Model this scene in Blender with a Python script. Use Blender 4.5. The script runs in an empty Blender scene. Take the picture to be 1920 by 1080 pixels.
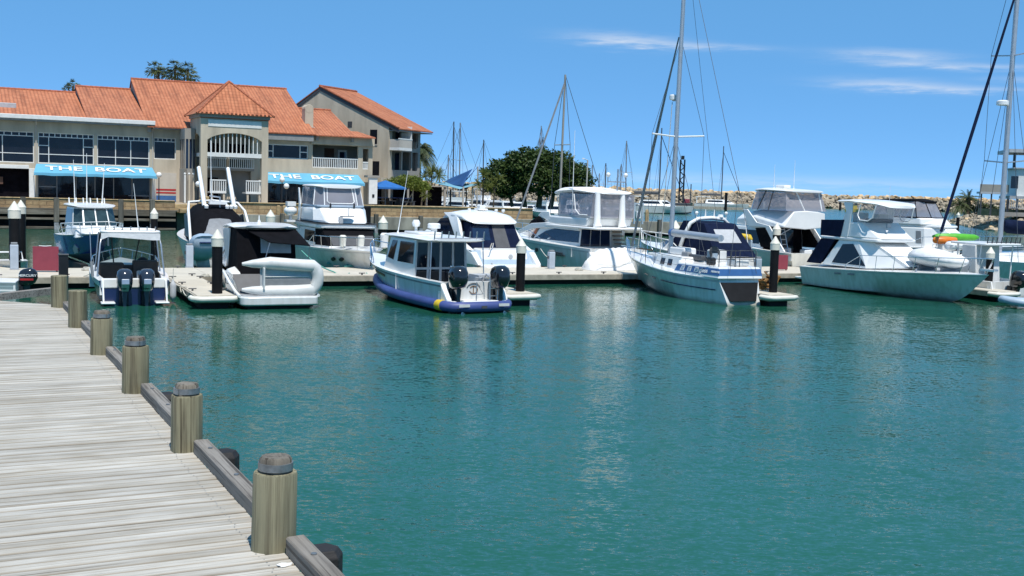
import bpy, bmesh, math, random
from mathutils import Vector, Matrix

SC = bpy.context.scene
COL = SC.collection
PI = math.pi
rad = math.radians
V = Vector

# ------------------------------------------------------------------ camera, world, sun, exposure
CAM_H = 4.2
CAM_F = 2100.0 / 1920.0
PITCH, ROLL = math.atan(188 / 2100.0), 0.030
_fw = V((0, math.cos(PITCH), -math.sin(PITCH)))
_r0, _u0 = V((1, 0, 0)), V((0, math.sin(PITCH), math.cos(PITCH)))
_rt = _r0 * math.cos(ROLL) + _u0 * math.sin(ROLL)
_up = _u0 * math.cos(ROLL) - _r0 * math.sin(ROLL)
cam_d = bpy.data.cameras.new('camera')
cam_d.sensor_width = 36.0
cam_d.lens = 36.0 * CAM_F
cam_d.clip_start, cam_d.clip_end = 0.1, 20000.0
cam = bpy.data.objects.new('camera', cam_d)
COL.objects.link(cam)
cam.matrix_world = Matrix(((_rt.x, _up.x, -_fw.x, 0), (_rt.y, _up.y, -_fw.y, 0), (_rt.z, _up.z, -_fw.z, CAM_H), (0, 0, 0, 1)))
SC.camera = cam

SUN_EL, SUN_DIR = rad(65), V((0.36, -0.93, 0)).normalized()
to_sun = SUN_DIR * math.cos(SUN_EL) + V((0, 0, math.sin(SUN_EL)))
sun_d = bpy.data.lights.new('sun', 'SUN')
sun_d.energy, sun_d.angle, sun_d.color = 4.6, rad(0.53), (1.0, 0.955, 0.89)
sun = bpy.data.objects.new('sun', sun_d)
COL.objects.link(sun)
sun.rotation_euler = to_sun.to_track_quat('Z', 'Y').to_euler()
sun.location = (0, 0, 60)

world = bpy.data.worlds.new('World')
SC.world = world
world.use_nodes = True
wn, wl = world.node_tree.nodes, world.node_tree.links
wn.clear()
sky = wn.new('ShaderNodeTexSky')
sky.sky_type = 'NISHITA'
sky.sun_disc = False
sky.sun_elevation = SUN_EL
sky.sun_rotation = math.atan2(SUN_DIR.x, SUN_DIR.y)
sky.altitude, sky.air_density, sky.dust_density, sky.ozone_density = 1500, 0.35, 0.0, 8.0
tc = wn.new('ShaderNodeTexCoord')


def wmath(op, a, b=None, c=None):
    n = wn.new('ShaderNodeMath')
    n.operation = op
    for i, x in enumerate((a, b, c)):
        if x is None:
            continue
        if isinstance(x, (int, float)):
            n.inputs[i].default_value = x
        else:
            wl.new(x, n.inputs[i])
    return n.outputs[0]


# thin streaks of cirrus, laid out by azimuth and elevation, torn by noise
sep = wn.new('ShaderNodeSeparateXYZ')
wl.new(tc.outputs['Generated'], sep.inputs[0])
azim = wmath('ARCTAN2', sep.outputs[0], sep.outputs[1])
elev = wmath('ARCSINE', sep.outputs[2])
cmb = wn.new('ShaderNodeCombineXYZ')
wl.new(wmath('MULTIPLY', azim, 14.0), cmb.inputs[0])
wl.new(wmath('MULTIPLY', elev, 120.0), cmb.inputs[1])
nz = wn.new('ShaderNodeTexNoise')
nz.inputs['Scale'].default_value, nz.inputs['Detail'].default_value, nz.inputs['Roughness'].default_value = 2.2, 6.0, 0.62
wl.new(cmb.outputs[0], nz.inputs['Vector'])
wob = wmath('SUBTRACT', nz.outputs['Fac'], 0.5)
tot = None
# azimuth, elevation, half length, half height, density, slope
for (a0, e0, ha, he, dn, sl) in [(0.094, 0.1305, 0.050, 0.0058, 0.72, -0.05), (0.165, 0.1265, 0.055, 0.0030, 0.40, -0.03),
                                 (0.318, 0.1200, 0.050, 0.0042, 0.52, -0.05), (0.335, 0.1120, 0.060, 0.0036, 0.46, -0.06), (0.40, 0.1090, 0.05, 0.0026, 0.3, -0.03),
                                 (0.320, 0.0945, 0.055, 0.0052, 0.66, -0.045), (0.390, 0.0905, 0.045, 0.0030, 0.42, -0.03), (0.425, 0.0985, 0.04, 0.0026, 0.3, -0.03),
                                 (0.16, 0.012, 0.20, 0.006, 0.22, 0.0), (0.40, 0.013, 0.24, 0.005, 0.2, 0.0), (-0.05, 0.016, 0.1, 0.005, 0.16, 0.0)]:
    da = wmath('DIVIDE', wmath('SUBTRACT', azim, a0), ha)
    ec = wmath('ADD', wmath('MULTIPLY', wmath('SUBTRACT', azim, a0), sl), e0)
    de = wmath('DIVIDE', wmath('ADD', wmath('SUBTRACT', elev, ec), wmath('MULTIPLY', wob, he * 2.4)), he)
    r2 = wmath('ADD', wmath('MULTIPLY', da, da), wmath('MULTIPLY', de, de))
    g = wmath('MULTIPLY', wmath('EXPONENT', wmath('MULTIPLY', r2, -1.3)), wmath('MULTIPLY', wmath('SUBTRACT', wmath('MULTIPLY', nz.outputs['Fac'], 2.2), 0.35), dn * 0.8))
    tot = g if tot is None else wmath('ADD', tot, g)
cl = wn.new('ShaderNodeClamp')
cl.inputs['Max'].default_value = 0.8
wl.new(tot, cl.inputs['Value'])
hs = wn.new('ShaderNodeMixRGB')          # even out the sky towards the deep blue the photograph has
hs.inputs[0].default_value = 0.5
hs.inputs[2].default_value = (1.75, 5.5, 10.4, 1)
wl.new(sky.outputs[0], hs.inputs[1])
mixc = wn.new('ShaderNodeMixRGB')
mixc.inputs[2].default_value = (7.6, 7.9, 8.3, 1)
wl.new(cl.outputs[0], mixc.inputs[0])
wl.new(hs.outputs[0], mixc.inputs[1])
bg = wn.new('ShaderNodeBackground')
bg.inputs['Strength'].default_value = 0.10
wl.new(mixc.outputs[0], bg.inputs['Color'])
wo = wn.new('ShaderNodeOutputWorld')
wl.new(bg.outputs[0], wo.inputs['Surface'])

SC.view_settings.view_transform = 'Standard'
SC.view_settings.look = 'None'
SC.view_settings.exposure = 0.18
SC.view_settings.gamma = 1.0
SC.view_settings.use_curve_mapping = False
SC.render.engine = 'CYCLES'
SC.cycles.use_denoising = True
SC.cycles.max_bounces = 8
SC.cycles.transparent_max_bounces = 16
SC.cycles.caustics_reflective = False
SC.cycles.caustics_refractive = False


# ------------------------------------------------------------------ helpers
def W(px, py, z=0.0):
    """the point of the level plane z seen at a spot of the 1920 x 1080 photograph"""
    d = _fw + _rt * ((px - 960) / 2100.0) - _up * ((py - 540) / 2100.0)
    return V((0, 0, CAM_H)) + d * ((z - CAM_H) / d.z)


def D(px, py, y):
    d = _fw + _rt * ((px - 960) / 2100.0) - _up * ((py - 540) / 2100.0)
    return V((0, 0, CAM_H)) + d * (y / d.y)


def pxm(y):
    return 2100.0 / y


class MB:
    """collects shapes and links them as one mesh object"""

    def __init__(s):
        s.v, s.f, s.m, s.uv, s.names = [], [], [], [], []

    def mi(s, mat):
        if mat not in s.names:
            s.names.append(mat)
        return s.names.index(mat)

    def add(s, vs, fs, mat='white', uvs=None):
        o = len(s.v)
        s.v += [tuple(p) for p in vs]
        k = s.mi(mat)
        for i, f in enumerate(fs):
            s.f.append([o + j for j in f])
            s.m.append(k)
            s.uv.append(uvs[i] if uvs else None)
        return s

    def box(s, x0, x1, y0, y1, z0, z1, mat='white'):
        if x0 > x1: x0, x1 = x1, x0
        if y0 > y1: y0, y1 = y1, y0
        vs = [(x, y, z) for z in (z0, z1) for (x, y) in ((x0, y0), (x1, y0), (x1, y1), (x0, y1))]
        return s.add(vs, [(3, 2, 1, 0), (4, 5, 6, 7), (0, 1, 5, 4), (1, 2, 6, 5), (2, 3, 7, 6), (3, 0, 4, 7)], mat)

    def obox(s, c, ax, ay, az, mat='white'):
        """box round c with half axes ax, ay, az"""
        c, ax, ay, az = V(c), V(ax), V(ay), V(az)
        vs = [c + ax * i + ay * j + az * k for k in (-1, 1) for (i, j) in ((-1, -1), (1, -1), (1, 1), (-1, 1))]
        return s.add(vs, [(3, 2, 1, 0), (4, 5, 6, 7), (0, 1, 5, 4), (1, 2, 6, 5), (2, 3, 7, 6), (3, 0, 4, 7)], mat)

    def tube(s, pts, r, n=6, mat='white', caps=True):
        pts = [V(p) for p in pts]
        rs = r if isinstance(r, (list, tuple)) else [r] * len(pts)
        t0 = (pts[1] - pts[0]).normalized()
        nrm = t0.orthogonal().normalized()
        rings = []
        for i, p in enumerate(pts):
            a = pts[max(i - 1, 0)]
            b = pts[min(i + 1, len(pts) - 1)]
            t = (b - a).normalized()
            nrm = (nrm - t * nrm.dot(t))
            nrm = nrm.normalized() if nrm.length > 1e-6 else t.orthogonal().normalized()
            bn = t.cross(nrm)
            rings.append([p + (nrm * math.cos(2 * PI * k / n) + bn * math.sin(2 * PI * k / n)) * rs[i] for k in range(n)])
        return s.loft(rings, mat, caps=caps)

    def loft(s, rings, mat='white', caps=True, closed=True):
        n = len(rings[0])
        vs = [p for r in rings for p in r]
        fs = []
        for i in range(len(rings) - 1):
            for k in range(n if closed else n - 1):
                k2 = (k + 1) % n
                fs.append((i * n + k, i * n + k2, (i + 1) * n + k2, (i + 1) * n + k))
        if caps:
            fs.append(tuple(reversed(range(n))))
            fs.append(tuple((len(rings) - 1) * n + k for k in range(n)))
        return s.add(vs, fs, mat)

    def lathe(s, prof, c=(0, 0, 0), n=12, mat='white', axis='z', caps=True):
        rings = []
        for r, h in prof:
            ring = []
            for k in range(n):
                a = 2 * PI * k / n
                p = (r * math.cos(a), r * math.sin(a), h)
                if axis == 'x': p = (p[2], p[0], p[1])
                if axis == 'y': p = (p[1], p[2], p[0])
                ring.append(V(p) + V(c))
            rings.append(ring)
        return s.loft(rings, mat, caps)

    def ball(s, c, r, mat='white', n=10, m=6, sz=1.0):
        prof = [(max(r * math.sin(PI * i / m), 1e-3), -r * sz * math.cos(PI * i / m)) for i in range(m + 1)]
        return s.lathe(prof, c, n, mat)

    def prism(s, poly, axis, a, b, mat='white'):
        """extrude a 2-D outline along an axis: axis 'y' takes (x, z), 'x' takes (y, z), 'z' takes (x, y)"""
        def mk(p, t):
            return (p[0], t, p[1]) if axis == 'y' else (t, p[0], p[1]) if axis == 'x' else (p[0], p[1], t)
        n = len(poly)
        vs = [mk(p, a) for p in poly] + [mk(p, b) for p in poly]
        fs = [tuple(range(n)), tuple(reversed(range(n, 2 * n)))] + [((i + 1) % n, i, n + i, n + (i + 1) % n) for i in range(n)]
        return s.add(vs, fs, mat)

    def panel(s, q, uvs, mat, off=0.012, back=0.01):
        """a thin plate lying proud on the quad q = [bottom left, bottom right, top right, top left] seen from outside"""
        q = [V(p) for p in q]
        nr = (q[1] - q[0]).cross(q[3] - q[0])
        if nr.length < 1e-9:
            nr = (q[2] - q[1]).cross(q[3] - q[1])
        nr.normalize()
        pts = []
        for (u, v) in uvs:
            pts.append((q[0] * (1 - u) + q[1] * u) * (1 - v) + (q[3] * (1 - u) + q[2] * u) * v)
        n = len(pts)
        vs = [p + nr * off for p in pts] + [p - nr * back for p in pts]
        fs = [tuple(range(n))] + [(i, n + i, n + (i + 1) % n, (i + 1) % n) for i in range(n)]
        return s.add(vs, fs, mat)

    def build(s, name, parent=None, bevel=0, smooth=None, seg=2, mats=None, tri=False):
        me = bpy.data.meshes.new(name)
        me.from_pydata(s.v, [], s.f)
        for nm in s.names:
            me.materials.append(M(nm))
        me.polygons.foreach_set('material_index', s.m)
        if any(u is not None for u in s.uv):
            ul = me.uv_layers.new(name='UVMap')
            k = 0
            for f, u in zip(s.f, s.uv):
                for j in range(len(f)):
                    ul.data[k].uv = u[j] if u else (0, 0)
                    k += 1
        me.update()
        bm = bmesh.new()
        bm.from_mesh(me)
        bmesh.ops.recalc_face_normals(bm, faces=bm.faces)
        bm.to_mesh(me)
        bm.free()
        if smooth is not None:
            me.shade_smooth()
            me.set_sharp_from_angle(angle=rad(smooth))
        o = bpy.data.objects.new(name, me)
        COL.objects.link(o)
        if parent is not None:
            o.parent = parent
        if bevel:
            md = o.modifiers.new('soft_edges', 'BEVEL')
            md.width, md.segments, md.limit_method, md.angle_limit = bevel, seg, 'ANGLE', rad(32)
            md.harden_normals = False
        return o


def thing(name, label, cat, loc=(0, 0, 0), rz=0.0, group=None):
    o = bpy.data.objects.new(name, None)
    o.empty_display_size = 0.3
    COL.objects.link(o)
    o.location, o.rotation_euler = loc, (0, 0, rz)
    return tag(o, label, cat, group)


def tag(o, label=None, cat=None, group=None, kind=None):
    if label: o['label'] = label
    if cat: o['category'] = cat
    if group: o['group'] = group
    if kind: o['kind'] = kind
    return o


def dup(root, loc=None, rz=None, label=None, group=None):
    r = root.copy()
    COL.objects.link(r)
    if loc is not None: r.location = loc
    if rz is not None: r.rotation_euler = (0, 0, rz)
    if label: r['label'] = label
    if group: r['group'] = group
    for ch in list(root.children):
        c = ch.copy()
        COL.objects.link(c)
        c.parent = r
        for g in list(ch.children):
            d = g.copy()
            COL.objects.link(d)
            d.parent = c
    return r


def text_obj(name, body, size, parent, mat, depth=0.004, sx=1.0, bold=0.0, align='CENTER'):
    cu = bpy.data.curves.new(name, 'FONT')
    cu.body, cu.size, cu.extrude, cu.offset = body, size, depth, bold
    cu.align_x, cu.align_y = align, 'CENTER'
    o = bpy.data.objects.new(name, cu)
    COL.objects.link(o)
    bpy.context.view_layer.update()
    me = bpy.data.meshes.new_from_object(o.evaluated_get(bpy.context.evaluated_depsgraph_get()))
    bpy.data.objects.remove(o)
    me.materials.clear()
    me.materials.append(M(mat))
    o = bpy.data.objects.new(name, me)
    COL.objects.link(o)
    o.parent = parent
    o.scale = (sx, 1, 1)
    return o


# ------------------------------------------------------------------ materials
_mats = {}
_defs = {}


def M(name):
    if name not in _mats:
        _mats[name] = _defs[name](name)
    return _mats[name]


def _new(name):
    m = bpy.data.materials.new(name)
    m.use_nodes = True
    nt = m.node_tree
    return m, nt.nodes, nt.links, nt.nodes['Principled BSDF']


def pbr(name, col, rough=0.5, metal=0.0, var=0.12, scale=3.0, bump=0.0, bscale=40.0, spec=0.5, coat=0.0, tint=None, stretch=None, rand=0.0, detail=4.0):
    """plain surface: base colour broken up by two sizes of noise, fine relief"""
    def make(nm):
        m, n, l, b = _new(nm)
        b.inputs['Roughness'].default_value = rough
        b.inputs['Metallic'].default_value = metal
        b.inputs['Specular IOR Level'].default_value = spec
        b.inputs['Coat Weight'].default_value = coat
        t = n.new('ShaderNodeTexCoord')
        mp = n.new('ShaderNodeMapping')
        if stretch: mp.inputs['Scale'].default_value = stretch
        l.new(t.outputs['Object'], mp.inputs['Vector'])
        vec = mp.outputs[0]
        if rand:
            oi = n.new('ShaderNodeObjectInfo')
            ad = n.new('ShaderNodeVectorMath'); ad.operation = 'ADD'
            ml = n.new('ShaderNodeVectorMath'); ml.operation = 'SCALE'; ml.inputs['Scale'].default_value = 37.0
            cx = n.new('ShaderNodeCombineXYZ')
            for i in range(3): l.new(oi.outputs['Random'], cx.inputs[i])
            l.new(cx.outputs[0], ml.inputs[0]); l.new(ml.outputs[0], ad.inputs[0]); l.new(vec, ad.inputs[1])
            vec = ad.outputs[0]
        nz = n.new('ShaderNodeTexNoise')
        nz.inputs['Scale'].default_value, nz.inputs['Detail'].default_value, nz.inputs['Roughness'].default_value = scale, detail, 0.6
        l.new(vec, nz.inputs['Vector'])
        cr = n.new('ShaderNodeValToRGB')
        c = V(col)
        t2 = V(tint) if tint else c * (1 - var * 1.6)
        cr.color_ramp.elements[0].position, cr.color_ramp.elements[1].position = 0.33, 0.67
        cr.color_ramp.elements[0].color = (*t2, 1)
        cr.color_ramp.elements[1].color = (*(c * (1 + var * 0.5)), 1)
        l.new(nz.outputs['Fac'], cr.inputs[0])
        out = cr.outputs[0]
        if rand:
            hv = n.new('ShaderNodeHueSaturation')
            mr = n.new('ShaderNodeMapRange')
            mr.inputs['To Min'].default_value, mr.inputs['To Max'].default_value = 1 - rand, 1 + rand
            l.new(oi.outputs['Random'], mr.inputs['Value'])
            l.new(mr.outputs[0], hv.inputs['Value']); l.new(out, hv.inputs['Color'])
            out = hv.outputs[0]
        l.new(out, b.inputs['Base Color'])
        if bump:
            n2 = n.new('ShaderNodeTexNoise')
            n2.inputs['Scale'].default_value, n2.inputs['Detail'].default_value = bscale, 5.0
            l.new(vec, n2.inputs['Vector'])
            bp = n.new('ShaderNodeBump')
            bp.inputs['Strength'].default_value, bp.inputs['Distance'].default_value = 1.0, bump
            l.new(n2.outputs['Fac'], bp.inputs['Height'])
            l.new(bp.outputs[0], b.inputs['Normal'])
        return m
    _defs[name] = make


def gelcoat(nm):
    """hull paint: dull streaks running down and a stained band along the waterline"""
    m, n, l, b = _new(nm)
    t = n.new('ShaderNodeTexCoord')

    def noise(sc, mp, det=4):
        q = n.new('ShaderNodeMapping'); q.inputs['Scale'].default_value = mp
        l.new(t.outputs['Object'], q.inputs['Vector'])
        z = n.new('ShaderNodeTexNoise'); z.inputs['Scale'].default_value, z.inputs['Detail'].default_value = sc, det
        l.new(q.outputs[0], z.inputs['Vector'])
        return z.outputs['Fac']
    st, sm = noise(2.2, (2.5, 2.5, 0.25)), noise(1.6, (1, 1, 1))
    r1 = n.new('ShaderNodeValToRGB')
    r1.color_ramp.elements[0].position, r1.color_ramp.elements[1].position = 0.34, 0.6
    r1.color_ramp.elements[0].color, r1.color_ramp.elements[1].color = (0.55, 0.55, 0.52, 1), (0.65, 0.66, 0.65, 1)
    l.new(st, r1.inputs[0])
    sp = n.new('ShaderNodeSeparateXYZ'); l.new(t.outputs['Object'], sp.inputs[0])
    ad = n.new('ShaderNodeMath'); ad.operation = 'MULTIPLY_ADD'
    l.new(sm, ad.inputs[0]); ad.inputs[1].default_value = 0.22; l.new(sp.outputs[2], ad.inputs[2])
    r2 = n.new('ShaderNodeMapRange')
    r2.inputs['From Min'].default_value, r2.inputs['From Max'].default_value = 0.13, 0.30
    r2.inputs['To Min'].default_value, r2.inputs['To Max'].default_value = 0.75, 0.0
    l.new(ad.outputs[0], r2.inputs['Value'])
    mx = n.new('ShaderNodeMixRGB'); mx.inputs[2].default_value = (0.20, 0.19, 0.13, 1)
    l.new(r2.outputs[0], mx.inputs[0]); l.new(r1.outputs[0], mx.inputs[1])
    l.new(mx.outputs[0], b.inputs['Base Color'])
    b.inputs['Roughness'].default_value, b.inputs['Coat Weight'].default_value = 0.24, 0.35
    return m


_defs['hull_white'] = gelcoat


def see_through(name, col, alpha, rough=0.1, tcol=(1, 1, 1)):
    """clear plastic or glass film: part of the light goes straight through, the rest is reflected and scattered"""
    def make(nm):
        m, n, l, b = _new(nm)
        b.inputs['Base Color'].default_value = (*col, 1)
        b.inputs['Roughness'].default_value = rough
        tr = n.new('ShaderNodeBsdfTransparent')
        tr.inputs[0].default_value = (*tcol, 1)
        mx = n.new('ShaderNodeMixShader')
        t = n.new('ShaderNodeTexCoord')
        nz = n.new('ShaderNodeTexNoise')
        nz.inputs['Scale'].default_value = 0.7
        l.new(t.outputs['Object'], nz.inputs['Vector'])
        mr = n.new('ShaderNodeMapRange')
        mr.inputs['From Min'].default_value, mr.inputs['From Max'].default_value = 0.3, 0.7
        mr.inputs['To Min'].default_value, mr.inputs['To Max'].default_value = alpha * 0.88, min(1, alpha * 1.1)
        l.new(nz.outputs['Fac'], mr.inputs['Value'])
        l.new(mr.outputs[0], mx.inputs[0])
        l.new(tr.outputs[0], mx.inputs[1])
        l.new(b.outputs[0], mx.inputs[2])
        l.new(mx.outputs[0], n['Material Output'].inputs[0])
        bp = n.new('ShaderNodeBump')
        bp.inputs['Strength'].default_value, bp.inputs['Distance'].default_value = 0.3, 0.03
        l.new(nz.outputs['Fac'], bp.inputs['Height'])
        l.new(bp.outputs[0], b.inputs['Normal'])
        return m
    _defs[name] = make


pbr('white', (0.80, 0.80, 0.78), 0.28, var=0.05, scale=0.9, coat=0.3)

pbr('cream', (0.72, 0.69, 0.60), 0.35, var=0.06)
pbr('offwhite', (0.62, 0.62, 0.60), 0.45, var=0.08)
pbr('cover_white', (0.74, 0.74, 0.73), 0.8, var=0.05, bump=0.05, bscale=2.5)
pbr('light_grey', (0.45, 0.46, 0.47), 0.5, var=0.1)
pbr('mid_grey', (0.22, 0.23, 0.24), 0.55, var=0.12)
pbr('dark_grey', (0.06, 0.062, 0.068), 0.5, var=0.15)
pbr('black', (0.014, 0.014, 0.016), 0.45, var=0.2)
pbr('gloss_black', (0.012, 0.013, 0.017), 0.12, var=0.1, coat=0.6)
pbr('outboard', (0.022, 0.027, 0.042), 0.16, var=0.1, coat=0.7)
pbr('outboard_silver', (0.50, 0.53, 0.58), 0.3, 0.6, var=0.08)
pbr('navy', (0.012, 0.022, 0.085), 0.25, var=0.1, coat=0.3)
pbr('hull_blue', (0.010, 0.040, 0.20), 0.25, var=0.12, coat=0.4)
pbr('collar_blue', (0.050, 0.075, 0.235), 0.5, var=0.14, scale=1.5)
pbr('canvas_navy', (0.007, 0.013, 0.038), 0.9, var=0.18, spec=0.1, bump=0.02, bscale=3)
pbr('canvas_black', (0.006, 0.006, 0.008), 0.9, var=0.2, spec=0.1, bump=0.02, bscale=3)
pbr('teal_glass', (0.03, 0.055, 0.06), 0.06, var=0.3, spec=0.7)
pbr('dark_glass', (0.006, 0.008, 0.014), 0.05, var=0.1, spec=0.6)
pbr('blue_glass', (0.012, 0.025, 0.060), 0.05, var=0.2, spec=0.7)
pbr('antifoul', (0.075, 0.085, 0.10), 0.7, var=0.2)
pbr('chrome', (0.72, 0.73, 0.75), 0.16, 1.0, var=0.05)
pbr('alloy', (0.50, 0.51, 0.53), 0.38, 0.85, var=0.08)
pbr('mast_alloy', (0.52, 0.53, 0.55), 0.4, 0.55, var=0.06)
pbr('rope', (0.55, 0.53, 0.46), 0.9, var=0.15, scale=20)
pbr('rope_green', (0.10, 0.32, 0.27), 0.9, var=0.15, scale=20)
pbr('wire', (0.10, 0.105, 0.115), 0.5, 0.3, var=0.1)
pbr('red', (0.42, 0.02, 0.02), 0.4, var=0.1)
pbr('maroon', (0.25, 0.040, 0.062), 0.6, var=0.08)
pbr('yellow', (0.65, 0.45, 0.02), 0.5, var=0.12)
pbr('orange', (0.75, 0.20, 0.02), 0.4, var=0.1)
pbr('green', (0.10, 0.42, 0.03), 0.4, var=0.1)
pbr('stripe_blue', (0.045, 0.13, 0.32), 0.4, var=0.1)
pbr('lettering_white', (0.82, 0.82, 0.80), 0.6, var=0.03)
pbr('pale_blue', (0.34, 0.43, 0.52), 0.5, var=0.08)
pbr('interior_brown', (0.05, 0.036, 0.028), 0.7, var=0.2)
pbr('teak', (0.20, 0.11, 0.05), 0.6, var=0.25, stretch=(1, 12, 1))
pbr('decking', (0.54, 0.49, 0.40), 0.8, var=0.08, scale=1.2, bump=0.004, bscale=60)
pbr('fascia', (0.40, 0.36, 0.29), 0.75, var=0.22, scale=2.5)
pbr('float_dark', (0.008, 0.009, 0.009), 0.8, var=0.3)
pbr('pile_black', (0.007, 0.007, 0.008), 0.6, var=0.3, scale=2, spec=0.2)
pbr('pile_cap', (0.68, 0.65, 0.55), 0.5, var=0.06)
pbr('pedestal', (0.42, 0.48, 0.55), 0.45, var=0.08)
see_through('vinyl', (0.36, 0.36, 0.40), 0.56, 0.12, (0.93, 0.92, 0.97))
see_through('vinyl_clear', (0.50, 0.50, 0.55), 0.26, 0.08, (0.96, 0.96, 0.97))
see_through('windscreen', (0.02, 0.03, 0.03), 0.45, 0.03, (0.75, 0.86, 0.84))

# ------------------------------------------------------------------ surface materials of the setting
def _ramp(n, l, fac, stops):
    cr = n.new('ShaderNodeValToRGB')
    el = cr.color_ramp.elements
    while len(el) < len(stops): el.new(0.5)
    for e, (p, c) in zip(el, stops):
        e.position, e.color = p, (*c, 1)
    l.new(fac, cr.inputs[0])
    return cr.outputs[0]


def _noise(n, l, vec, scale, detail=4, rough=0.6, dist=0.0):
    nz = n.new('ShaderNodeTexNoise')
    nz.inputs['Scale'].default_value, nz.inputs['Detail'].default_value = scale, detail
    nz.inputs['Roughness'].default_value, nz.inputs['Distortion'].default_value = rough, dist
    l.new(vec, nz.inputs['Vector'])
    return nz.outputs['Fac']


def _map(n, l, vec, scale=(1, 1, 1), rot=(0, 0, 0)):
    mp = n.new('ShaderNodeMapping')
    mp.inputs['Scale'].default_value, mp.inputs['Rotation'].default_value = scale, rot
    l.new(vec, mp.inputs['Vector'])
    return mp.outputs[0]


def _mul(n, l, a, b, fac=1.0):
    mx = n.new('ShaderNodeMixRGB')
    mx.blend_type = 'MULTIPLY'
    mx.inputs[0].default_value = fac
    l.new(a, mx.inputs[1])
    l.new(b, mx.inputs[2])
    return mx.outputs[0]


def _bump(n, l, h, b, dist, prev=None, strength=1.0):
    bp = n.new('ShaderNodeBump')
    bp.inputs['Strength'].default_value, bp.inputs['Distance'].default_value = strength, dist
    l.new(h, bp.inputs['Height'])
    if prev is not None: l.new(prev, bp.inputs['Normal'])
    if b is not None: l.new(bp.outputs[0], b.inputs['Normal'])
    return bp.outputs[0]


def _objvec(n, l, shift=True):
    t = n.new('ShaderNodeTexCoord')
    if not shift: return t.outputs['Object'], None
    oi = n.new('ShaderNodeObjectInfo')
    cx = n.new('ShaderNodeCombineXYZ')
    ml = n.new('ShaderNodeMath'); ml.operation = 'MULTIPLY'; ml.inputs[1].default_value = 91.0
    l.new(oi.outputs['Random'], ml.inputs[0])
    for i in range(3): l.new(ml.outputs[0], cx.inputs[i])
    ad = n.new('ShaderNodeVectorMath'); ad.operation = 'ADD'
    l.new(t.outputs['Object'], ad.inputs[0]); l.new(cx.outputs[0], ad.inputs[1])
    return ad.outputs[0], oi.outputs['Random']


def _value(n, l, col, rnd, lo, hi):
    mr = n.new('ShaderNodeMapRange')
    mr.inputs['To Min'].default_value, mr.inputs['To Max'].default_value = lo, hi
    l.new(rnd, mr.inputs['Value'])
    hv = n.new('ShaderNodeHueSaturation')
    l.new(mr.outputs[0], hv.inputs['Value']); l.new(col, hv.inputs['Color'])
    return hv.outputs[0]


def wood(name, light, dark, crack, grain_axis='x', rnd=(0.8, 1.15), crack_amt=0.57, bump=0.003, fine=1.0):
    def make(nm):
        m, n, l, b = _new(nm)
        vec, r = _objvec(n, l)
        st = {'x': (0.8, 14, 14), 'z': (14, 14, 0.6)}[grain_axis]
        st2 = {'x': (1.2, 60, 60), 'z': (45, 45, 0.9)}[grain_axis]
        g1 = _noise(n, l, _map(n, l, vec, st), 1.0 * fine, 6, 0.65, 0.4)
        g2 = _noise(n, l, _map(n, l, vec, st2), 1.0, 4, 0.7)
        pat = _noise(n, l, vec, 0.9, 3)
        c = _ramp(n, l, g1, [(0.3, dark), (0.52, light), (0.75, tuple(x * 1.12 for x in light))])
        c2 = _ramp(n, l, g2, [(0.28, tuple(x * 0.55 for x in light)), (0.5, (1, 1, 1)), (0.8, (1, 1, 1))])
        c = _mul(n, l, c, c2, 0.6)
        ck = _noise(n, l, _map(n, l, vec, tuple(x * (0.6 if x < 2 else 2.2) for x in st)), 0.9, 3, 0.5)
        c3 = _ramp(n, l, ck, [(crack_amt, (1, 1, 1)), (crack_amt + 0.06, crack), (crack_amt + 0.2, crack)])
        c = _mul(n, l, c, c3, 0.85)
        c4 = _ramp(n, l, pat, [(0.3, (0.74, 0.71, 0.66)), (0.58, (1, 1, 1))])
        c = _mul(n, l, c, c4)
        if name == 'deck_wood':      # edges of each board darkened, painting in the shade of the gaps
            tc_ = n.new('ShaderNodeTexCoord'); sx_ = n.new('ShaderNodeSeparateXYZ'); l.new(tc_.outputs['Object'], sx_.inputs[0])
            ab = n.new('ShaderNodeMath'); ab.operation = 'ABSOLUTE'; l.new(sx_.outputs[1], ab.inputs[0])
            pr_ = n.new('ShaderNodeMath'); pr_.operation = 'MULTIPLY_ADD'; l.new(g2, pr_.inputs[0]); pr_.inputs[1].default_value = 0.022; l.new(ab.outputs[0], pr_.inputs[2])
            c = _mul(n, l, c, _ramp(n, l, pr_.outputs[0], [(0.064, (1, 1, 1)), (0.072, (0.70, 0.66, 0.61)), (0.080, (0.42, 0.38, 0.34))]))
        c = _value(n, l, c, r, *rnd)
        l.new(c, b.inputs['Base Color'])
        b.inputs['Roughness'].default_value = 0.85
        _bump(n, l, g2, b, bump)
        return m
    _defs[name] = make


wood('deck_wood', (0.47, 0.445, 0.395), (0.37, 0.34, 0.29), (0.45, 0.41, 0.36), rnd=(0.84, 1.10), crack_amt=0.64)
wood('kerb_wood', (0.235, 0.215, 0.19), (0.12, 0.105, 0.09), (0.3, 0.28, 0.26), rnd=(0.85, 1.2))
wood('post_wood', (0.235, 0.215, 0.135), (0.115, 0.098, 0.06), (0.25, 0.22, 0.17), 'z', rnd=(0.82, 1.14), crack_amt=0.58, bump=0.004)
wood('post_top', (0.20, 0.175, 0.14), (0.10, 0.088, 0.07), (0.25, 0.2, 0.16), 'z', bump=0.006)
wood('wharf_wood', (0.15, 0.14, 0.115), (0.07, 0.062, 0.05), (0.3, 0.28, 0.25), 'z', rnd=(0.7, 1.3))
wood('wharf_beam', (0.19, 0.17, 0.135), (0.09, 0.08, 0.065), (0.3, 0.28, 0.25), 'x', rnd=(0.8, 1.2))
pbr('steel_band', (0.30, 0.31, 0.31), 0.45, 0.7, var=0.25, scale=9)
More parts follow.
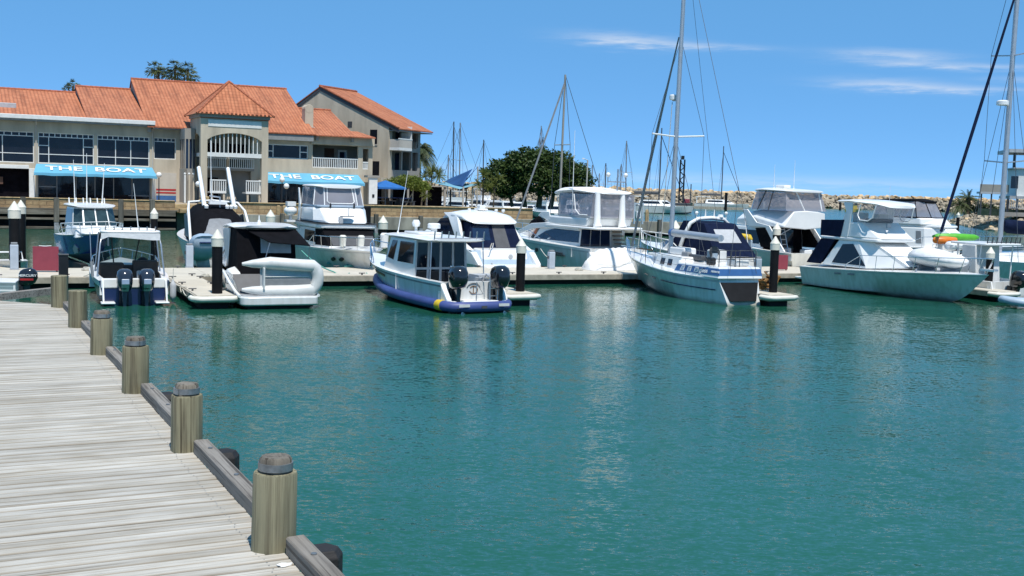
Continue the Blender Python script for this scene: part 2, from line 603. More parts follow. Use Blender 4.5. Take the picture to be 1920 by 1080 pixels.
pbr('pile_wet', (0.30, 0.31, 0.32), 0.7, var=0.35, scale=4)
pbr('rubber', (0.018, 0.016, 0.016), 0.75, var=0.3, bump=0.01, bscale=20)


def water_mat(nm):
    m, n, l, b = _new(nm)
    geo = n.new('ShaderNodeNewGeometry')
    pos = geo.outputs['Position']
    big = _noise(n, l, _map(n, l, pos, (0.05, 0.10, 0.05)), 1.0, 4, 0.55)
    col = _ramp(n, l, big, [(0.3, (0.010, 0.074, 0.045)), (0.7, (0.014, 0.092, 0.060))])
    l.new(col, b.inputs['Base Color'])
    b.inputs['Roughness'].default_value = 0.045
    b.inputs['IOR'].default_value = 1.333
    b.inputs['Specular IOR Level'].default_value = 0.5
    dt = n.new('ShaderNodeVectorMath'); dt.operation = 'DOT_PRODUCT'
    l.new(pos, dt.inputs[0]); dt.inputs[1].default_value = (-0.30, 0.954, 0)

    def rng(a0, a1, b0, b1, src=None):
        q = n.new('ShaderNodeMapRange')
        for k_, v_ in zip(('From Min', 'From Max', 'To Min', 'To Max'), (a0, a1, b0, b1)): q.inputs[k_].default_value = v_
        l.new(dt.outputs['Value'] if src is None else src, q.inputs['Value'])
        return q.outputs[0]

    def vm(op, a, c):
        q = n.new('ShaderNodeVectorMath'); q.operation = op
        l.new(a, q.inputs[0])
        if isinstance(c, tuple): q.inputs[1].default_value = c
        elif op == 'SCALE': l.new(c, q.inputs['Scale'])
        else: l.new(c, q.inputs[1])
        return q.outputs[0]

    def mm(op, a, c):
        q = n.new('ShaderNodeMath'); q.operation = op
        l.new(a, q.inputs[0]); l.new(c, q.inputs[1])
        return q.outputs[0]
    l.new(rng(70, 160, 0.05, 0.16), b.inputs['Roughness'])
    # slopes of the ripples at three sizes; the water lies calmer in the shelter of the pontoons
    gust = _noise(n, l, _map(n, l, pos, (0.16, 0.28, 1)), 1.0, 3, 0.6)
    calm = mm('ADD', rng(23, 37, 1.0, 0.40), rng(60, 120, 0.0, 0.75))
    gain = mm('MULTIPLY', calm, rng(0.3, 0.7, 0.75, 1.2, gust))

    def slopes(mp, rot, sx, sy, det):
        z = n.new('ShaderNodeTexNoise')
        z.inputs['Scale'].default_value, z.inputs['Detail'].default_value, z.inputs['Roughness'].default_value = 1.0, det, 0.6
        l.new(_map(n, l, pos, mp, (0, 0, rad(rot))), z.inputs['Vector'])
        return vm('MULTIPLY', vm('SUBTRACT', z.outputs['Color'], (0.5, 0.5, 0.5)), (sx, sy, 0.0))
    sm = vm('ADD', slopes((0.6, 1.1, 1), -16, 0.09, 0.20, 3), slopes((4.6, 10.5, 1), 8, 0.27, 0.52, 3))
    sm = vm('ADD', sm, slopes((14.0, 34.0, 1), -6, 0.32, 0.62, 2))
    nr = n.new('ShaderNodeVectorMath'); nr.operation = 'NORMALIZE'
    l.new(vm('ADD', vm('SCALE', sm, gain), (0.0, 0.0, 1.0)), nr.inputs[0])
    l.new(nr.outputs[0], b.inputs['Normal'])
    return m


_defs['water'] = water_mat


def limestone_mat(nm):
    m, n, l, b = _new(nm)
    t = n.new('ShaderNodeTexCoord')
    v = t.outputs['Object']
    br = n.new('ShaderNodeTexBrick')
    br.inputs['Scale'].default_value = 1.0
    br.inputs['Brick Width'].default_value, br.inputs['Row Height'].default_value = 0.95, 0.3
    br.inputs['Mortar Size'].default_value, br.inputs['Mortar Smooth'].default_value = 0.02, 0.5
    br.inputs['Color1'].default_value = (0.42, 0.30, 0.16, 1)
    br.inputs['Color2'].default_value = (0.33, 0.225, 0.12, 1)
    br.inputs['Mortar'].default_value = (0.22, 0.165, 0.10, 1)
    sw = n.new('ShaderNodeSeparateXYZ'); l.new(v, sw.inputs[0])
    cb = n.new('ShaderNodeCombineXYZ'); l.new(sw.outputs[0], cb.inputs[0]); l.new(sw.outputs[2], cb.inputs[1])
    l.new(cb.outputs[0], br.inputs['Vector'])
    st = _noise(n, l, v, 1.3, 6, 0.7)
    c = _mul(n, l, br.outputs['Color'], _ramp(n, l, st, [(0.3, (0.62, 0.55, 0.5)), (0.55, (1, 1, 1)), (0.75, (1.15, 1.1, 1.05))]))
    l.new(c, b.inputs['Base Color'])
    b.inputs['Roughness'].default_value = 0.9
    h = _noise(n, l, v, 7, 5)
    a = _bump(n, l, br.outputs['Fac'], None, -0.03)
    _bump(n, l, h, b, 0.03, a)
    return m


_defs['limestone'] = limestone_mat
pbr('concrete', (0.30, 0.285, 0.235), 0.85, var=0.3, scale=0.8, bump=0.02, bscale=4, stretch=(1, 1, 0.5))
pbr('paving', (0.40, 0.33, 0.24), 0.9, var=0.2, scale=0.6)
pbr('limestone_block', (0.46, 0.33, 0.17), 0.9, var=0.25, scale=2.5, bump=0.03, bscale=8, rand=0.15)
pbr('boulder', (0.52, 0.37, 0.205), 0.92, var=0.3, scale=0.7, bump=0.12, bscale=1.6, rand=0.28, tint=(0.36, 0.26, 0.15))
pbr('rubble', (0.37, 0.31, 0.225), 0.92, var=0.4, scale=0.4, bump=0.1, bscale=2.0, tint=(0.20, 0.165, 0.12))
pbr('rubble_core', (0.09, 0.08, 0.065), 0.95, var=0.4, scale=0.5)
pbr('earth', (0.20, 0.165, 0.11), 0.95, var=0.3, scale=0.3)

# ------------------------------------------------------------------ water and land
mb = MB()
mb.add([(-3000, -60, 0), (4000, -60, 0), (4000, 9000, 0), (-3000, 9000, 0)], [(0, 1, 2, 3)], 'water')
tag(mb.build('water'), 'rippled teal harbour water', None, kind='structure')

QA = rad(24.0)                       # the old quay along the far side of the basin
QE, QN = V((math.cos(QA), math.sin(QA), 0)), V((math.sin(QA), -math.cos(QA), 0))
Q0 = V((-35.0, 85.2, 0))


def Q(s, n=0.0, z=0.0):
    return Q0 + QE * s + QN * n + V((0, 0, z))


mb = MB()
land = [Q(-70, -1.6), Q(40, -1.6), Q(41, -30), Q(30, -60), Q(10, -90), Q(-70, -200)]
mb.add([p + V((0, 0, 2.08)) for p in land] + [p + V((0, 0, -1.5)) for p in land],
       [tuple(range(6))] + [(i, 6 + i, 6 + (i + 1) % 6, (i + 1) % 6) for i in range(6)], 'paving')
tag(mb.build('quay_ground'), 'pale paved ground of the quay behind the stone wall', None, kind='structure')

# ------------------------------------------------------------------ timber jetty in front
JA = rad(27.13)
JE, JU = V((math.cos(JA), math.sin(JA), 0)), V((math.sin(JA), -math.cos(JA), 0))
J0 = V((-10.0, 24.49, 0)) + V((0, 0.17, 0))
JZ = 1.27


def J(a, b, z=0.0):
    return J0 + JE * a + JU * b + V((0, 0, z))


random.seed(3)
jetty = thing('timber_jetty', 'silvery weathered plank jetty edged with kerb beams and thick round posts', 'jetty', J(0, 0, 0), JA - 0)
# local axes of the jetty: x = JE, y = -JU


def plank_mesh(length, diag=None):
    mb = MB()
    n = 9
    w, h, c = 0.066, 0.038, 0.011
    rings = []
    for i in range(n + 1):
        x = -length + length * i / n
        j = random.uniform(-0.0025, 0.0025)
        k = random.uniform(-0.0025, 0.0025)
        zz = random.uniform(-0.0015, 0.0015)
        sh = 0.0
        pr = [(-w + j, -h), (-w + j, -c + zz), (-w + c + j, zz), (w - c + k, zz), (w + k, -c + zz), (w + k, -h)]
        rings.append([(x + (-(p[0]) if diag and i == n else 0), p[0], p[1]) for p in pr])
    mb.loft(rings, 'deck_wood')
    o = mb.build('plank')
    me = o.data
    bpy.data.objects.remove(o)
    return me


pl_m = [plank_mesh(12.5) for _ in range(6)]
diag_m = [plank_mesh(12.5, True) for _ in range(2)]
b = -5.0
i = 0
while b < 21.5:
    me = random.choice(pl_m if b > -0.35 else diag_m)
    o = bpy.data.objects.new('plank', me)
    COL.objects.link(o)
    o.parent = jetty
    xr = (0.05 if b > -0.35 else b + 0.40) + random.uniform(-0.015, 0.004)
    o.location = (xr, -b, JZ + random.uniform(-0.0035, 0.0035))
    o.rotation_euler = (random.uniform(-0.006, 0.006), 0, random.uniform(-0.0004, 0.0004))
    b += 0.150
    i += 1
# kerb beams between the posts, their bolts, bearers below and rubber pile heads outside
for k in range(6):
    mb = MB()
    y1, y0 = -(k * 3.576 + 0.20), -((k + 1) * 3.576 - 0.20)
    if k == 5: y0 -= 0.3
    n = 8
    rings = []
    for q in range(n + 1):
        y = y0 + (y1 - y0) * q / n
        d = [random.uniform(-0.003, 0.003) for _ in range(4)]
        rings.append([(0.04 + d[0], y, JZ + 0.004), (0.20 + d[1], y, JZ + 0.004), (0.20 + d[1], y, JZ + 0.13 + d[2]), (0.185, y, JZ + 0.145 + d[2]), (0.055, y, JZ + 0.145 + d[3]), (0.04 + d[0], y, JZ + 0.13 + d[3])])
    mb.loft([[(p[1], -p[0], p[2]) for p in r] for r in rings], 'kerb_wood')
    o = mb.build('kerb_beam', jetty)
    o.rotation_euler = (0, 0, PI / 2)
    bb = MB()
    for t in (0.12, 0.5, 0.86):
        y = y0 + (y1 - y0) * t
        bb.lathe([(0.024, 0), (0.024, 0.012), (0.015, 0.014)], (0.12, y, JZ + 0.144), 8, 'steel_band')
    bb.build('kerb_bolt', jetty)
for k in range(7):
    f = MB()
    f.lathe([(0.10, -0.5), (0.175, -0.42), (0.175, 0.0), (0.13, 0.06)], (0.40, -(k * 3.576 + 0.02), JZ - 0.10), 6, 'rubber')
    f.build('fender_block', jetty, bevel=0.01)
    f = MB()
    f.lathe([(0.17, -1.6), (0.17, JZ - 0.6)], (0.0, -(k * 3.576), 0), 10, 'wharf_wood')
    f.build('support_pile', jetty)
for a in (-0.15, -3.2, -6.4, -9.6):
    f = MB()
    f.box(a - 0.1, a + 0.1, -21.4, -0.2, JZ - 0.34, JZ - 0.06, 'wharf_beam')
    f.build('bearer', jetty)
f = MB()
f.obox((-1.82 + 0.42, 1.75 - 0.35, JZ + 0.08), V((1, 1, 0)).normalized() * -2.2, V((1, -1, 0)).normalized() * 0.10, (0, 0, 0.08), 'kerb_wood')
f.build('kerb_beam', jetty)
mb = MB()
for i in range(178):
    for a in (-0.15, -3.2, -6.4, -9.6):
        for s in (-0.035, 0.035):
            if -5.0 + 0.15 * i > 0.2: mb.lathe([(0.006, 0.0), (0.005, 0.002)], (a + random.uniform(-0.02, 0.02), -(-5.0 + 0.15 * i) + s, JZ + 0.004), 5, 'steel_band')
o = mb.build('deck_screw', jetty)
o['kind'] = 'stuff'
mb = MB()
mb.prism([(0.0, 0.0)] + [(0.075 * (1 + 0.3 * math.sin(5 * t)) * math.cos(t), 0.05 * (1 + 0.25 * math.cos(3 * t)) * math.sin(t)) for t in [0.45 * i for i in range(14)]], 'z', 0.0, 0.006, 'lettering_white')
o = mb.build('splash_mark', jetty)
o.location = (-0.03, -18.32, JZ + 0.004)
o.scale = (0.75, 0.8, 1)


def mooring_post(loc, h, neck, label, seed):
    random.seed(seed)
    t = thing('mooring_post', label, 'mooring post', loc, random.uniform(0, 6), 'round timber posts along the jetty edge')
    mb = MB()
    n = 22
    lob = [(random.uniform(0.003, 0.007), random.uniform(0, 6), k) for k in (2, 3, 5)]
    def rr(a, r): return r + sum(A * math.sin(k * a + p) for A, p, k in lob) * (r / 0.17)
    prof = [(0.172, -0.3), (0.172, 0.0), (0.170, h * 0.4), (0.169, h - 0.02), (0.162, h)] if neck else [(0.172, -0.3), (0.172, 0), (0.169, h - 0.012), (0.155, h)]
    mb.loft([[(rr(2 * PI * k / n, r) * math.cos(2 * PI * k / n), rr(2 * PI * k / n, r) * math.sin(2 * PI * k / n), z) for k in range(n)] for r, z in prof], 'post_wood')
    mb.build('shaft', t, smooth=40)
    if neck:
        top = MB()
        top.loft([[(rr(2 * PI * k / n, r) * math.cos(2 * PI * k / n), rr(2 * PI * k / n, r) * math.sin(2 * PI * k / n), z) for k in range(n)] for r, z in
                  [(0.124, h - 0.01), (0.124, h + 0.105), (0.108, h + 0.125)]], 'post_top')
        top.build('worn_top', t, smooth=40)
        bd = MB()
        bd.lathe([(0.136, h + 0.018), (0.138, h + 0.018), (0.138, h + 0.078), (0.136, h + 0.078)], (0, 0, 0), n, 'steel_band')
        bd.box(0.132, 0.155, -0.016, 0.016, h + 0.02, h + 0.076, 'steel_band')
        bd.build('steel_band', t, smooth=40)
    t.rotation_euler = (random.uniform(-0.012, 0.012), random.uniform(-0.012, 0.012), t.rotation_euler.z)
    return t


plabels = ['flat topped timber post at the far corner of the jetty', 'flat topped timber post next to the far corner post of the jetty',
           'timber post in front of the two flat topped posts, with a low worn cap', 'fourth post from the far corner, banded top, behind the dark rubber block',
           'timber post with steel banded neck, second nearest on the jetty edge', 'largest timber post with steel banded neck beside the white splash on the planks']
for k in range(6):
    mooring_post(J(0, k * 3.576, JZ + 0.001), (0.70, 0.71, 0.59, 0.63, 0.60, 0.625)[k], k > 1, plabels[k], 20 + k)

# ------------------------------------------------------------------ far quay: timber wharf, stone wall, concrete edge
random.seed(8)
wharf = thing('timber_wharf', 'dark timber wharf with squared piles and rails below the stone wall', 'wharf', Q(0), QA)
# local x = along the quay, y = away from the camera
for i in range(14):
    x = 0.2 + (i - 10) * 2.32
    if x > 9.6: break
    mb = MB()
    mb.box(x - 0.17, x + 0.17, -0.32, 0.0, -1.5, 0.55, 'pile_wet')
    mb.box(x - 0.19, x + 0.19, -0.34, 0.01, 0.55, 2.42 + random.uniform(-0.05, 0.06), 'wharf_wood')
    mb.build('pile', wharf, bevel=0.03)
for z0, z1, y in ((1.12, 1.52, 0.02), (0.72, 0.9, 0.03), (0.02, 0.2, 0.04)):
    for i in range(5):
        mb = MB()
        x = -24 + i * 6.6
        mb.box(x + 0.03, x + 6.57, y, y + 0.22, z0, z1 + random.uniform(-0.02, 0.02), 'wharf_beam')
        mb.build('rail_beam', wharf, bevel=0.02)
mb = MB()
mb.box(-24, 9.2, 1.2, 1.5, -1.5, 1.5, 'float_dark')  # near-black sheet painting the dark void under the wharf
mb.build('shade_backing', wharf)
mb = MB()
mb.box(-24, 9.2, 0.02, 1.6, 1.53, 1.60, 'wharf_beam')
mb.build('deck', wharf)
mb = MB()
mb.box(-22.6, -21.0, -0.36, -0.33, 1.2, 1.45, 'yellow')
mb.build('marker_strip', wharf)
cl = thing('fender_pile_cluster', 'row of close grey fender piles with pale wet feet at the wharf corner', 'piles', Q(9.9, 0.25), QA)
for i in range(5):
    mb = MB()
    x, h = i * 0.36, 1.62 + random.uniform(-0.1, 0.1) - 0.02 * i
    mb.lathe([(0.15, -1.2), (0.15, 0.75 - 0.05 * i)], (x, 0, 0), 9, 'pile_wet')
    mb.lathe([(0.155, 0.75 - 0.05 * i), (0.15, h - 0.1), (0.08, h)], (x, 0, 0), 9, 'wharf_wood')
    mb.build('fender_pile', cl, smooth=40)

sw = thing('limestone_wall', 'long yellow limestone block wall along the top of the far quay', 'wall', Q(0, -0.8), QA)
mb = MB()
mb.box(-45, 9.0, -0.1, 0.45, 1.60, 2.30, 'limestone')
mb.box(11.6, 40.5, 0.0, 0.5, 1.38, 2.28, 'limestone')
mb.build('wall', sw)
mb = MB()
mb.box(-45, 9.0, -0.16, 0.5, 2.302, 2.37, 'limestone_block')
mb.box(11.6, 40.55, -0.08, 0.55, 2.282, 2.36, 'limestone_block')
mb.build('coping', sw, bevel=0.02)
for i, (x0, x1, z0, z1, y) in enumerate([(9.0, 11.5, 1.4, 2.1, 0.1), (9.3, 11.6, 1.38, 1.75, -0.5), (11.0, 11.7, 2.1, 2.75, 0.1), (13.4, 13.75, 1.4, 2.0, -0.4), (24.3, 24.6, 1.4, 2.0, -0.4)]):
    mb = MB()
    mb.box(x0, x1, y, y + 0.6, z0, z1, 'limestone_block')
    mb.build('stone_block', sw, bevel=0.05)
ce = thing('concrete_quay_edge', 'low grey concrete quay edge with timber piles over dark water', 'quay', Q(0), QA)
mb = MB()
mb.box(11.7, 60.0, 0.0, 0.9, 0.28, 1.38, 'concrete')
mb.build('edge_beam', ce, bevel=0.03)
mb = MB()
mb.box(11.7, 60.0, 0.9, 1.3, -1.5, 1.3, 'float_dark')  # near-black backing, painted shade below the concrete edge
mb.build('shade_backing', ce)
for i in range(12):
    x = 13.4 + i * 4.0
    mb = MB()
    mb.box(x - 0.15, x + 0.15, -0.34, -0.01, -1.5, 0.5, 'pile_wet')
    mb.box(x - 0.17, x + 0.17, -0.36, -0.005, 0.5, 1.62 + random.uniform(-0.1, 0.12), 'wharf_wood')
    mb.build('pile', ce, bevel=0.03)


def stone_bollard(loc, label, h=0.75):
    mb = MB()
    mb.lathe([(0.19, 0), (0.18, h * 0.75), (0.15, h * 0.92), (0.06, h)], (0, 0, 0), 10, 'limestone_block')
    o = mb.build('stone_bollard', smooth=40)
    o.location = loc
    return tag(o, label, 'bollard', 'squat yellow stone bollards on the far quay')


for i, (x, zz, lb) in enumerate([(735, 2.3, None), (522, 1.38, 'leftmost of three yellow stone bollards before the right hand blue awning'), (533, 1.38, 'middle one of three yellow stone bollards before the right hand blue awning'),
                         (542, 1.38, 'rightmost of three yellow stone bollards before the right hand blue awning'), (1187, 1.38, 'left stone bollard on the concrete quay edge behind the yacht mast'), (1213, 1.38, 'right stone bollard on the concrete quay edge behind the yacht mast'), (375, 1.38, 'lone stone bollard on the quay in front of the tower')]):
    if lb is None: continue
    p = W(x, 405, 1.4)
    # slide along the ray onto the quay line
    d = V((p.x, p.y, 0)).normalized()
    k = (Q(0, -0.45) ).dot(QN) / d.dot(QN)
    stone_bollard((d.x * k, d.y * k, zz), lb, 0.8 if i < 4 else 1.15)

# ------------------------------------------------------------------ rocks: breakwater and the shore on the right
random.seed(5)


def rock_mesh(seed):
    rnd = random.Random(seed)
    bm = bmesh.new()
    for _ in range(15):
        v = V((rnd.gauss(0, 1), rnd.gauss(0, 1), rnd.gauss(0, 1))).normalized()
        v *= rnd.uniform(0.82, 1.05)
        bm.verts.new((v.x * 1.15, v.y * 0.95, v.z * 0.85))
    r = bmesh.ops.convex_hull(bm, input=bm.verts)
    bmesh.ops.delete(bm, geom=[g for g in r['geom_interior'] if isinstance(g, bmesh.types.BMVert)], context='VERTS')
    me = bpy.data.meshes.new('rock')
    bm.to_mesh(me)
    bm.free()
    return me


rocks = [rock_mesh(100 + i) for i in range(9)]
for r in rocks: r.materials.append(M('boulder'))
rock_data = [([v.co.copy() for v in r.vertices], [tuple(p.vertices) for p in r.polygons]) for r in rocks]


def rot_mat():
    return Matrix.Rotation(random.uniform(0, 6.3), 3, 'Z') @ Matrix.Rotation(random.uniform(0, 6.3), 3, 'X')


def rock_bank(name, label, path, top, run, n_part, n_stuff, big, small, cat='breakwater', crest=True):
    """boulders heaped along a path; the bank faces the camera"""
    t = thing(name, label, cat, (path[0].x, path[0].y, 0))
    base = V((path[0].x, path[0].y, 0))
    segs = [(path[i], path[i + 1]) for i in range(len(path) - 1)]
    lens = [(b - a).length for a, b in segs]
    tot = sum(lens)

    def at(d):
        for (a, b), ln in zip(segs, lens):
            if d <= ln: return a.lerp(b, d / ln), (b - a).normalized()
            d -= ln
        return segs[-1][1], (segs[-1][1] - segs[-1][0]).normalized()
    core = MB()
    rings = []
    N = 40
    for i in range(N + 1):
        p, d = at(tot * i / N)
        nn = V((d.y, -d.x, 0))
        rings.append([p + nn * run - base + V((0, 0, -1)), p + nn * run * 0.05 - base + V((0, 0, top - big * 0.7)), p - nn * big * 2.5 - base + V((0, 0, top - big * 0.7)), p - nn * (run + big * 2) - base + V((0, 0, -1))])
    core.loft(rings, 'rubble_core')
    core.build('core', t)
    for i in range(n_part):
        if crest and i < n_part * 0.62:
            d = tot * (i + random.uniform(-0.3, 0.3)) / (n_part * 0.62)
            u = random.uniform(-0.02, 0.10)
            s = big * random.uniform(0.75, 1.2)
            z = top - s * 0.75 + random.uniform(-0.25, 0.2)
        else:
            d = random.uniform(0, tot)
            u = random.uniform(0.12, 0.45) if crest else random.uniform(0.0, 0.9)
            s = big * random.uniform(0.5, 0.9)
            z = top * (1 - u) - s * 0.1
        p, dr = at(min(max(d, 0), tot))
        nn = V((dr.y, -dr.x, 0))
        o = bpy.data.objects.new('boulder', random.choice(rocks))
        COL.objects.link(o)
        o.parent = t
        o.location = p + nn * (run * u) - base + V((0, 0, z))
        o.rotation_euler = (random.uniform(-0.5, 0.5), random.uniform(-0.5, 0.5), random.uniform(0, 6.3))
        o.scale = (s * random.uniform(0.85, 1.3), s, s * random.uniform(0.75, 1.0))
    mb = MB()
    for i in range(n_stuff):
        d = random.uniform(0, tot)
        p, dr = at(d)
        nn = V((dr.y, -dr.x, 0))
        u = random.uniform(0.15, 1.02)
        s = small * random.uniform(0.5, 1.25)
        c = p + nn * (run * u) - base + V((0, 0, top * (1 - u) * 0.95 + random.uniform(-0.2, 0.2)))
        R = rot_mat()
        vs, fs = random.choice(rock_data)
        mb.add([R @ (v * s) + c for v in vs], fs, 'rubble')
    o = mb.build('rubble', t)
    o['kind'] = 'stuff'
    return t


rock_bank('rock_breakwater', 'long breakwater of tan boulders closing off the harbour', [V((-40, 335, 0)), V((39, 368, 0)), V((108, 426, 0)), V((152, 430, 0)), V((235, 415, 0))], 5.6, 9.0, 290, 3400, 1.75, 0.85)
rock_bank('rock_shore', 'grey rubble shore below the white building', [V((108, 235, 0)), V((90, 214, 0)), V((76, 160, 0)), V((82, 150, 0)), V((115, 142, 0))], 2.6, 7.0, 60, 1700, 0.9, 0.5, 'rock shore', False)
mb = MB()
g = [V((x, y, 0)) for x, y in ((109, 236), (91, 215), (77, 160), (82, 150.5), (115, 142.5), (300, 142), (330, 420), (245, 420), (120, 300))]
g = [p + V((0, 0, 2.2)) for p in g]
mb.add(g + [p - V((0, 0, 3)) for p in g], [tuple(range(9))] + [(i, 9 + i, 9 + (i + 1) % 9, (i + 1) % 9) for i in range(9)], 'earth')
tag(mb.build('headland'), 'bare brown ground of the headland on the right', None, kind='structure')

# ------------------------------------------------------------------ buildings on the far quay
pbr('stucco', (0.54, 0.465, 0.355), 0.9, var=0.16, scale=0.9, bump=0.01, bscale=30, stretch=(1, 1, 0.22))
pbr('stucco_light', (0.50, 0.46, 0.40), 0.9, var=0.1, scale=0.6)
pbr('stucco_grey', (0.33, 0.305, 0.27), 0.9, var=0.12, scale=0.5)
pbr('trim_white', (0.72, 0.72, 0.69), 0.5, var=0.06)
pbr('soffit', (0.26, 0.27, 0.27), 0.7, var=0.1)
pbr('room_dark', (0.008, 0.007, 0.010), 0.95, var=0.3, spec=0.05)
pbr('room_brown', (0.11, 0.055, 0.035), 0.8, var=0.3, scale=0.8)
pbr('curtain', (0.012, 0.011, 0.024), 0.95, spec=0.05, var=0.5, scale=1.2, stretch=(6, 6, 0.3))
pbr('awning_blue', (0.11, 0.37, 0.54), 0.75, var=0.06, scale=0.8)
pbr('umbrella_blue', (0.012, 0.12, 0.38), 0.7, var=0.1)
pbr('sail_blue', (0.010, 0.060, 0.19), 0.7, var=0.15, scale=0.3)
pbr('sail_light', (0.16, 0.36, 0.46), 0.7, var=0.1, scale=0.3)
pbr('globe_white', (0.80, 0.80, 0.78), 0.25, var=0.02)
see_through('pane', (0.012, 0.014, 0.022), 0.72, 0.04, (0.55, 0.6, 0.7))


def tile_mat(nm):
    """interlocking clay tiles: u runs along the eave and v up the slope, in metres"""
    m, n, l, b = _new(nm)
    uv = n.new('ShaderNodeUVMap')
    sp = n.new('ShaderNodeSeparateXYZ')
    l.new(uv.outputs[0], sp.inputs[0])

    def mth(op, a, c=None):
        q = n.new('ShaderNodeMath'); q.operation = op
        for i, x in enumerate((a, c)):
            if x is None: continue
            if isinstance(x, (int, float)): q.inputs[i].default_value = x
            else: l.new(x, q.inputs[i])
        return q.outputs[0]
    U = mth('MULTIPLY', sp.outputs[0], 1 / 0.30)
    Vv = mth('MULTIPLY', sp.outputs[1], 1 / 0.36)
    fu, fv = mth('FRACT', U), mth('FRACT', Vv)
    roll = mth('SINE', mth('MULTIPLY', fu, PI))
    step = mth('SUBTRACT', 1.0, fv)
    hgt = mth('ADD', mth('MULTIPLY', roll, 0.9), mth('MULTIPLY', step, 0.55))
    cell = n.new('ShaderNodeCombineXYZ')
    l.new(mth('FLOOR', U), cell.inputs[0]); l.new(mth('FLOOR', Vv), cell.inputs[1])
    wn_ = n.new('ShaderNodeTexWhiteNoise'); wn_.noise_dimensions = '2D'
    l.new(cell.outputs[0], wn_.inputs['Vector'])
    c = _ramp(n, l, wn_.outputs['Value'], [(0.0, (0.41, 0.138, 0.063)), (0.5, (0.455, 0.160, 0.074)), (1.0, (0.50, 0.188, 0.090))])
    t = n.new('ShaderNodeTexCoord')
    st = _noise(n, l, _map(n, l, uv.outputs[0], (1.3, 0.16, 1)), 1.0, 5, 0.65)
    c = _mul(n, l, c, _ramp(n, l, st, [(0.32, (0.62, 0.58, 0.55)), (0.5, (1, 1, 1)), (0.72, (1.06, 1.04, 1.0))]))
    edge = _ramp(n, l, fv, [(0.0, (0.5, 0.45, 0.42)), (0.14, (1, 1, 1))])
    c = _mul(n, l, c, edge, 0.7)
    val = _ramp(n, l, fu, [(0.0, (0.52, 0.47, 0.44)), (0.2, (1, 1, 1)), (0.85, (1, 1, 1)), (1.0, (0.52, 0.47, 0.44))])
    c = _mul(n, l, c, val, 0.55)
    l.new(c, b.inputs['Base Color'])
    b.inputs['Roughness'].default_value = 0.85
    _bump(n, l, hgt, b, 0.07)
    return m


_defs['roof_tile'] = tile_mat
pbr('ridge_tile', (0.40, 0.125, 0.06), 0.85, var=0.3, scale=6)


def roof_plane(mb, e0, e1, r1, r0, thick=0.10, mat='roof_tile'):
    """a tiled slope: e0-e1 along the eave, r0-r1 along the ridge"""
    e0, e1, r1, r0 = V(e0), V(e1), V(r1), V(r0)
    u = (e1 - e0).normalized()
    nr = (e1 - e0).cross(r0 - e0).normalized()
    if nr.z < 0: nr = -nr
    vv = nr.cross(u)
    if vv.z < 0: vv = -vv
    uvs = [((p - e0).dot(u), (p - e0).dot(vv)) for p in (e0, e1, r1, r0)]
    lo = [p - V((0, 0, thick)) for p in (e0, e1, r1, r0)]
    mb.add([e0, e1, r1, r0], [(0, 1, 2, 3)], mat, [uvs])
    mb.add([e0, e1, r1, r0] + lo, [(7, 6, 5, 4)] + [(i, 4 + i, 4 + (i + 1) % 4, (i + 1) % 4) for i in range(4)], 'ridge_tile')


def cap_tiles(mb, a, b, r=0.13, n=None):
    a, b = V(a), V(b)
    ln = (b - a).length
    n = n or max(2, int(ln / 0.42))
    for i in range(n):
        p, q = a.lerp(b, i / n), a.lerp(b, (i + 1.08) / n)
        mb.tube([p, q], [r, r * 0.86], 7, 'ridge_tile')


BA = rad(26.0)
B0 = V((-31.33, 97.0, 0))
rest = thing('waterfront_restaurant', 'two storey rendered restaurant with orange tiled roofs, square tower and blue awnings', 'restaurant', B0, BA)
# local x along the front, -y towards the water
GZ = 2.1


def wall_with_holes(mb, x0, x1, z0, z1, holes, y0, y1, mat):
    """wall between y0 (front) and y1, with rectangular openings (x0, x1, z0, z1)"""
    xs = sorted({x0, x1, *[h[0] for h in holes], *[h[1] for h in holes]})
    for a, b in zip(xs, xs[1:]):
        col = sorted([(h[2], h[3]) for h in holes if h[0] <= a + 1e-6 and h[1] >= b - 1e-6])
        z = z0
        for (h0, h1) in col:
            if h0 > z + 1e-4: mb.box(a, b, y0, y1, z, h0, mat)
            z = max(z, h1)
        if z < z1 - 1e-4: mb.box(a, b, y0, y1, z, z1, mat)


def window(parent, x0, x1, z0, z1, y, cols, rows, fr=0.075, mat='trim_white', back='curtain', depth=0.12):
    """frame with bars (cols and rows give the bar positions as fractions), pane behind, dark room further in"""
    f = MB()
    f.box(x0, x1, y, y + depth, z0, z0 + fr, mat)
    f.box(x0, x1, y, y + depth, z1 - fr, z1, mat)
    f.box(x0, x0 + fr, y, y + depth, z0 + fr, z1 - fr, mat)
    f.box(x1 - fr, x1, y, y + depth, z0 + fr, z1 - fr, mat)
    for c, za, zb in cols:
        xx = x0 + (x1 - x0) * c
        f.box(xx - fr * 0.42, xx + fr * 0.42, y + 0.01, y + depth - 0.01, z0 + (z1 - z0) * za, z0 + (z1 - z0) * zb, mat)
    for r, xa, xb in rows:
        zz = z0 + (z1 - z0) * r
        f.box(x0 + (x1 - x0) * xa, x0 + (x1 - x0) * xb, y + 0.014, y + depth - 0.014, zz - fr * 0.42, zz + fr * 0.42, mat)
    w = f.build('window', parent)
    p = MB()
    p.box(x0 + 0.02, x1 - 0.02, y + depth * 0.5, y + depth * 0.5 + 0.012, z0 + 0.02, z1 - 0.02, 'pane')
    p.build('pane', w)
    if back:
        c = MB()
        c.box(x0 + 0.02, x1 - 0.02, y + depth + 0.25, y + depth + 0.29, z0, z1, back)  # in room_dark this is a near-black sheet painting the unlit room
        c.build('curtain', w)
    return w


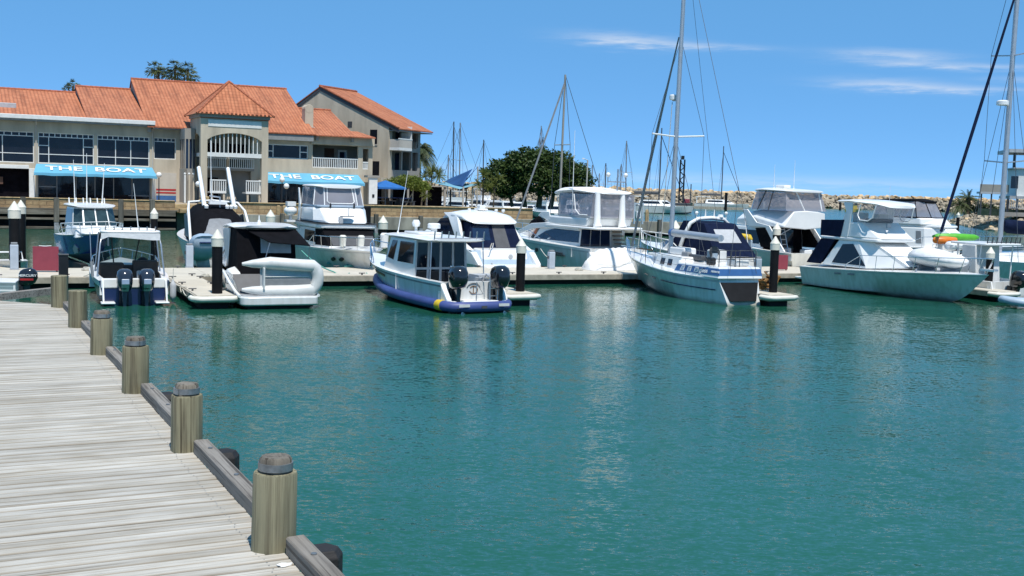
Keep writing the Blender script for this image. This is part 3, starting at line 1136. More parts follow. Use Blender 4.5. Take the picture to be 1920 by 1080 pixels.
# left wing
holes = [(-14.4, -9.35, 5.05, 7.6), (-9.05, -4.7, 5.05, 7.6), (-4.45, -0.2, 5.05, 7.6), (0.15, 2.0, 5.75, 7.6),
         (-14.4, -9.75, GZ, 4.55), (-9.1, -0.1, GZ, 4.55)]
mb = MB()
wall_with_holes(mb, -15.5, 2.6, GZ, 8.45, holes, 0.0, 0.35, 'stucco')
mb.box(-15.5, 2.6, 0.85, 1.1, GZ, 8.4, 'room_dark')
mb.box(-15.5, -15.2, 0.35, 11, GZ, 8.4, 'stucco')
mb.build('front_wall', rest)
TR = [(k / 8.0, 0.86, 1.0) for k in range(1, 8)]
window(rest, -14.4, -9.35, 5.05, 7.6, 0.12, [(k / 9.0, 0.86, 1.0) for k in range(1, 9)] + [(0.53, 0.0, 0.86), (0.0, 0, 1)], [(0.86, 0, 1), (0.3, 0, 1)])
window(rest, -9.05, -4.7, 5.05, 7.6, 0.12, [(k / 10.0, 0.86, 1.0) for k in range(1, 10)] + [(0.19, 0, 0.86), (0.81, 0, 0.86)], [(0.86, 0, 1), (0.3, 0, 1), (0.58, 0, 0.19), (0.58, 0.81, 1)])
window(rest, -4.45, -0.2, 5.05, 7.6, 0.12, [(k / 10.0, 0.86, 1.0) for k in range(1, 10)] + [(0.35, 0, 0.86), (0.64, 0, 0.86)], [(0.86, 0, 1), (0.28, 0, 1)])
window(rest, 0.15, 2.0, 5.75, 7.6, 0.12, [(k / 5.0, 0.82, 1.0) for k in range(1, 5)], [(0.82, 0, 1)])
window(rest, -9.1, -0.1, GZ, 4.55, 0.3, [(k / 6.0, 0, 1) for k in range(1, 6)], [(0.42, 0, 0.16), (0.18, 0.8, 1)], 0.09, 'mid_grey', 'room_dark')
for nm_, bx in (('lintel', (-15.3, -9.75, -0.05, 0.0, 4.55, 4.85)), ('pilaster', (-9.75, -9.3, -0.06, 0.3, GZ, 4.6)), ('pilaster', (0.0, 0.3, -0.05, 0.3, GZ, 4.5))):
    mb = MB()
    mb.box(*bx, 'trim_white')
    mb.build(nm_, rest, bevel=0.02)
mb = MB()
mb.box(-13.3, -11.7, 0.5, 0.56, 3.25, 3.85, 'room_brown')
mb.build('notice_board', rest)
mb = MB()
mb.box(0.3, 2.05, -0.06, 0.0, GZ, 4.6, 'stucco_light')
mb.build('painted_panel', rest)
st = MB()
for z0, z1, c in ((2.1, 2.62, 'stripe_blue'), (2.80, 2.93, 'red'), (3.05, 3.2, 'red')):
    st.box(0.34, 2.0, -0.075, -0.06, z0, z1, c)
st.build('painted_stripe', rest)
# eaves, gutter
mb = MB()
mb.box(-15.6, 0.1, -0.75, 0.4, 8.46, 8.62, 'soffit')
mb.build('soffit', rest)
mb = MB()
mb.box(-15.7, 0.15, -0.9, -0.75, 8.60, 8.95, 'trim_white')
mb.build('gutter', rest, bevel=0.03)
mb = MB()
mb.box(0.1, 3.3, -0.75, 0.4, 8.3, 8.42, 'soffit')
mb.build('soffit', rest)
for x in (-9.2, 0.05):
    mb = MB()
    mb.tube([(x, -0.8, 8.6), (x, -0.45, 8.4), (x, -0.06, 8.15), (x, -0.06, 4.6)], 0.05, 7, 'stucco_light')
    mb.build('downpipe', rest)
# roofs of the left wing (three steps) and of the centre
L = 10.0


def wing_roof(x0, x1, ez, rz, name='roof', y_e=-0.85, L=10.0, bk=10.0):
    mb = MB()
    roof_plane(mb, (x0, y_e, ez), (x1, y_e, ez), (x1, L, rz), (x0, L, rz))
    roof_plane(mb, (x1, L + bk, ez), (x0, L + bk, ez), (x0, L, rz), (x1, L, rz))
    r = mb.build(name, rest)
    c = MB()
    cap_tiles(c, (x0, L, rz + 0.02), (x1, L, rz + 0.02))
    c.build('ridge_cap', r)
    g = MB()
    for x in (x0 + 0.1, x1 - 0.35):
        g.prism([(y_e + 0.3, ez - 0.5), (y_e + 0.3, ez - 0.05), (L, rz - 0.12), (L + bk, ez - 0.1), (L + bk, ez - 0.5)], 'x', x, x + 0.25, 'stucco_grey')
    g.build('gable_wall', r)
    return r


wing_roof(-15.8, -5.35, 8.95, 11.65)
wing_roof(-5.35, -0.55, 8.97, 12.25)
r3 = wing_roof(-0.5, 14.2, 8.5, 13.25, bk=6.0)
wing_roof(14.2, 18.0, 8.45, 11.25, L=7.5, bk=1.5)
v = MB()
v.box(-12.2, -10.6, 1.6, 2.6, 9.2, 9.95, 'light_grey')
v.build('roof_vent', rest, bevel=0.04)
v = MB()
v.tube([(-13.6, 9.6, 11.5), (-13.6, 9.6, 12.1)], 0.5, 10, 'stucco')
v.build('roof_vent', rest)
# short low verge roof at the right hand end
mb = MB()
roof_plane(mb, (17.2, -0.85, 8.45), (19.9, -0.85, 8.45), (18.9, 1.6, 9.05), (17.2, 1.6, 9.05))
mb.build('roof', rest)
# chimney
ch = MB()
ch.box(13.8, 14.6, 1.5, 2.6, 8.6, 10.9, 'stucco')
ch.lathe([(0.41, -0.56), (0.41, 0.56)], (14.2, 2.05, 10.9), 16, 'stucco', 'y')
ch.build('chimney', rest, bevel=0.03)
fl = MB()
fl.box(13.7, 14.7, 1.35, 2.7, 8.8, 9.25, 'stucco_light')
fl.build('flashing', rest)
ho = MB()
ho.lathe([(0.2, 0.38), (0.2, 0.43)], (14.2, 2.05, 10.9), 12, 'room_dark', 'x')
ho.build('flue_opening', rest)
# right wing
holes = [(10.0, 13.75, 6.2, 7.5), (14.15, 18.5, 5.5, 7.6), (9.9, 18.6, GZ, 4.6), (18.95, 19.5, 5.5, 7.4)]
mb = MB()
wall_with_holes(mb, 8.9, 19.9, GZ, 8.3, holes, 0.0, 0.35, 'stucco')
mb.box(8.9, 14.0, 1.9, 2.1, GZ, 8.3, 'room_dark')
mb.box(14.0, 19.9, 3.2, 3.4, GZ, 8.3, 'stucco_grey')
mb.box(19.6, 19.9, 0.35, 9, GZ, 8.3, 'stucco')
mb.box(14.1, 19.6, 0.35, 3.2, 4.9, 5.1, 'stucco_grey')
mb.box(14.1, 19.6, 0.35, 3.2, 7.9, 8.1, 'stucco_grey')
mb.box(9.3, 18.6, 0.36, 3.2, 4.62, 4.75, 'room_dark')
mb.build('front_wall', rest)
mb = MB()
mb.box(16.2, 17.1, 3.1, 3.2, 5.1, 7.4, 'room_brown')
mb.build('brick_pier', rest)
mb = MB()
mb.box(17.5, 18.4, 3.08, 3.2, 5.1, 7.3, 'trim_white')
mb.box(17.65, 18.25, 3.04, 3.08, 5.9, 7.1, 'blue_glass')
mb.build('door', rest)
mb = MB()
mb.box(9.0, 14.0, -0.75, 0.2, 7.85, 8.35, 'soffit')
mb.build('fascia', rest)
mb = MB()
mb.box(13.95, 20.0, -0.25, 0.0, 7.65, 8.42, 'stucco')
mb.build('parapet_band', rest, bevel=0.02)
window(rest, 10.0, 13.75, 6.2, 7.5, 0.12, [(0.14, 0, 1), (0.80, 0, 1)], [(0.5, 0, 0.14), (0.5, 0.8, 1)], 0.1, back=None)
window(rest, 9.9, 18.6, GZ, 4.6, 0.3, [(k / 6.0, 0, 1) for k in range(1, 6)], [(0.12, 0, 0.2)], 0.09, 'dark_grey', 'room_dark')


def balustrade(name, parent, x0, x1, y, z0, z1, n, mat='trim_white', along='x'):
    mb = MB()
    if along == 'x':
        mb.box(x0, x1, y - 0.05, y + 0.05, z1 - 0.1, z1, mat)
        mb.box(x0, x1, y - 0.04, y + 0.04, z0, z0 + 0.08, mat)
        for i in range(n + 1):
            x = x0 + 0.04 + (x1 - x0 - 0.08) * i / n
            mb.box(x - 0.035, x + 0.035, y - 0.025, y + 0.025, z0 + 0.08, z1 - 0.1, mat)
    else:
        mb.box(y - 0.05, y + 0.05, x0, x1, z1 - 0.1, z1, mat)
        mb.box(y - 0.04, y + 0.04, x0, x1, z0, z0 + 0.08, mat)
        for i in range(n + 1):
            x = x0 + 0.04 + (x1 - x0 - 0.08) * i / n
            mb.box(y - 0.025, y + 0.025, x - 0.035, x + 0.035, z0 + 0.08, z1 - 0.1, mat)
    return mb.build(name, parent)


balustrade('balustrade', rest, 14.15, 18.5, 0.1, 5.5, 6.45, 24)
balustrade('balustrade', rest, 18.95, 19.5, 0.1, 5.5, 6.2, 4)


def awning(x0, x1, y1, z0, z1, words, tx, size, sx):
    """sloping canvas, hem, end gores; the words lie on the canvas"""
    a = MB()
    n = 14
    top, bot = [], []
    rings = []
    for i in range(n + 1):
        x = x0 + (x1 - x0) * i / n
        sag = 0.015 * math.sin(i * 2.1)
        ex = 0.25 * (2.0 * i / n - 1)
        rings.append([(x, -0.02, z1), (x + ex * 0.5, -y1 * 0.5, (z0 + z1) / 2 - 0.02 + sag), (x + ex, -y1, z0 + sag), (x + ex, -y1 - 0.005, z0 - 0.22 + sag * 2), (x + ex, -y1 + 0.02, z0 - 0.22 + sag * 2), (x + ex, -y1 + 0.03, z0 - 0.02 + sag), (x, -0.02, z1 - 0.04)])
    a.loft(rings, 'awning_blue')
    o = a.build('awning', rest)
    k = math.atan2(z1 - z0, y1)
    f = MB()
    for x in (x0 - 0.2, x1 + 0.2):
        f.tube([(x, -y1, z0 - 0.05), (x, 0, z0 - 0.3)], 0.035, 6, 'trim_white')
    f.build('awning_arm', o)
    t = text_obj('lettering', words, size, o, 'lettering_white', 0.004, sx, 0.012)
    t.location = (tx, -y1 * 0.5 - 0.03, (z0 + z1) / 2 + 0.035)
    t.rotation_euler = (k, 0, 0)
    return o


awning(-9.2, 0.0, 1.35, 4.28, 5.0, 'THE  BOAT', -4.55, 0.98, 1.62)
awning(9.6, 18.5, 1.35, 4.18, 4.95, 'THE  BOAT', 14.0, 0.98, 1.62)
for i, x in enumerate((-9.4, -4.6, -0.05)):
    g = MB()
    g.tube([(x, 0.0, 7.55), (x + 0.1, -0.35, 7.6)], 0.03, 5, 'light_grey')
    if i == 1: g.build('wall_lamp', rest)
# tower
tw0, tw1, ty = 3.15, 8.8, -5.2
mb = MB()
for x0, x1 in ((tw0, tw0 + 0.55), (tw1 - 0.55, tw1)):
    mb.box(x0, x1, ty, ty + 0.6, 1.45, 9.3, 'stucco')
mb.box(tw0 - 0.0, tw0 + 0.5, -0.9, -0.3, GZ, 9.3, 'stucco')
mb.box(tw1 - 0.5, tw1, -0.9, -0.3, GZ, 9.3, 'stucco')
# arch head, front
arc = []
xa, xb = tw0 + 0.55, tw1 - 0.55
for i in range(13):
    t = i / 12.0
    arc.append((xa + (xb - xa) * t, 7.45 + 0.62 * math.sin(PI * t) ** 0.7))
vs = [(x, z) for x, z in arc] + [(xb, 9.3), (xa, 9.3)]
for y0, y1 in ((ty, ty + 0.45),):
    for i in range(12):
        (x0, z0), (x1, z1) = arc[i], arc[i + 1]
        mb.add([(x0, y0, z0), (x1, y0, z1), (x1, y0, 9.3), (x0, y0, 9.3), (x0, y1, z0), (x1, y1, z1), (x1, y1, 9.3), (x0, y1, 9.3)],
               [(0, 1, 2, 3), (7, 6, 5, 4), (0, 4, 5, 1)], 'stucco')
arcs = []
for i in range(9):
    t = i / 8.0
    arcs.append((ty + 0.6 + (-0.9 - ty - 0.6) * t, 7.45 + 0.55 * math.sin(PI * t) ** 0.7))
for x0, x1 in ((tw0 + 0.06, tw0 + 0.4), (tw1 - 0.4, tw1 - 0.06)):
    for i in range(8):
        (ya, za), (yb, zb) = arcs[i], arcs[i + 1]
        mb.add([(x0, ya, za), (x0, yb, zb), (x0, yb, 9.3), (x0, ya, 9.3), (x1, ya, za), (x1, yb, zb), (x1, yb, 9.3), (x1, ya, 9.3)],
               [(0, 1, 2, 3), (7, 6, 5, 4), (0, 4, 5, 1)], 'stucco')
mb.build('tower_wall', rest)
mb = MB()
mb.box(tw0 + 0.6, tw1 - 0.6, ty - 0.04, ty, 8.55, 9.1, 'trim_white')
mb.build('sign_panel', rest)
mb = MB()
mb.box(tw0 - 0.12, tw1 + 0.12, ty - 0.12, -0.3, 9.3, 9.55, 'stucco_grey')
mb.box(tw0 - 0.02, tw1 + 0.02, ty - 0.015, ty + 0.2, 9.2, 9.3, 'ridge_tile')
mb.build('cornice', rest)
fz, ap = 9.56, V(((tw0 + tw1) / 2, (ty - 0.3) / 2 + 0.1, 12.55))
c4 = [V((tw0 - 0.4, ty - 0.4, fz)), V((tw1 + 0.4, ty - 0.4, fz)), V((tw1 + 0.4, 0.3, fz)), V((tw0 - 0.4, 0.3, fz))]
mb = MB()
for i in range(4):
    a, b_ = c4[i], c4[(i + 1) % 4]
    u = (b_ - a).normalized()
    nr = u.cross(ap - a).normalized()
    vv = nr.cross(u)
    uv = [((p - a).dot(u), (p - a).dot(vv)) for p in (a, b_, ap)]
    mb.add([a, b_, ap], [(0, 1, 2)], 'roof_tile', [uv])
mb.add(c4, [(3, 2, 1, 0)], 'soffit')
tr = mb.build('tower_roof', rest)
c = MB()
for p in c4: cap_tiles(c, p, ap, 0.11)
c.build('hip_cap', tr)
e = MB()
for i in range(19):
    x = tw0 - 0.3 + (tw1 - tw0 + 0.6) * i / 18
    e.tube([(x, ty - 0.42, fz + 0.05), (x, ty - 0.2, fz + 0.12)], 0.1, 6, 'ridge_tile')
e.build('eave_tile', tr)
# arch grille and beams
g = MB()
g.box(xa, xb, ty + 0.05, ty + 0.3, 6.05, 6.4, 'trim_white')
for i in range(1, 13):
    t = i / 13.0
    x = xa + (xb - xa) * t
    g.box(x - 0.035, x + 0.035, ty + 0.14, ty + 0.2, 6.4, 7.43 + 0.62 * math.sin(PI * t) ** 0.7, 'trim_white')
g.build('arch_grille', rest)
for sx in (tw0 + 0.15, tw1 - 0.35):
    g = MB()
    g.box(sx, sx + 0.2, ty + 0.6, -0.9, 6.05, 6.35, 'trim_white')
    g.build('side_beam', rest)
# inside of the tower: back wall, upper gallery, stair, lower balconies
mb = MB()
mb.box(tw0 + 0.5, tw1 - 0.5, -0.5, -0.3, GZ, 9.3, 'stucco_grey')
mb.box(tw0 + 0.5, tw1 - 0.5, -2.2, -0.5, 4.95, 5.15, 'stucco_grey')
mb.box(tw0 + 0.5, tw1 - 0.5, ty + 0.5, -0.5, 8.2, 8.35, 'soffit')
mb.build('inner_wall', rest)
mb = MB()
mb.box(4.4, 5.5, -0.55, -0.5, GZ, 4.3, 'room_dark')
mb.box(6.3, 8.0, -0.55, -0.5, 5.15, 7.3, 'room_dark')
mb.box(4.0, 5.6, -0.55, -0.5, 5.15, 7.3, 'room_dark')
mb.build('doorway', rest)
balustrade('balustrade', rest, tw0 + 0.5, tw1 - 0.5, -2.2, 5.15, 6.05, 26)
mb = MB()
for i in range(11):
    mb.box(5.5, 6.6, ty + 1.0 + i * 0.28, ty + 1.3 + i * 0.28, 1.5, 1.75 + 0.19 * i, 'stucco')
mb.build('stair', rest)
mb = MB()
mb.add([(5.4, ty + 0.6, 6.1), (5.65, ty + 0.6, 6.1), (6.4, -0.8, 3.6), (6.15, -0.8, 3.6), (5.4, ty + 0.6, 5.9), (5.65, ty + 0.6, 5.9), (6.4, -0.8, 3.4), (6.15, -0.8, 3.4)],
       [(0, 1, 2, 3), (7, 6, 5, 4), (0, 3, 7, 4), (1, 5, 6, 2), (0, 4, 5, 1), (3, 2, 6, 7)], 'stucco_grey')
mb.build('stair_stringer', rest)
for x0, x1 in ((3.95, 5.3), (6.95, 8.3)):
    b1 = MB()
    b1.box(x0, x1, ty + 0.1, ty + 1.6, 3.0, 3.12, 'trim_white')
    for xx in (x0 + 0.1, x1 - 0.25):
        b1.box(xx, xx + 0.15, ty + 0.15, ty + 0.3, 1.5, 3.0, 'stucco')
    bb = b1.build('low_balcony', rest)
    balustrade('balustrade', bb, x0, x1, ty + 0.15, 3.12, 4.15, 7)
mb = MB()
mb.box(8.05, 8.5, ty + 0.25, ty + 0.32, 1.9, 4.2, 'trim_white')
mb.box(8.12, 8.43, ty + 0.235, ty + 0.25, 2.1, 2.5, 'stripe_blue')
mb.build('menu_board', rest)
# glazed link on the left of the tower
mb = MB()
mb.box(2.3, 3.15, -2.6, -2.4, GZ, 5.0, 'stucco_grey')
mb.box(2.3, 3.15, -2.6, 0.2, 7.5, 8.4, 'stucco_grey')
mb.box(2.3, 2.5, -2.6, 0.0, GZ, 5.0, 'stucco_light')
for x in (2.3, 2.6, 2.9):
    mb.box(x, x + 0.1, -2.6, -2.45, 5.0, 7.5, 'stucco_grey')
for y in (-1.8, -0.9):
    mb.box(2.3, 2.4, y, y + 0.12, 5.0, 7.5, 'stucco_grey')
mb.build('link_wall', rest)
mb = MB()
mb.box(2.34, 3.15, -2.5, -2.48, 5.0, 7.5, 'blue_glass')
mb.box(2.34, 2.36, -2.45, -0.05, 5.0, 7.5, 'blue_glass')
mb.build('link_pane', rest)
for x in (2.2, 2.55, 2.9):
    mb = MB()
    mb.box(x, x + 0.14, -3.0, -2.85, GZ, 4.45, 'trim_white' if x < 2.4 else 'stucco')
    mb.ball((x + 0.07, -2.92, 4.55), 0.1, 'globe_white', 8, 5)
    mb.build('portico_post', rest)
p = MB()
p.box(19.2, 20.0, -1.25, -0.9, 2.3, 4.75, 'trim_white')
p.box(19.0, 20.2, -1.35, -0.3, 4.75, 4.95, 'stucco_grey')
p.box(19.5, 19.72, -1.28, -1.25, 2.9, 3.2, 'black')
p.build('entrance_pier', rest)

# outdoor tables under the awning read only as dark shapes
random.seed(12)
# apartment block to the right, turned the other way
C2 = D(728, 300, 112.5)
C2.z = 0
apt = thing('apartment_block', 'three storey rendered block with lopsided orange gable roof and recessed balconies', 'apartment block', C2, rad(-27))
apt.scale = (1.06, 0.72, 1.085)
apt.location.z = -0.18
# local: -x along the gable wall away to the left, +y along the balcony side away to the right
GW = 11.5
ap_x, ap_z = -8.0, 13.05
mb = MB()
gh = [(-GW, GZ), (0, GZ), (0, 9.55), (ap_x, ap_z - 0.1), (-GW, 10.9)]
mb.prism(gh, 'y', 0.0, 0.3, 'stucco')
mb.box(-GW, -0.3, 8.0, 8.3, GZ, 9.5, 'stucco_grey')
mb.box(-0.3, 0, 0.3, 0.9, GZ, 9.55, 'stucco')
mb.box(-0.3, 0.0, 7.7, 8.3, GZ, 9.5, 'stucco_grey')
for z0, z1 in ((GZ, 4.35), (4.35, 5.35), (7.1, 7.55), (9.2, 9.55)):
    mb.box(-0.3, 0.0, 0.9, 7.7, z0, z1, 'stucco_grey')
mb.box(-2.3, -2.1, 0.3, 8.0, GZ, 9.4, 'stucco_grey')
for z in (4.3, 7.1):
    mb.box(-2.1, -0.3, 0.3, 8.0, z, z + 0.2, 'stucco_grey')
mb.build('wall', apt)
for y in (3.4, 6.0):
    mb = MB()
    mb.box(-0.28, -0.02, y, y + 0.25, 5.35, 9.2, 'stucco_grey')
    mb.build('balcony_pier', apt)
mb = MB()
mb.box(0.0, 1.1, 0.25, 3.5, 7.15, 7.4, 'trim_white')
mb.box(1.0, 1.1, 0.25, 3.5, 7.4, 8.15, 'stucco_light')
mb.box(0.0, 1.0, 0.25, 0.35, 7.4, 8.15, 'stucco_light')
mb.box(0.0, 1.0, 3.4, 3.5, 7.4, 8.15, 'stucco_light')
bal = mb.build('balcony', apt)
mb = MB()
mb.box(0.98, 1.12, 0.2, 3.55, 8.15, 8.25, 'trim_white')
mb.build('balcony_rail', bal)
mb = MB()
mb.box(-0.05, 1.1, 3.3, 3.42, 8.25, 9.4, 'trim_white')
mb.build('privacy_screen', apt)
for x0, x1, z0, z1 in ((-2.1, -1.3, 7.65, 9.0), (-1.75, -1.0, 4.75, 6.1)):
    wmb = MB()
    wmb.box(x0, x1, -0.03, 0.0, z0, z1, 'dark_glass')
    wo_ = wmb.build('window', apt)
    s = MB()
    s.box(x0 - 0.06, x1 + 0.06, -0.07, -0.03, z0 - 0.1, z0, 'stucco_light')
    s.build('sill', wo_)
wmb = MB()
wmb.box(-4.7, -4.2, -0.03, 0.0, 9.2, 9.75, 'dark_grey')
wmb.build('vent_window', apt)
wmb = MB()
for y0 in (3.8, 6.4):
    wmb.box(-2.1, -2.06, y0, y0 + 1.3, 5.4, 7.0, 'blue_glass')
    wmb.box(-2.1, -2.06, y0, y0 + 1.3, 7.7, 9.1, 'blue_glass')
wmb.build('balcony_door', apt)
mb = MB()
for i in range(7):
    mb.box(0.0, 0.28, 1.2 + i * 0.9, 1.28 + i * 0.9, 7.4, 8.1, 'stucco_grey')
mb.build('slat_screen', apt)
mb = MB()
roof_plane(mb, (1.2, -0.16, 9.12), (1.2, 8.9, 9.12), (ap_x, 8.9, ap_z), (ap_x, -0.16, ap_z))
roof_plane(mb, (-GW - 0.5, 8.9, 10.75), (-GW - 0.5, -0.16, 10.75), (ap_x, -0.16, ap_z), (ap_x, 8.9, ap_z))
rf = mb.build('roof', apt)
c = MB()
cap_tiles(c, (ap_x, -0.16, ap_z + 0.03), (ap_x, 8.9, ap_z + 0.03))
cap_tiles(c, (1.2, -0.16, 9.17), (ap_x, -0.16, ap_z + 0.02), 0.1)
c.build('ridge_cap', rf)
b_ = MB()
for (xa_, za_), (xb_, zb_) in (((1.15, 9.02), (ap_x, ap_z - 0.12)), ((-GW - 0.45, 10.62), (ap_x, ap_z - 0.12))):
    b_.add([(xa_, -0.10, za_), (xb_, -0.10, zb_), (xb_, -0.10, zb_ - 0.3), (xa_, -0.10, za_ - 0.3), (xa_, -0.012, za_), (xb_, -0.012, zb_), (xb_, -0.012, zb_ - 0.3), (xa_, -0.012, za_ - 0.3)],
           [(0, 1, 2, 3), (7, 6, 5, 4), (0, 4, 5, 1), (3, 2, 6, 7), (0, 3, 7, 4), (1, 5, 6, 2)], 'dark_grey')
b_.build('bargeboard', rf)
mb = MB()
mb.box(-0.2, 1.15, 0.02, 8.8, 8.9, 8.98, 'soffit')
mb.build('soffit', rf)
mb = MB()
mb.box(-0.4, -0.05, -1.6, -0.1, 4.2, 4.6, 'stucco')
mb.build('entry_canopy', apt)

# white house at the right edge on the headland
WH = V((128.0, 290.0, 2.2))
wh = thing('white_beach_house', 'modern white house with slatted balcony and roof terrace behind the tall right mast', 'house', D(1884, 385, 165), rad(-14))
wh.location.z = 2.2
mb = MB()
mb.box(0, 12, 0, 9, 0.0, 0.6, 'stucco_grey')
mb.box(1.6, 12, 0.6, 9, 3.0, 7.0, 'trim_white')
mb.box(0.6, 12, 0, 9, 2.6, 3.0, 'light_grey')
mb.box(0.9, 12, 0.2, 9, 7.0, 7.15, 'light_grey')
mb.build('wall', wh)
for x in (0.3, 1.6, 3.4, 6, 9):
    mb = MB()
    mb.box(x, x + 0.3, 0.3, 0.6, 0.6, 2.6, 'dark_grey')
    mb.build('column', wh)
mb = MB()
mb.box(-3.4, 0.6, 1.0, 4.0, 3.2, 3.5, 'light_grey')
mb.box(-3.4, 0.6, 1.0, 1.12, 3.5, 4.6, 'stucco_grey')
mb.build('side_deck', wh)
for x in (-3.2, -1.8, -0.4):
    mb = MB()
    mb.box(x, x + 0.2, 1.2, 1.4, 0, 3.2, 'dark_grey')
    mb.build('column', wh)
balustrade('balustrade', wh, 0.6, 12, 0.05, 1.2, 2.9, 40, 'light_grey')
mb = MB()
mb.box(0.7, 1.7, 0.55, 0.6, 4.1, 5.9, 'dark_glass')
mb.box(3.0, 11.0, 0.55, 0.6, 4.1, 6.2, 'blue_glass')
mb.build('window', wh)
mb = MB()
mb.box(0.0, 12.5, -0.6, 9.3, 9.3, 9.8, 'light_grey')
mb.build('roof', wh)
for x in (0.8, 4.0, 7.5):
    mb = MB()
    mb.box(x, x + 0.35, 0.4, 0.7, 7.15, 9.3, 'dark_grey')
    mb.build('column', wh)


def globe_lamp(px, py, y, label, h_ground=GZ):
    p = D(px, py, y)
    t = thing('globe_lamp', label, 'street lamp', (p.x, p.y, h_ground), 0, 'white globe lamps along the quay')
    mb = MB()
    h = p.z - h_ground
    mb.lathe([(0.09, 0), (0.06, 0.25), (0.045, 0.3), (0.04, h - 0.2), (0.09, h - 0.18)], (0, 0, 0), 8, 'black')
    mb.build('pole', t, smooth=40)
    g = MB()
    g.ball((0, 0, h), 0.24, 'globe_white', 16, 10)
    g.build('globe', t, smooth=80)
    return t


globe_lamp(298, 328, 95.5, 'globe lamp in front of the striped red white and blue panel')
globe_lamp(372, 345, 92.5, 'globe lamp at the foot of the tower')
globe_lamp(537, 349, 96.5, 'globe lamp below the left letters of the right hand awning')
globe_lamp(529, 337, 99.5, 'globe lamp just touching the right hand awning, behind the lower one')
globe_lamp(576, 353, 97.5, 'globe lamp beside the flybridge of the cruiser with the clear enclosure')
globe_lamp(1180, 375, 98.0, 'globe lamp on a white pole behind the yacht with two white poles', 1.38)

# ------------------------------------------------------------------ floating pontoons
MA = rad(24.5)
ME, MU = V((math.cos(MA), math.sin(MA), 0)), V((math.sin(MA), -math.cos(MA), 0))
MO = W(690, 515, 0.45)
MO.z = 0
HEAD_OUT = MA - PI / 2        # bow towards the jetty
HEAD_IN = MA + PI / 2         # stern towards the jetty


def P_(a, b, z=0.0):
    return MO + ME * a + MU * b + V((0, 0, z))


def pontoon(name, label, a0, b0, a1, b1, slab, along, loc_label=None):
    """deck slabs, cream edge timber, dark floats; local x = ME, y = -MU"""
    t = thing(name, label, 'pontoon', P_(0, 0), MA, 'cream topped floating pontoons')
    x0, x1, y0, y1 = a0, a1, -b1, -b0
    n = max(1, int(((x1 - x0) if along == 'x' else (y1 - y0)) / slab))
    for i in range(n):
        mb = MB()
        g = 0.006
        if along == 'x':
            s0, s1 = x0 + (x1 - x0) * i / n, x0 + (x1 - x0) * (i + 1) / n
            mb.box(s0 + g, s1 - g, y0 + 0.02, y1 - 0.02, 0.33, 0.45, 'decking')
        else:
            s0, s1 = y0 + (y1 - y0) * i / n, y0 + (y1 - y0) * (i + 1) / n
            mb.box(x0 + 0.02, x1 - 0.02, s0 + g, s1 - g, 0.33, 0.45, 'decking')
        mb.build('deck_slab', t, bevel=0.012)
    f = MB()
    f.box(x0 - 0.04, x1 + 0.04, y0 - 0.05, y0 + 0.02, 0.20, 0.43, 'fascia')
    f.box(x0 - 0.04, x1 + 0.04, y1 - 0.02, y1 + 0.05, 0.20, 0.43, 'fascia')
    f.box(x0 - 0.05, x0 + 0.02, y0, y1, 0.20, 0.43, 'fascia')
    f.box(x1 - 0.02, x1 + 0.05, y0, y1, 0.20, 0.43, 'fascia')
    f.build('edge_timber', t, bevel=0.012)
    d = MB()
    d.box(x0 + 0.15, x1 - 0.15, y0 + 0.15, y1 - 0.15, -0.4, 0.33, 'float_dark')
    d.build('float', t)
    ln = (x1 - x0) if along == 'x' else (y1 - y0)
    for i in range(int(ln / 2.2)):
        q = (i + 0.6) / int(ln / 2.2)
        for sgn in (0, 1):
            if along == 'x': xx, yy = x0 + ln * q, (y0 + 0.12 if sgn else y1 - 0.12)
            else: xx, yy = (x0 + 0.1 if sgn else x1 - 0.1), y0 + ln * q
            c = MB()
            c.tube([(xx - 0.13, yy, 0.53), (xx, yy, 0.53), (xx + 0.13, yy, 0.53)], 0.022, 5, 'dark_grey')
            c.box(xx - 0.03, xx + 0.03, yy - 0.02, yy + 0.02, 0.44, 0.53, 'dark_grey')
            c.build('cleat', t)
    if along == 'y':
        e = MB()
        e.tube([(x0 - 0.12, y0 + 0.35, 0.33), (x0 - 0.1, y0 - 0.05, 0.33), (x0 + 0.15, y0 - 0.14, 0.33), (x1 - 0.15, y0 - 0.14, 0.33), (x1 + 0.1, y0 - 0.05, 0.33), (x1 + 0.12, y0 + 0.35, 0.33)], 0.095, 8, 'cream')
        e.build('end_bumper', t, smooth=60)
    return t


pontoon('main_pontoon', 'long cream main walkway the boats lie along', -22, -3.9, 30, 0.25, 2.6, 'x')
pontoon('finger_pontoon', 'finger pontoon between the twin outboard boat and the black canopy cruiser', -8.05, 0.3, -6.85, 7.55, 1.8, 'y')
pontoon('finger_pontoon', 'finger pontoon beside the boat with the blue foam collar', 2.55, 0.3, 3.75, 8.2, 1.8, 'y')
pontoon('finger_pontoon', 'finger pontoon at the stern of the blue and white yacht', 12.75, 0.3, 13.9, 9.9, 1.8, 'y')
pontoon('finger_pontoon', 'finger pontoon behind the bow of the big flybridge cruiser', 24.5, 0.3, 25.6, 10.0, 1.8, 'y')
pontoon('finger_pontoon', 'short finger pontoon behind the maroon panel on the left', -14.9, -8.6, -13.4, -3.95, 1.6, 'y')


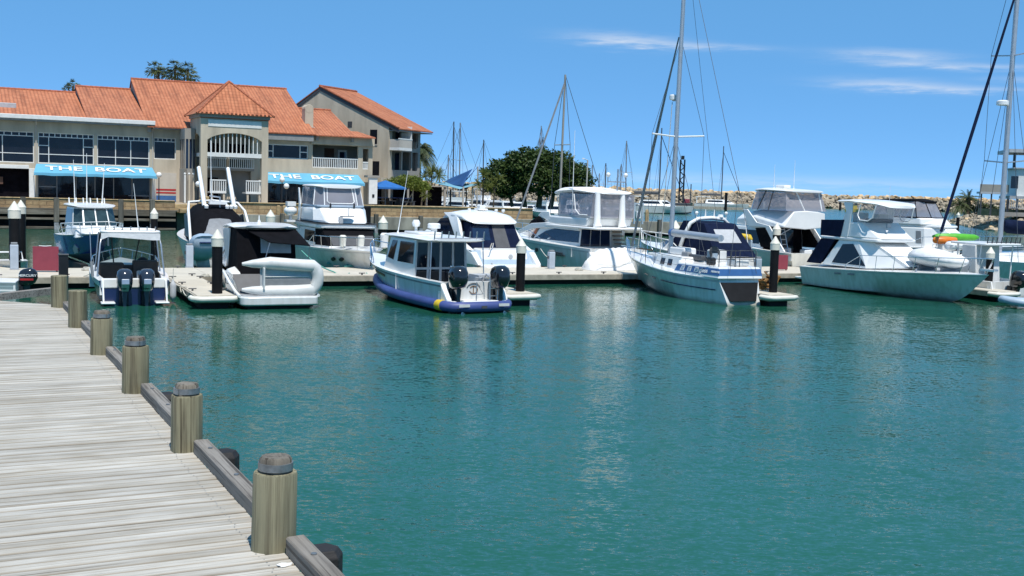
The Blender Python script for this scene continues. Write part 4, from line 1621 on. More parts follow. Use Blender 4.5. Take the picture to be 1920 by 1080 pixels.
def pile(px, apex_y, base, r, label, cap='pile_cap', cone=True, group='black pontoon piles with pale pointed caps'):
    """black sleeve with a pointed cap; base is the point on the pontoon it stands in"""
    y = base.y
    top = D(px, apex_y, y).z
    t = thing('mooring_pile', label, 'pile', (base.x, base.y, 0), 0, group)
    mb = MB()
    ch = r * 1.55
    mb.lathe([(r * 0.88, -1.2), (r * 0.88, top - ch - r * 1.1)], (0, 0, 0), 18, 'pile_black')
    mb.build('shaft', t, smooth=50)
    c = MB()
    z0 = top - ch - r * 1.35
    c.lathe([(r * 0.9, z0), (r, z0 + 0.01), (r, top - ch), (r * 1.05, top - ch + 0.01), (0.02, top)], (0, 0, 0), 18, cap)
    c.build('pointed_cap', t, smooth=30)
    return t


pile(28, 377, W(28, 500, 0.45), 0.24, 'thick black pile with white cap, front one of the pair at the left')
pile(39, 375, W(40, 478, 0.45), 0.22, 'black pile with white cap, rear one of the pair at the left')
pile(290, 390, W(289, 497, 0.45), 0.16, 'slim black pile behind the white hardtop of the twin outboard boat')
pile(407, 430, W(407, 550, 0.45), 0.195, 'black pile at the end of the finger beside the black canopy cruiser')
pile(975, 447, W(975, 546, 0.45), 0.185, 'black pile at the end of the finger beside the foam collar boat')
pile(1452, 443, W(1449, 548, 0.45), 0.185, 'black pile beside the orange coiled gear at the yacht stern')
pile(1454, 418, D(1454, 480, 59.5), 0.22, 'black pile rising behind the nearer one at the yacht stern')
pile(507, 393, D(507, 440, 74), 0.30, 'black pile with white cap behind the roof of the black canopy cruiser')
pile(718, 404, D(718, 440, 78), 0.33, 'black pile with white cap right of the clear enclosed flybridge boat')
pile(1266, 413, D(1266, 440, 76), 0.36, 'black pile with white domed cap behind the yacht boom')
pile(1855, 463, W(1853, 540, 0.45), 0.185, 'black pile behind the bow rail of the big flybridge cruiser')
pile(1795, 398, D(1795, 430, 75), 0.12, 'thin black pile with small white cap by the rock shore')
for px, py, lb in ((685, 388, 'plain black pile behind the cabin roof of the foam collar boat'), ):
    p = D(px, 420, 88)
    mb = MB()
    mb.lathe([(0.42, -1.2), (0.42, D(px, py, 88).z), (0.36, D(px, py, 88).z + 0.05)], (0, 0, 0), 14, 'pile_black')
    o = mb.build('mooring_pile', smooth=40)
    o.location = (p.x, p.y, 0)
    tag(o, lb, 'pile')


def pedestal(px, py, h, label):
    p = W(px, py, 0.45)
    t = thing('service_pedestal', label, 'power pedestal', (p.x, p.y, 0.451), MA, 'pale blue grey power pedestals')
    mb = MB()
    mb.box(-0.15, 0.15, -0.13, 0.13, 0.03, h, 'pedestal')
    mb.build('body', t, bevel=0.03)
    mb = MB()
    mb.box(-0.12, 0.12, -0.1, 0.1, h, h + 0.09, 'mid_grey')
    mb.build('light_cap', t, bevel=0.02)
    mb = MB()
    mb.box(-0.17, 0.17, -0.15, 0.15, 0.0, 0.035, 'light_grey')
    mb.build('foot', t)
    for s in (-1, 1):
        mb = MB()
        mb.box(s * 0.15, s * 0.19, -0.06, 0.06, h * 0.6, h * 0.75, 'dark_grey')
        mb.build('socket', t)


pedestal(27, 506, 0.98, 'power pedestal left of the front maroon panel')
pedestal(355, 502, 0.94, 'power pedestal on the walkway before the dark arch cruiser')
pedestal(1033, 504, 0.80, 'power pedestal in front of the white yacht with two white poles')
pedestal(1420, 513, 0.72, 'power pedestal between the yacht stern and the black pile')
for px, py, wdt, hgt, lb in ((86, 510, 0.92, 0.98, 'larger maroon panel standing on the walkway at the left'), (1466, 507, 0.62, 0.78, 'smaller maroon panel right of the black pile near the yacht stern')):
    p = W(px, py, 0.45)
    t = thing('maroon_panel', lb, 'panel', (p.x, p.y, 0.45), MA - rad(8), 'maroon boards on the walkway')
    mb = MB()
    mb.box(-wdt / 2, wdt / 2, -0.025, 0.025, 0.05, hgt, 'maroon')
    mb.build('board', t, bevel=0.008)
    mb = MB()
    for s in (-1, 1):
        mb.box(s * wdt * 0.42 - 0.03, s * wdt * 0.42 + 0.03, 0.028, 0.07, 0.0, hgt * 0.96, 'dark_grey')
    mb.build('frame', t)
# black locker and rope beside the blue boat
p = W(119, 520, 0.45)
t = thing('dock_box', 'black upright dock box right of the large maroon panel', 'dock box', (p.x, p.y, 0.451), MA)
mb = MB()
mb.box(-0.16, 0.16, -0.15, 0.15, 0, 0.8, 'black')
mb.build('body', t, bevel=0.02)
mb = MB()
mb.box(-0.18, 0.18, -0.17, 0.17, 0.8, 0.86, 'dark_grey')
mb.build('lid', t, bevel=0.02)


def rope(name, label, pts, r=0.022, mat='rope', sag=0.0, n=10):
    pts = [V(p) for p in pts]
    out = []
    for a, b in zip(pts, pts[1:]):
        for i in range(n):
            t = i / n
            q = a.lerp(b, t)
            q.z -= sag * 4 * t * (1 - t)
            out.append(q)
    out.append(pts[-1])
    c = pts[0].copy()
    mb = MB()
    mb.tube([q - c for q in out], r, 5, mat)
    o = mb.build(name, smooth=60)
    o.location = c
    return tag(o, label, 'rope')


def fender(loc, label, r=0.13, h=0.55, mat='white', ball=False):
    t = thing('fender', label, 'fender', loc, 0)
    mb = MB()
    if ball:
        mb.ball((0, 0, 0), r, mat, 16, 10)
        mb.lathe([(0.05, r * 0.95), (0.04, r * 1.2)], (0, 0, 0), 8, 'navy')
    else:
        mb.lathe([(0.03, -h / 2 - 0.06), (0.05, -h / 2), (r * 0.85, -h / 2 + 0.05), (r, -h / 2 + 0.14), (r, h / 2 - 0.14), (r * 0.85, h / 2 - 0.05), (0.05, h / 2), (0.03, h / 2 + 0.08)], (0, 0, 0), 12, mat)
    mb.build('body', t, smooth=60)
    mb = MB()
    mb.tube([(0, 0, h / 2 if not ball else r), (0.01, 0.02, (h / 2 if not ball else r) + 0.45)], 0.012, 5, 'rope')
    mb.build('lanyard', t)
    return t

# ------------------------------------------------------------------ boat building
# every boat: x forward, y to port, z up, origin at the stern on the waterline


def hull(L, B, zs, zb, ov=1.0, t0=0.4, p=2.2, stern=0.94, cw=0.88, zc=0.06, zcb=0.45, keel=-0.35, strips=None, n=18, sheer=1.7, rake=0.0, bottom='antifoul', fl=0.35):
    """lofted hull.  strips: list of (fraction from deck to chine, material) ending at 1"""
    strips = strips or [(0.10, 'offwhite'), (1.0, 'hull_white')]
    def yb(t):
        a = 1 - max(0.0, (t - t0) / (1 - t0)) ** p
        s = stern + (1 - stern) * min(1, t / 0.3)
        return B / 2 * a * s
    def deck(t):
        return V((t * L - rake * (1 - t) ** 4, yb(t), zs + (zb - zs) * t ** sheer))
    def chine(t):
        yy = B / 2 * cw * (1 - max(0.0, (t - t0 * 0.8) / (1 - t0 * 0.8)) ** (p * 0.85)) * (stern + (1 - stern) * min(1, t / 0.3))
        return V((t * (L - ov * 0.72), yy, zc + (zcb - zc) * t ** 2.6))
    def kl(t):
        return V((t * (L - ov), 0, keel + (zcb - 0.25 - keel) * max(0, (t - 0.6) / 0.4) ** 2.5))
    fr = [0.0] + [s[0] for s in strips]
    rows = []
    for i in range(n + 1):
        t = i / n
        t = 1 - (1 - t) ** 1.25
        d, c, k = deck(t), chine(t), kl(t)
        half = []
        for f in fr:
            q = d.lerp(c, f)
            q.y -= (d.y - c.y) * 0 + fl * f * (1 - f) * (t ** 2) * min(1, yb(t) / (B * 0.2)) * 0.9
            q.y = max(q.y, 0.0)
            half.append(q)
        rows.append((half, k))
    mb = MB()
    m = len(fr)
    for sgn in (1, -1):
        for j in range(m):
            vs = []
            for half, k in rows:
                a = half[j]
                b = half[j + 1] if j + 1 < m else k
                vs += [(a.x, sgn * a.y, a.z), (b.x, sgn * b.y, b.z)]
            fs = [(2 * i, 2 * i + 1, 2 * i + 3, 2 * i + 2) if sgn < 0 else (2 * i, 2 * i + 2, 2 * i + 3, 2 * i + 1) for i in range(len(rows) - 1)]
            mb.add(vs, fs, strips[j][1] if j < len(strips) else bottom)
    half, k = rows[0]
    tr = [(q.x, q.y, q.z) for q in half] + [tuple(k)] + [(q.x, -q.y, q.z) for q in reversed(half)]
    mb.add(tr, [tuple(reversed(range(len(tr))))], strips[-1][1])
    mb.deck, mb.chine, mb.L, mb.B = deck, chine, L, B
    return mb


def merge(mb):
    """join equal corners so that the hull shades as one skin"""
    seen, ren, nv = {}, [], []
    for v in mb.v:
        k = (round(v[0], 4), round(v[1], 4), round(v[2], 4))
        if k not in seen:
            seen[k] = len(nv)
            nv.append(v)
        ren.append(seen[k])
    nf, nm, nu = [], [], []
    for f, m, u in zip(mb.f, mb.m, mb.uv):
        g = []
        for i in f:
            if ren[i] not in g: g.append(ren[i])
        if len(g) > 2:
            nf.append(g); nm.append(m); nu.append(None)
    mb.v, mb.f, mb.m, mb.uv = nv, nf, nm, nu
    return mb


def deck_skin(h, t0, t1=1.0, camber=0.06, drop=0.0, inset=0.0, mat='white', n=14):
    mb = MB()
    vs = []
    for i in range(n + 1):
        t = t0 + (t1 - t0) * i / n
        d = h.deck(t)
        y = max(d.y - inset, 0.0)
        for q in (1, 0.5, 0, -0.5, -1):
            vs.append((d.x, y * q, d.z - drop + camber * (1 - q * q) * min(1, y)))
    fs = [(5 * i + j, 5 * i + j + 1, 5 * i + j + 6, 5 * i + j + 5) for i in range(n) for j in range(4)]
    mb.add(vs, fs, mat)
    return mb


def cockpit(h, t1, wdt, floor, mat='white', fmat='light_grey', n=8):
    """side decks, inner walls, floor and forward bulkhead of an open well from the stern to t1"""
    mb = MB()
    for s in (1, -1):
        vs = []
        for i in range(n + 1):
            d = h.deck(t1 * i / n)
            vs += [(d.x, s * d.y, d.z), (d.x, s * (d.y - wdt), d.z + 0.01), (d.x, s * (d.y - wdt), floor)]
        for i in range(n):
            mb.add(vs[3 * i:3 * i + 6], [(0, 1, 4, 3), (1, 2, 5, 4)], mat)
    a, b = h.deck(0.0), h.deck(t1)
    mb.add([(a.x + 0.02, a.y - wdt, floor), (a.x + 0.02, -a.y + wdt, floor), (b.x, -b.y + wdt, floor), (b.x, b.y - wdt, floor)], [(0, 1, 2, 3)], fmat)
    mb.add([(b.x, b.y, floor), (b.x, -b.y, floor), (b.x, -b.y, b.z), (b.x, b.y, b.z)], [(0, 1, 2, 3)], mat)
    mb.box(a.x + 0.02, a.x + wdt, -a.y + 0.03, a.y - 0.03, floor, a.z + 0.005, mat)
    return mb


def hexr(xa, xf, xb, wa, wf, wb, z, zf=None):
    zf = z if zf is None else zf
    return [(xa, wa, z), (xa, -wa, z), (xf, -wf, z), (xb, -wb, zf), (xb, wb, zf), (xf, wf, z)]


def house(bot, top, mat='white', roof=None, cap=True):
    """six sided deckhouse; returns the builder and its faces: 0 aft, 1 starboard, 2 starboard quarter, 3 front, 4 port quarter, 5 port"""
    mb = MB()
    n = len(bot)
    mb.add(list(bot) + list(top), [(i, (i + 1) % n, n + (i + 1) % n, n + i) for i in range(n)] + [tuple(n + i for i in range(n)), tuple(reversed(range(n)))], mat)
    faces = [[V(bot[i]), V(bot[(i + 1) % n]), V(top[(i + 1) % n]), V(top[i])] for i in range(n)]
    return mb, faces


R4 = [(0, 0), (1, 0), (1, 1), (0, 1)]


def rect(u0, u1, v0, v1): return [(u0, v0), (u1, v0), (u1, v1), (u0, v1)]


def side_panels(name, faces, uv_port, mat, parent, off=0.012):
    """the same plate on the port (5) and starboard (1) faces; uv given for port, u = 0 forward"""
    for fi in (5, 1):
        mb = MB()
        uv = uv_port if fi == 5 else [(1 - u, v) for u, v in reversed(uv_port)]
        mb.panel(faces[fi], uv, mat, off)
        mb.build(name, parent)


def rail(parent, pts, foot, r=0.016, mid=False, name='bow_rail', mat='chrome'):
    """pts: top line; foot: matching deck points"""
    mb = MB()
    mb.tube(pts, r, 6, mat)
    for a, b in zip(pts, foot):
        mb.tube([a, b], r * 0.85, 5, mat)
    if mid:
        mb.tube([V(a).lerp(V(b), 0.5) for a, b in zip(pts, foot)], r * 0.7, 5, mat)
    return mb.build(name, parent, smooth=60)


def bow_rail(parent, h, t0=0.45, hgt=0.55, n=7, lean=0.05, r=0.016, over=0.15, mat='chrome', mid=False):
    pts, ft = [], []
    for i in range(n):
        t = t0 + (0.985 - t0) * i / (n - 1)
        d = h.deck(t)
        z = hgt * (0.35 if i == 0 else 1)
        ft.append((d.x, d.y - 0.06, d.z + 0.02))
        pts.append((d.x + over * t ** 3, d.y - 0.06 + lean, d.z + z))
    allp = pts + [(p[0], -p[1], p[2]) for p in reversed(pts)]
    allf = ft + [(p[0], -p[1], p[2]) for p in reversed(ft)]
    return rail(parent, allp, allf, r, mid, mat=mat)


def outboard(parent, loc, s=1.0, mat='outboard', tilt=0.0, face='outboard_silver', stripe=None):
    """cowling, midsection, bracket and lower leg, looking aft along -x"""
    o = MB()
    o.loft([[(-0.12, 0.10, 0.55), (-0.42, 0.08, 0.55), (-0.42, -0.08, 0.55), (-0.12, -0.10, 0.55)],
            [(-0.16, 0.07, 0.25), (-0.40, 0.06, 0.2), (-0.40, -0.06, 0.2), (-0.16, -0.07, 0.25)],
            [(-0.18, 0.05, -0.3), (-0.42, 0.04, -0.3), (-0.42, -0.04, -0.3), (-0.18, -0.05, -0.3)]], mat)
    o.box(-0.62, -0.14, -0.16, 0.16, -0.06, -0.03, mat)
    leg = o.build('outboard_motor', parent, bevel=0.02, smooth=40)
    leg.location = loc
    leg.scale = (s, s, s)
    leg.rotation_euler = (0, tilt, 0)
    c = MB()
    # cowling lofted upwards: x back, y width
    rings = []
    for z, xf, xb, w in ((0.50, -0.10, -0.46, 0.14), (0.58, 0.02, -0.60, 0.20), (0.78, 0.05, -0.70, 0.235), (1.0, 0.04, -0.68, 0.24), (1.12, -0.02, -0.60, 0.215), (1.19, -0.12, -0.44, 0.15)):
        cx, hx = (xf + xb) / 2, (xf - xb) / 2
        ring = []
        for k in range(14):
            a = 2 * PI * k / 14
            ca, sa = math.cos(a), math.sin(a)
            ring.append((cx + hx * math.copysign(abs(ca) ** 0.7, ca), w * math.copysign(abs(sa) ** 0.7, sa), z - 0.03 * ca))
        rings.append(ring)
    c.loft(rings, mat)
    cw = c.build('cowling', leg, smooth=50)
    if face:
        f = MB()
        f.loft([[(-0.44, 0.10, 0.52), (-0.46, -0.10, 0.52), (-0.50, -0.10, 0.52), (-0.48, 0.10, 0.52)],
                [(-0.60, 0.12, 0.76), (-0.60, -0.12, 0.76), (-0.73, -0.11, 0.76), (-0.73, 0.11, 0.76)],
                [(-0.60, 0.12, 0.92), (-0.60, -0.12, 0.92), (-0.715, -0.11, 0.92), (-0.715, 0.11, 0.92)]], face)
        f.build('face_panel', leg, bevel=0.015)
    if stripe:
        f = MB()
        for sgn in (1, -1):
            f.box(-0.55, -0.05, sgn * 0.238, sgn * 0.247, 0.72, 0.80, stripe)
        f.build('stripe', leg)
    b = MB()
    b.box(-0.14, 0.06, -0.13, 0.13, 0.05, 0.5, 'black')
    b.build('bracket', leg, bevel=0.02)
    pr = MB()
    pr.lathe([(0.02, -0.62), (0.07, -0.5), (0.085, -0.3), (0.04, -0.05)], (0, 0, -0.32), 10, mat, 'x')
    for k in range(3):
        a = 2 * PI * k / 3
        pr.obox((-0.56, 0.10 * math.cos(a), -0.32 + 0.10 * math.sin(a)), (0.01, 0.015, 0), (0, 0.08 * math.cos(a), 0.08 * math.sin(a)), (0.012, -0.05 * math.sin(a), 0.05 * math.cos(a)), 'alloy')
    pr.build('propeller', leg, smooth=50)
    return leg


def slab(name, parent, outline, z0, z1, mat='white', bevel=0.04, camber=0.0):
    mb = MB()
    mb.prism(outline, 'z', z0, z1, mat)
    o = mb.build(name, parent, bevel=bevel, smooth=40)
    return o


def rrect(x0, x1, w0, w1, r=0.15, n=3):
    """rounded outline, w0 half width aft, w1 half width forward"""
    pts = []
    for (cx, cy, a0) in ((x0 + r, w0 - r, PI / 2), (x0 + r, -w0 + r, PI), (x1 - r, -w1 + r, 1.5 * PI), (x1 - r, w1 - r, 0)):
        for i in range(n + 1):
            a = a0 + PI / 2 * i / n
            pts.append((cx + r * math.cos(a), cy + r * math.sin(a)))
    return pts


def antenna(parent, p, h, r=0.012, lean=(0, 0), mat='white', name='antenna'):
    mb = MB()
    mb.tube([p, (p[0] + lean[0] * h, p[1] + lean[1] * h, p[2] + h)], [r * 1.6, r * 0.7], 5, mat)
    mb.lathe([(r * 3, 0), (r * 2.4, 0.08)], p, 6, mat)
    return mb.build(name, parent)


def radar(parent, p, r=0.28):
    mb = MB()
    mb.lathe([(r * 0.5, 0), (r * 0.5, 0.10), (r, 0.11), (r, 0.26), (r * 0.8, 0.30)], p, 16, 'white')
    return mb.build('radar', parent, smooth=40)


def rod_rack(parent, pts, h=0.28, mat='alloy'):
    mb = MB()
    for p in pts:
        mb.tube([p, (p[0] - 0.05, p[1], p[2] + h)], 0.024, 6, mat)
    mb.tube([(p[0], p[1], p[2] + 0.06) for p in pts], 0.018, 5, mat)
    return mb.build('rod_holder', parent, smooth=60)


def blob(rings, mat, name, parent, smooth=60, cap=True):
    mb = MB()
    mb.loft(rings, mat, caps=cap)
    return mb.build(name, parent, smooth=smooth)


def ellring(x, w, z0, z1, n=14, pw=0.75, yc=0.0):
    """closed section across the boat: half width w between heights z0 and z1"""
    out = []
    for k in range(n):
        a = 2 * PI * k / n
        ca, sa = math.cos(a), math.sin(a)
        out.append((x, yc + w * math.copysign(abs(ca) ** pw, ca), (z0 + z1) / 2 + (z1 - z0) / 2 * math.copysign(abs(sa) ** pw, sa)))
    return out


# ---------------------------------------------------------------- 1. twin outboard cuddy boat on the left
b1p = W(252, 571, 0)
boat = thing('cuddy_boat', 'navy hulled cuddy boat with white hardtop and twin outboards, stern to the jetty', 'motor boat', (b1p.x, b1p.y, 0), HEAD_IN - rad(1))
h = hull(6.0, 2.5, 0.80, 1.15, 1.2, 0.45, 2.3, 0.88, 0.84, 0.08, 0.55, strips=[(0.30, 'white'), (1.0, 'navy')])
merge(h).build('hull', boat, smooth=40)
deck_skin(h, 0.5, mat='white').build('foredeck', boat, smooth=60)
cockpit(h, 0.5, 0.24, 0.32, 'white', 'mid_grey').build('cockpit', boat)
for s in (1, -1):
    mb = MB()
    mb.box(-0.55, -0.02, s * 0.62, s * 1.06, 0.07, 0.13, 'white')
    mb.build('boarding_platform', boat, bevel=0.03)
    mb = MB()
    mb.tube([(-0.48, s * 0.98, 0.12), (-0.1, s * 0.98, 0.78), (0.1, s * 0.98, 0.84)], 0.03, 6, 'white')
    mb.build('platform_stay', boat)
    mb = MB()
    mb.tube([(1.2, s * 1.08, 0.85), (1.35, s * 0.98, 1.9), (1.5, s * 0.9, 2.25), (3.6, s * 0.86, 2.3)], 0.028, 6, 'alloy')
    mb.tube([(2.6, s * 1.08, 0.9), (2.7, s * 0.95, 2.25)], 0.026, 6, 'alloy')
    mb.build('hardtop_frame', boat, smooth=60)
    outboard(boat, (-0.12, s * 0.34, -0.06), 1.06)
slab('hardtop', boat, rrect(1.35, 3.8, 0.98, 0.85, 0.25), 2.27, 2.37, 'white', 0.04)
mb = MB()
mb.panel([(1.33, 0.95, 2.05), (1.33, -0.95, 2.05), (1.33, -0.95, 2.28), (1.33, 0.95, 2.28)], [(0, 0.0), (0.12, 0.45), (0.86, 0.0), (1, 0), (1, 1), (0, 1)], 'cover_white', 0.01)
mb.build('hardtop_valance', boat)
rod_rack(boat, [(1.42, y, 2.36) for y in (-0.8, -0.53, -0.27, 0, 0.27, 0.53, 0.8)], 0.14)
fb, ff = house(hexr(2.9, 3.5, 4.3, 1.02, 0.98, 0.35, 0.98), hexr(2.9, 3.0, 3.45, 0.9, 0.88, 0.5, 2.2), 'windscreen')
fb.f = fb.f[1:6]; fb.m = fb.m[1:6]; fb.uv = fb.uv[1:6]
fb.build('windscreen', boat)
mb = MB()
for i in (2, 3, 4, 5):
    a, b, c, d = ff[i]
    mb.tube([a, d], 0.025, 5, 'black'); mb.tube([d, c], 0.025, 5, 'black')
mb.build('windscreen_frame', boat)
mb = MB()
mb.box(2.2, 2.75, 0.15, 0.98, 0.32, 1.2, 'interior_brown')
mb.box(2.2, 2.75, -0.98, -0.15, 0.32, 1.28, 'interior_brown')
mb.box(2.85, 2.95, -1.0, 1.0, 0.32, 1.1, 'dark_grey')
mb.box(1.9, 2.3, -0.8, -0.25, 0.32, 0.95, 'light_grey')
mb.build('seat', boat, bevel=0.05)
mb = MB()
mb.lathe([(0.16, -0.015), (0.19, 0), (0.16, 0.015)], (2.7, -0.5, 1.2), 14, 'black', 'x')
mb.build('steering_wheel', boat)
mb = MB()
mb.box(-0.03, 0.18, -1.04, 1.04, 0.55, 0.86, 'white')
mb.build('transom_top', boat, bevel=0.03)
antenna(boat, (2.0, -0.3, 2.36), 1.6, 0.012, (0.0, 0.1))
bow_rail(boat, h, 0.6, 0.35, 6)
mb = MB()
mb.tube([(0.9, 1.24, 0.85), (0.95, 1.28, 1.35)], 0.05, 8, 'mid_grey')
mb.tube([(0.95, 1.28, 1.35), (1.3, 1.3, 2.3)], 0.015, 5, 'alloy')
mb.build('fishing_rod', boat)
fender(boat.matrix_world @ V((0, 0, 0)) if False else b1p + MU * -0.2 + ME * 1.25 + V((0, 0, 0.42)), 'grey fender at the starboard quarter of the twin outboard boat', 0.11, 0.6, 'light_grey')

# ---------------------------------------------------------------- 2. white cruiser with black canopy and a tender on its stern
p2 = W(523, 578, 0)
boat = thing('canopy_cruiser', 'white cruiser with black cockpit canopy, stern to the jetty', 'motor cruiser', (p2.x, p2.y, 0), HEAD_IN)
h = hull(8.2, 2.75, 1.05, 1.45, 1.5, 0.42, 2.2, 0.96, 0.86, 0.05, 0.6, strips=[(0.12, 'white'), (0.9, 'hull_white'), (1.0, 'dark_grey')])
hb = h
# the aft 1.3 m is cut down to the bathing platform: build the hull from 1.1 m on and the platform apart
merge(h)
h.v = [(max(v[0], 1.1) if v[2] > 0.3 and v[0] < 1.1 else v[0], v[1], v[2]) for v in h.v]
h.build('hull', boat, smooth=35)
mb = MB()
mb.prism(rrect(-0.35, 1.25, 1.28, 1.34, 0.25), 'z', 0.12, 0.42, 'hull_white')
mb.build('bathing_platform', boat, bevel=0.05, smooth=40)
mb = MB()
mb.prism(rrect(-0.2, 1.2, 1.18, 1.24, 0.2), 'z', 0.423, 0.435, 'light_grey')
mb.build('platform_tread', boat)
for s in (1, -1):
    mb = MB()
    mb.loft([[(1.0, s * 1.02, 0.4), (1.0, s * 1.32, 0.4), (1.0, s * 1.32, 0.55), (1.0, s * 1.02, 0.55)],
             [(1.5, s * 0.98, 0.4), (1.5, s * 1.33, 0.4), (1.5, s * 1.33, 1.05), (1.5, s * 0.98, 1.1)],
             [(2.3, s * 0.98, 0.4), (2.3, s * 1.34, 0.4), (2.3, s * 1.34, 1.12), (2.3, s * 1.0, 1.25)]], 'white')
    mb.build('quarter_moulding', boat, bevel=0.06, smooth=40)
    mb = MB()
    mb.tube([(-0.1, s * 1.3, 0.42), (0.6, s * 1.32, 0.52), (1.3, s * 1.38, 0.75), (2.2, s * 1.39, 1.0), (3.6, s * 1.39, 1.12)], 0.055, 7, 'white')
    mb.build('rubbing_strake', boat, smooth=60)
    mb = MB()
    mb.panel([(1.52 + 0.1, s * 1.345, 0.62), (2.3, s * 1.352, 0.62), (2.3, s * 1.352, 1.02), (1.52 + 0.1, s * 1.345, 1.02)][::s], [(0.05, 0.3), (0.3, 0.08), (0.8, 0.1), (1, 0.35), (0.95, 0.65), (0.7, 0.9), (0.3, 0.8)], 'dark_grey', 0.015)
    mb.build('side_vent', boat)
deck_skin(hb, 0.5).build('foredeck', boat, smooth=60)
cb, cf = house(hexr(3.4, 5.4, 6.8, 1.18, 1.02, 0.35, 1.1, 1.25), hexr(3.3, 4.6, 5.6, 1.02, 0.85, 0.3, 2.0, 1.75), 'white')
cb.build('deckhouse', boat, bevel=0.06)
side_panels('side_window', cf, [(0.0, 0.3), (0.55, 0.2), (0.9, 0.45), (0.6, 0.85), (0.05, 0.85)], 'dark_glass', boat)
fr = MB()
fr.panel(cf[3], rect(0.08, 0.92, 0.15, 0.9), 'dark_glass'); fr.panel(cf[4], rect(0.08, 0.95, 0.2, 0.9), 'dark_glass'); fr.panel(cf[2], rect(0.05, 0.92, 0.2, 0.9), 'dark_glass')
fr.build('windscreen', boat)
blob([ellring(1.9, 0.75, 2.57, 2.66), ellring(2.15, 1.12, 2.5, 2.66), ellring(3.2, 1.15, 2.5, 2.72), ellring(4.6, 1.05, 2.4, 2.62), ellring(5.2, 0.6, 2.3, 2.42)], 'white', 'hardtop', boat)
for s in (1, -1):
    mb = MB()
    mb.prism([(3.2, 1.15), (3.6, 1.15), (4.3, 2.45), (3.0, 2.5)], 'y', s * 1.1, s * 1.04, 'white')
    mb.build('hardtop_pillar', boat, bevel=0.02)
# canopy: side walls, back wall with clear panel, flap held out by poles
cv = MB()
bt = [(1.75, 1.0, 0.5), (1.75, -1.02, 0.5), (3.5, -1.12, 1.1), (3.5, 1.12, 1.1)]
tp = [(2.15, 1.0, 2.5), (2.15, -1.0, 2.5), (3.4, -1.05, 2.52), (3.4, 1.05, 2.52)]
cv.add(bt + tp, [(0, 1, 5, 4), (1, 2, 6, 5), (3, 0, 4, 7), (4, 5, 6, 7)], 'canvas_black')
cv.build('canopy', boat)
q = [V(bt[0]), V(bt[1]), V(tp[1]), V(tp[0])]
mb = MB()
mb.panel(q, rect(0.40, 0.92, 0.60, 0.86), 'light_grey', 0.02)
mb.build('canopy_window', boat)
mb = MB()
mb.add([(2.1, 0.7, 2.5), (2.1, -1.05, 2.5), (1.2, -1.32, 2.02), (1.25, 0.05, 2.12), (2.1, 0.7, 2.47), (2.1, -1.05, 2.47), (1.2, -1.32, 1.99), (1.25, 0.05, 2.09)],
       [(0, 1, 2, 3), (7, 6, 5, 4), (2, 6, 7, 3), (1, 5, 6, 2), (0, 4, 7, 3)], 'canvas_black')
fl_ = mb.build('canopy_flap', boat)
mb = MB()
mb.tube([(1.25, 0.05, 2.1), (1.45, 0.45, 0.45)], 0.016, 5, 'alloy')
mb.tube([(1.2, -1.32, 2.0), (1.5, -1.28, 1.0)], 0.016, 5, 'alloy')
mb.build('flap_pole', boat)
mb = MB()
mb.box(1.35, 1.75, -1.0, -0.25, 0.42, 1.0, 'white')
mb.build('aft_seat', boat, bevel=0.08)
antenna(boat, (3.3, 0.0, 2.7), 0.25, 0.02)
# the tender carried on edge, floor towards the jetty
td = thing('inflatable_tender', 'pale grey inflatable tender carried on its side across the stern of the black canopy cruiser', 'dinghy', (p2.x, p2.y, 0), HEAD_IN)
mb = MB()
Y0, Y1, zt, zl, rr_, xx = 0.98, -1.02, 1.44, 0.56, 0.205, 0.02
pts = [(xx + 0.10, Y0 + 0.22, zt + 0.02), (xx + 0.05, Y0 - 0.1, zt + 0.03), (xx, 0.3, zt + 0.06), (xx, -0.45, zt + 0.0)]
for i in range(1, 8):
    a = PI / 2 - PI * i / 8
    pts.append((xx, Y1 - 0.28 * math.cos(a) + 0.0, (zt + zl) / 2 + (zt - zl) / 2 * math.sin(a)))
pts += [(xx, -0.45, zl), (xx, 0.3, zl + 0.0), (xx + 0.05, Y0 - 0.1, zl + 0.04), (xx + 0.1, Y0 + 0.22, zl + 0.06)]
mb.tube(pts, [0.05, 0.13] + [rr_] * (len(pts) - 4) + [0.13, 0.05], 12, 'offwhite')
mb.build('tube', td, smooth=70)
mb = MB()
mb.box(xx + 0.02, xx + 0.06, -1.12, 0.62, zl + 0.05, zt - 0.05, 'light_grey')
mb.box(xx - 0.02, xx + 0.02, -1.05, 0.55, zl + 0.1, zl + 0.42, 'mid_grey')
mb.box(xx - 0.04, xx + 0.03, -1.0, 0.5, zl + 0.47, zl + 0.50, 'offwhite')
mb.build('floor', td, bevel=0.01)
mb = MB()
mb.box(xx - 0.22, xx + 0.12, 0.5, 0.56, zl + 0.08, zt - 0.08, 'offwhite')
mb.build('transom', td, bevel=0.02)
fender(W(437, 559, 0.2), 'white ball fender at the corner of the finger pontoon by the black canopy cruiser', 0.21, 0.5, 'white', True)

# ---------------------------------------------------------------- 3. cabin boat with blue foam collar
p3 = W(884, 583, 0)
boat = thing('foam_collar_boat', 'white cabin boat with blue foam collar and two black outboards', 'cabin boat', (p3.x, p3.y, 0), HEAD_IN + rad(6))
h = hull(8.4, 2.45, 0.98, 1.45, 1.1, 0.5, 2.4, 0.98, 0.92, 0.1, 0.55, strips=[(0.10, 'white'), (0.17, 'mid_grey'), (1.0, 'pale_blue')], sheer=2.6)
h.names = ['hull_white' if n_ == 'pale_blue' else n_ for n_ in h.names]
merge(h).build('hull', boat, smooth=35)
deck_skin(h, 0.42).build('foredeck', boat, smooth=60)
cockpit(h, 0.42, 0.22, 0.38, 'white', 'light_grey').build('cockpit', boat)
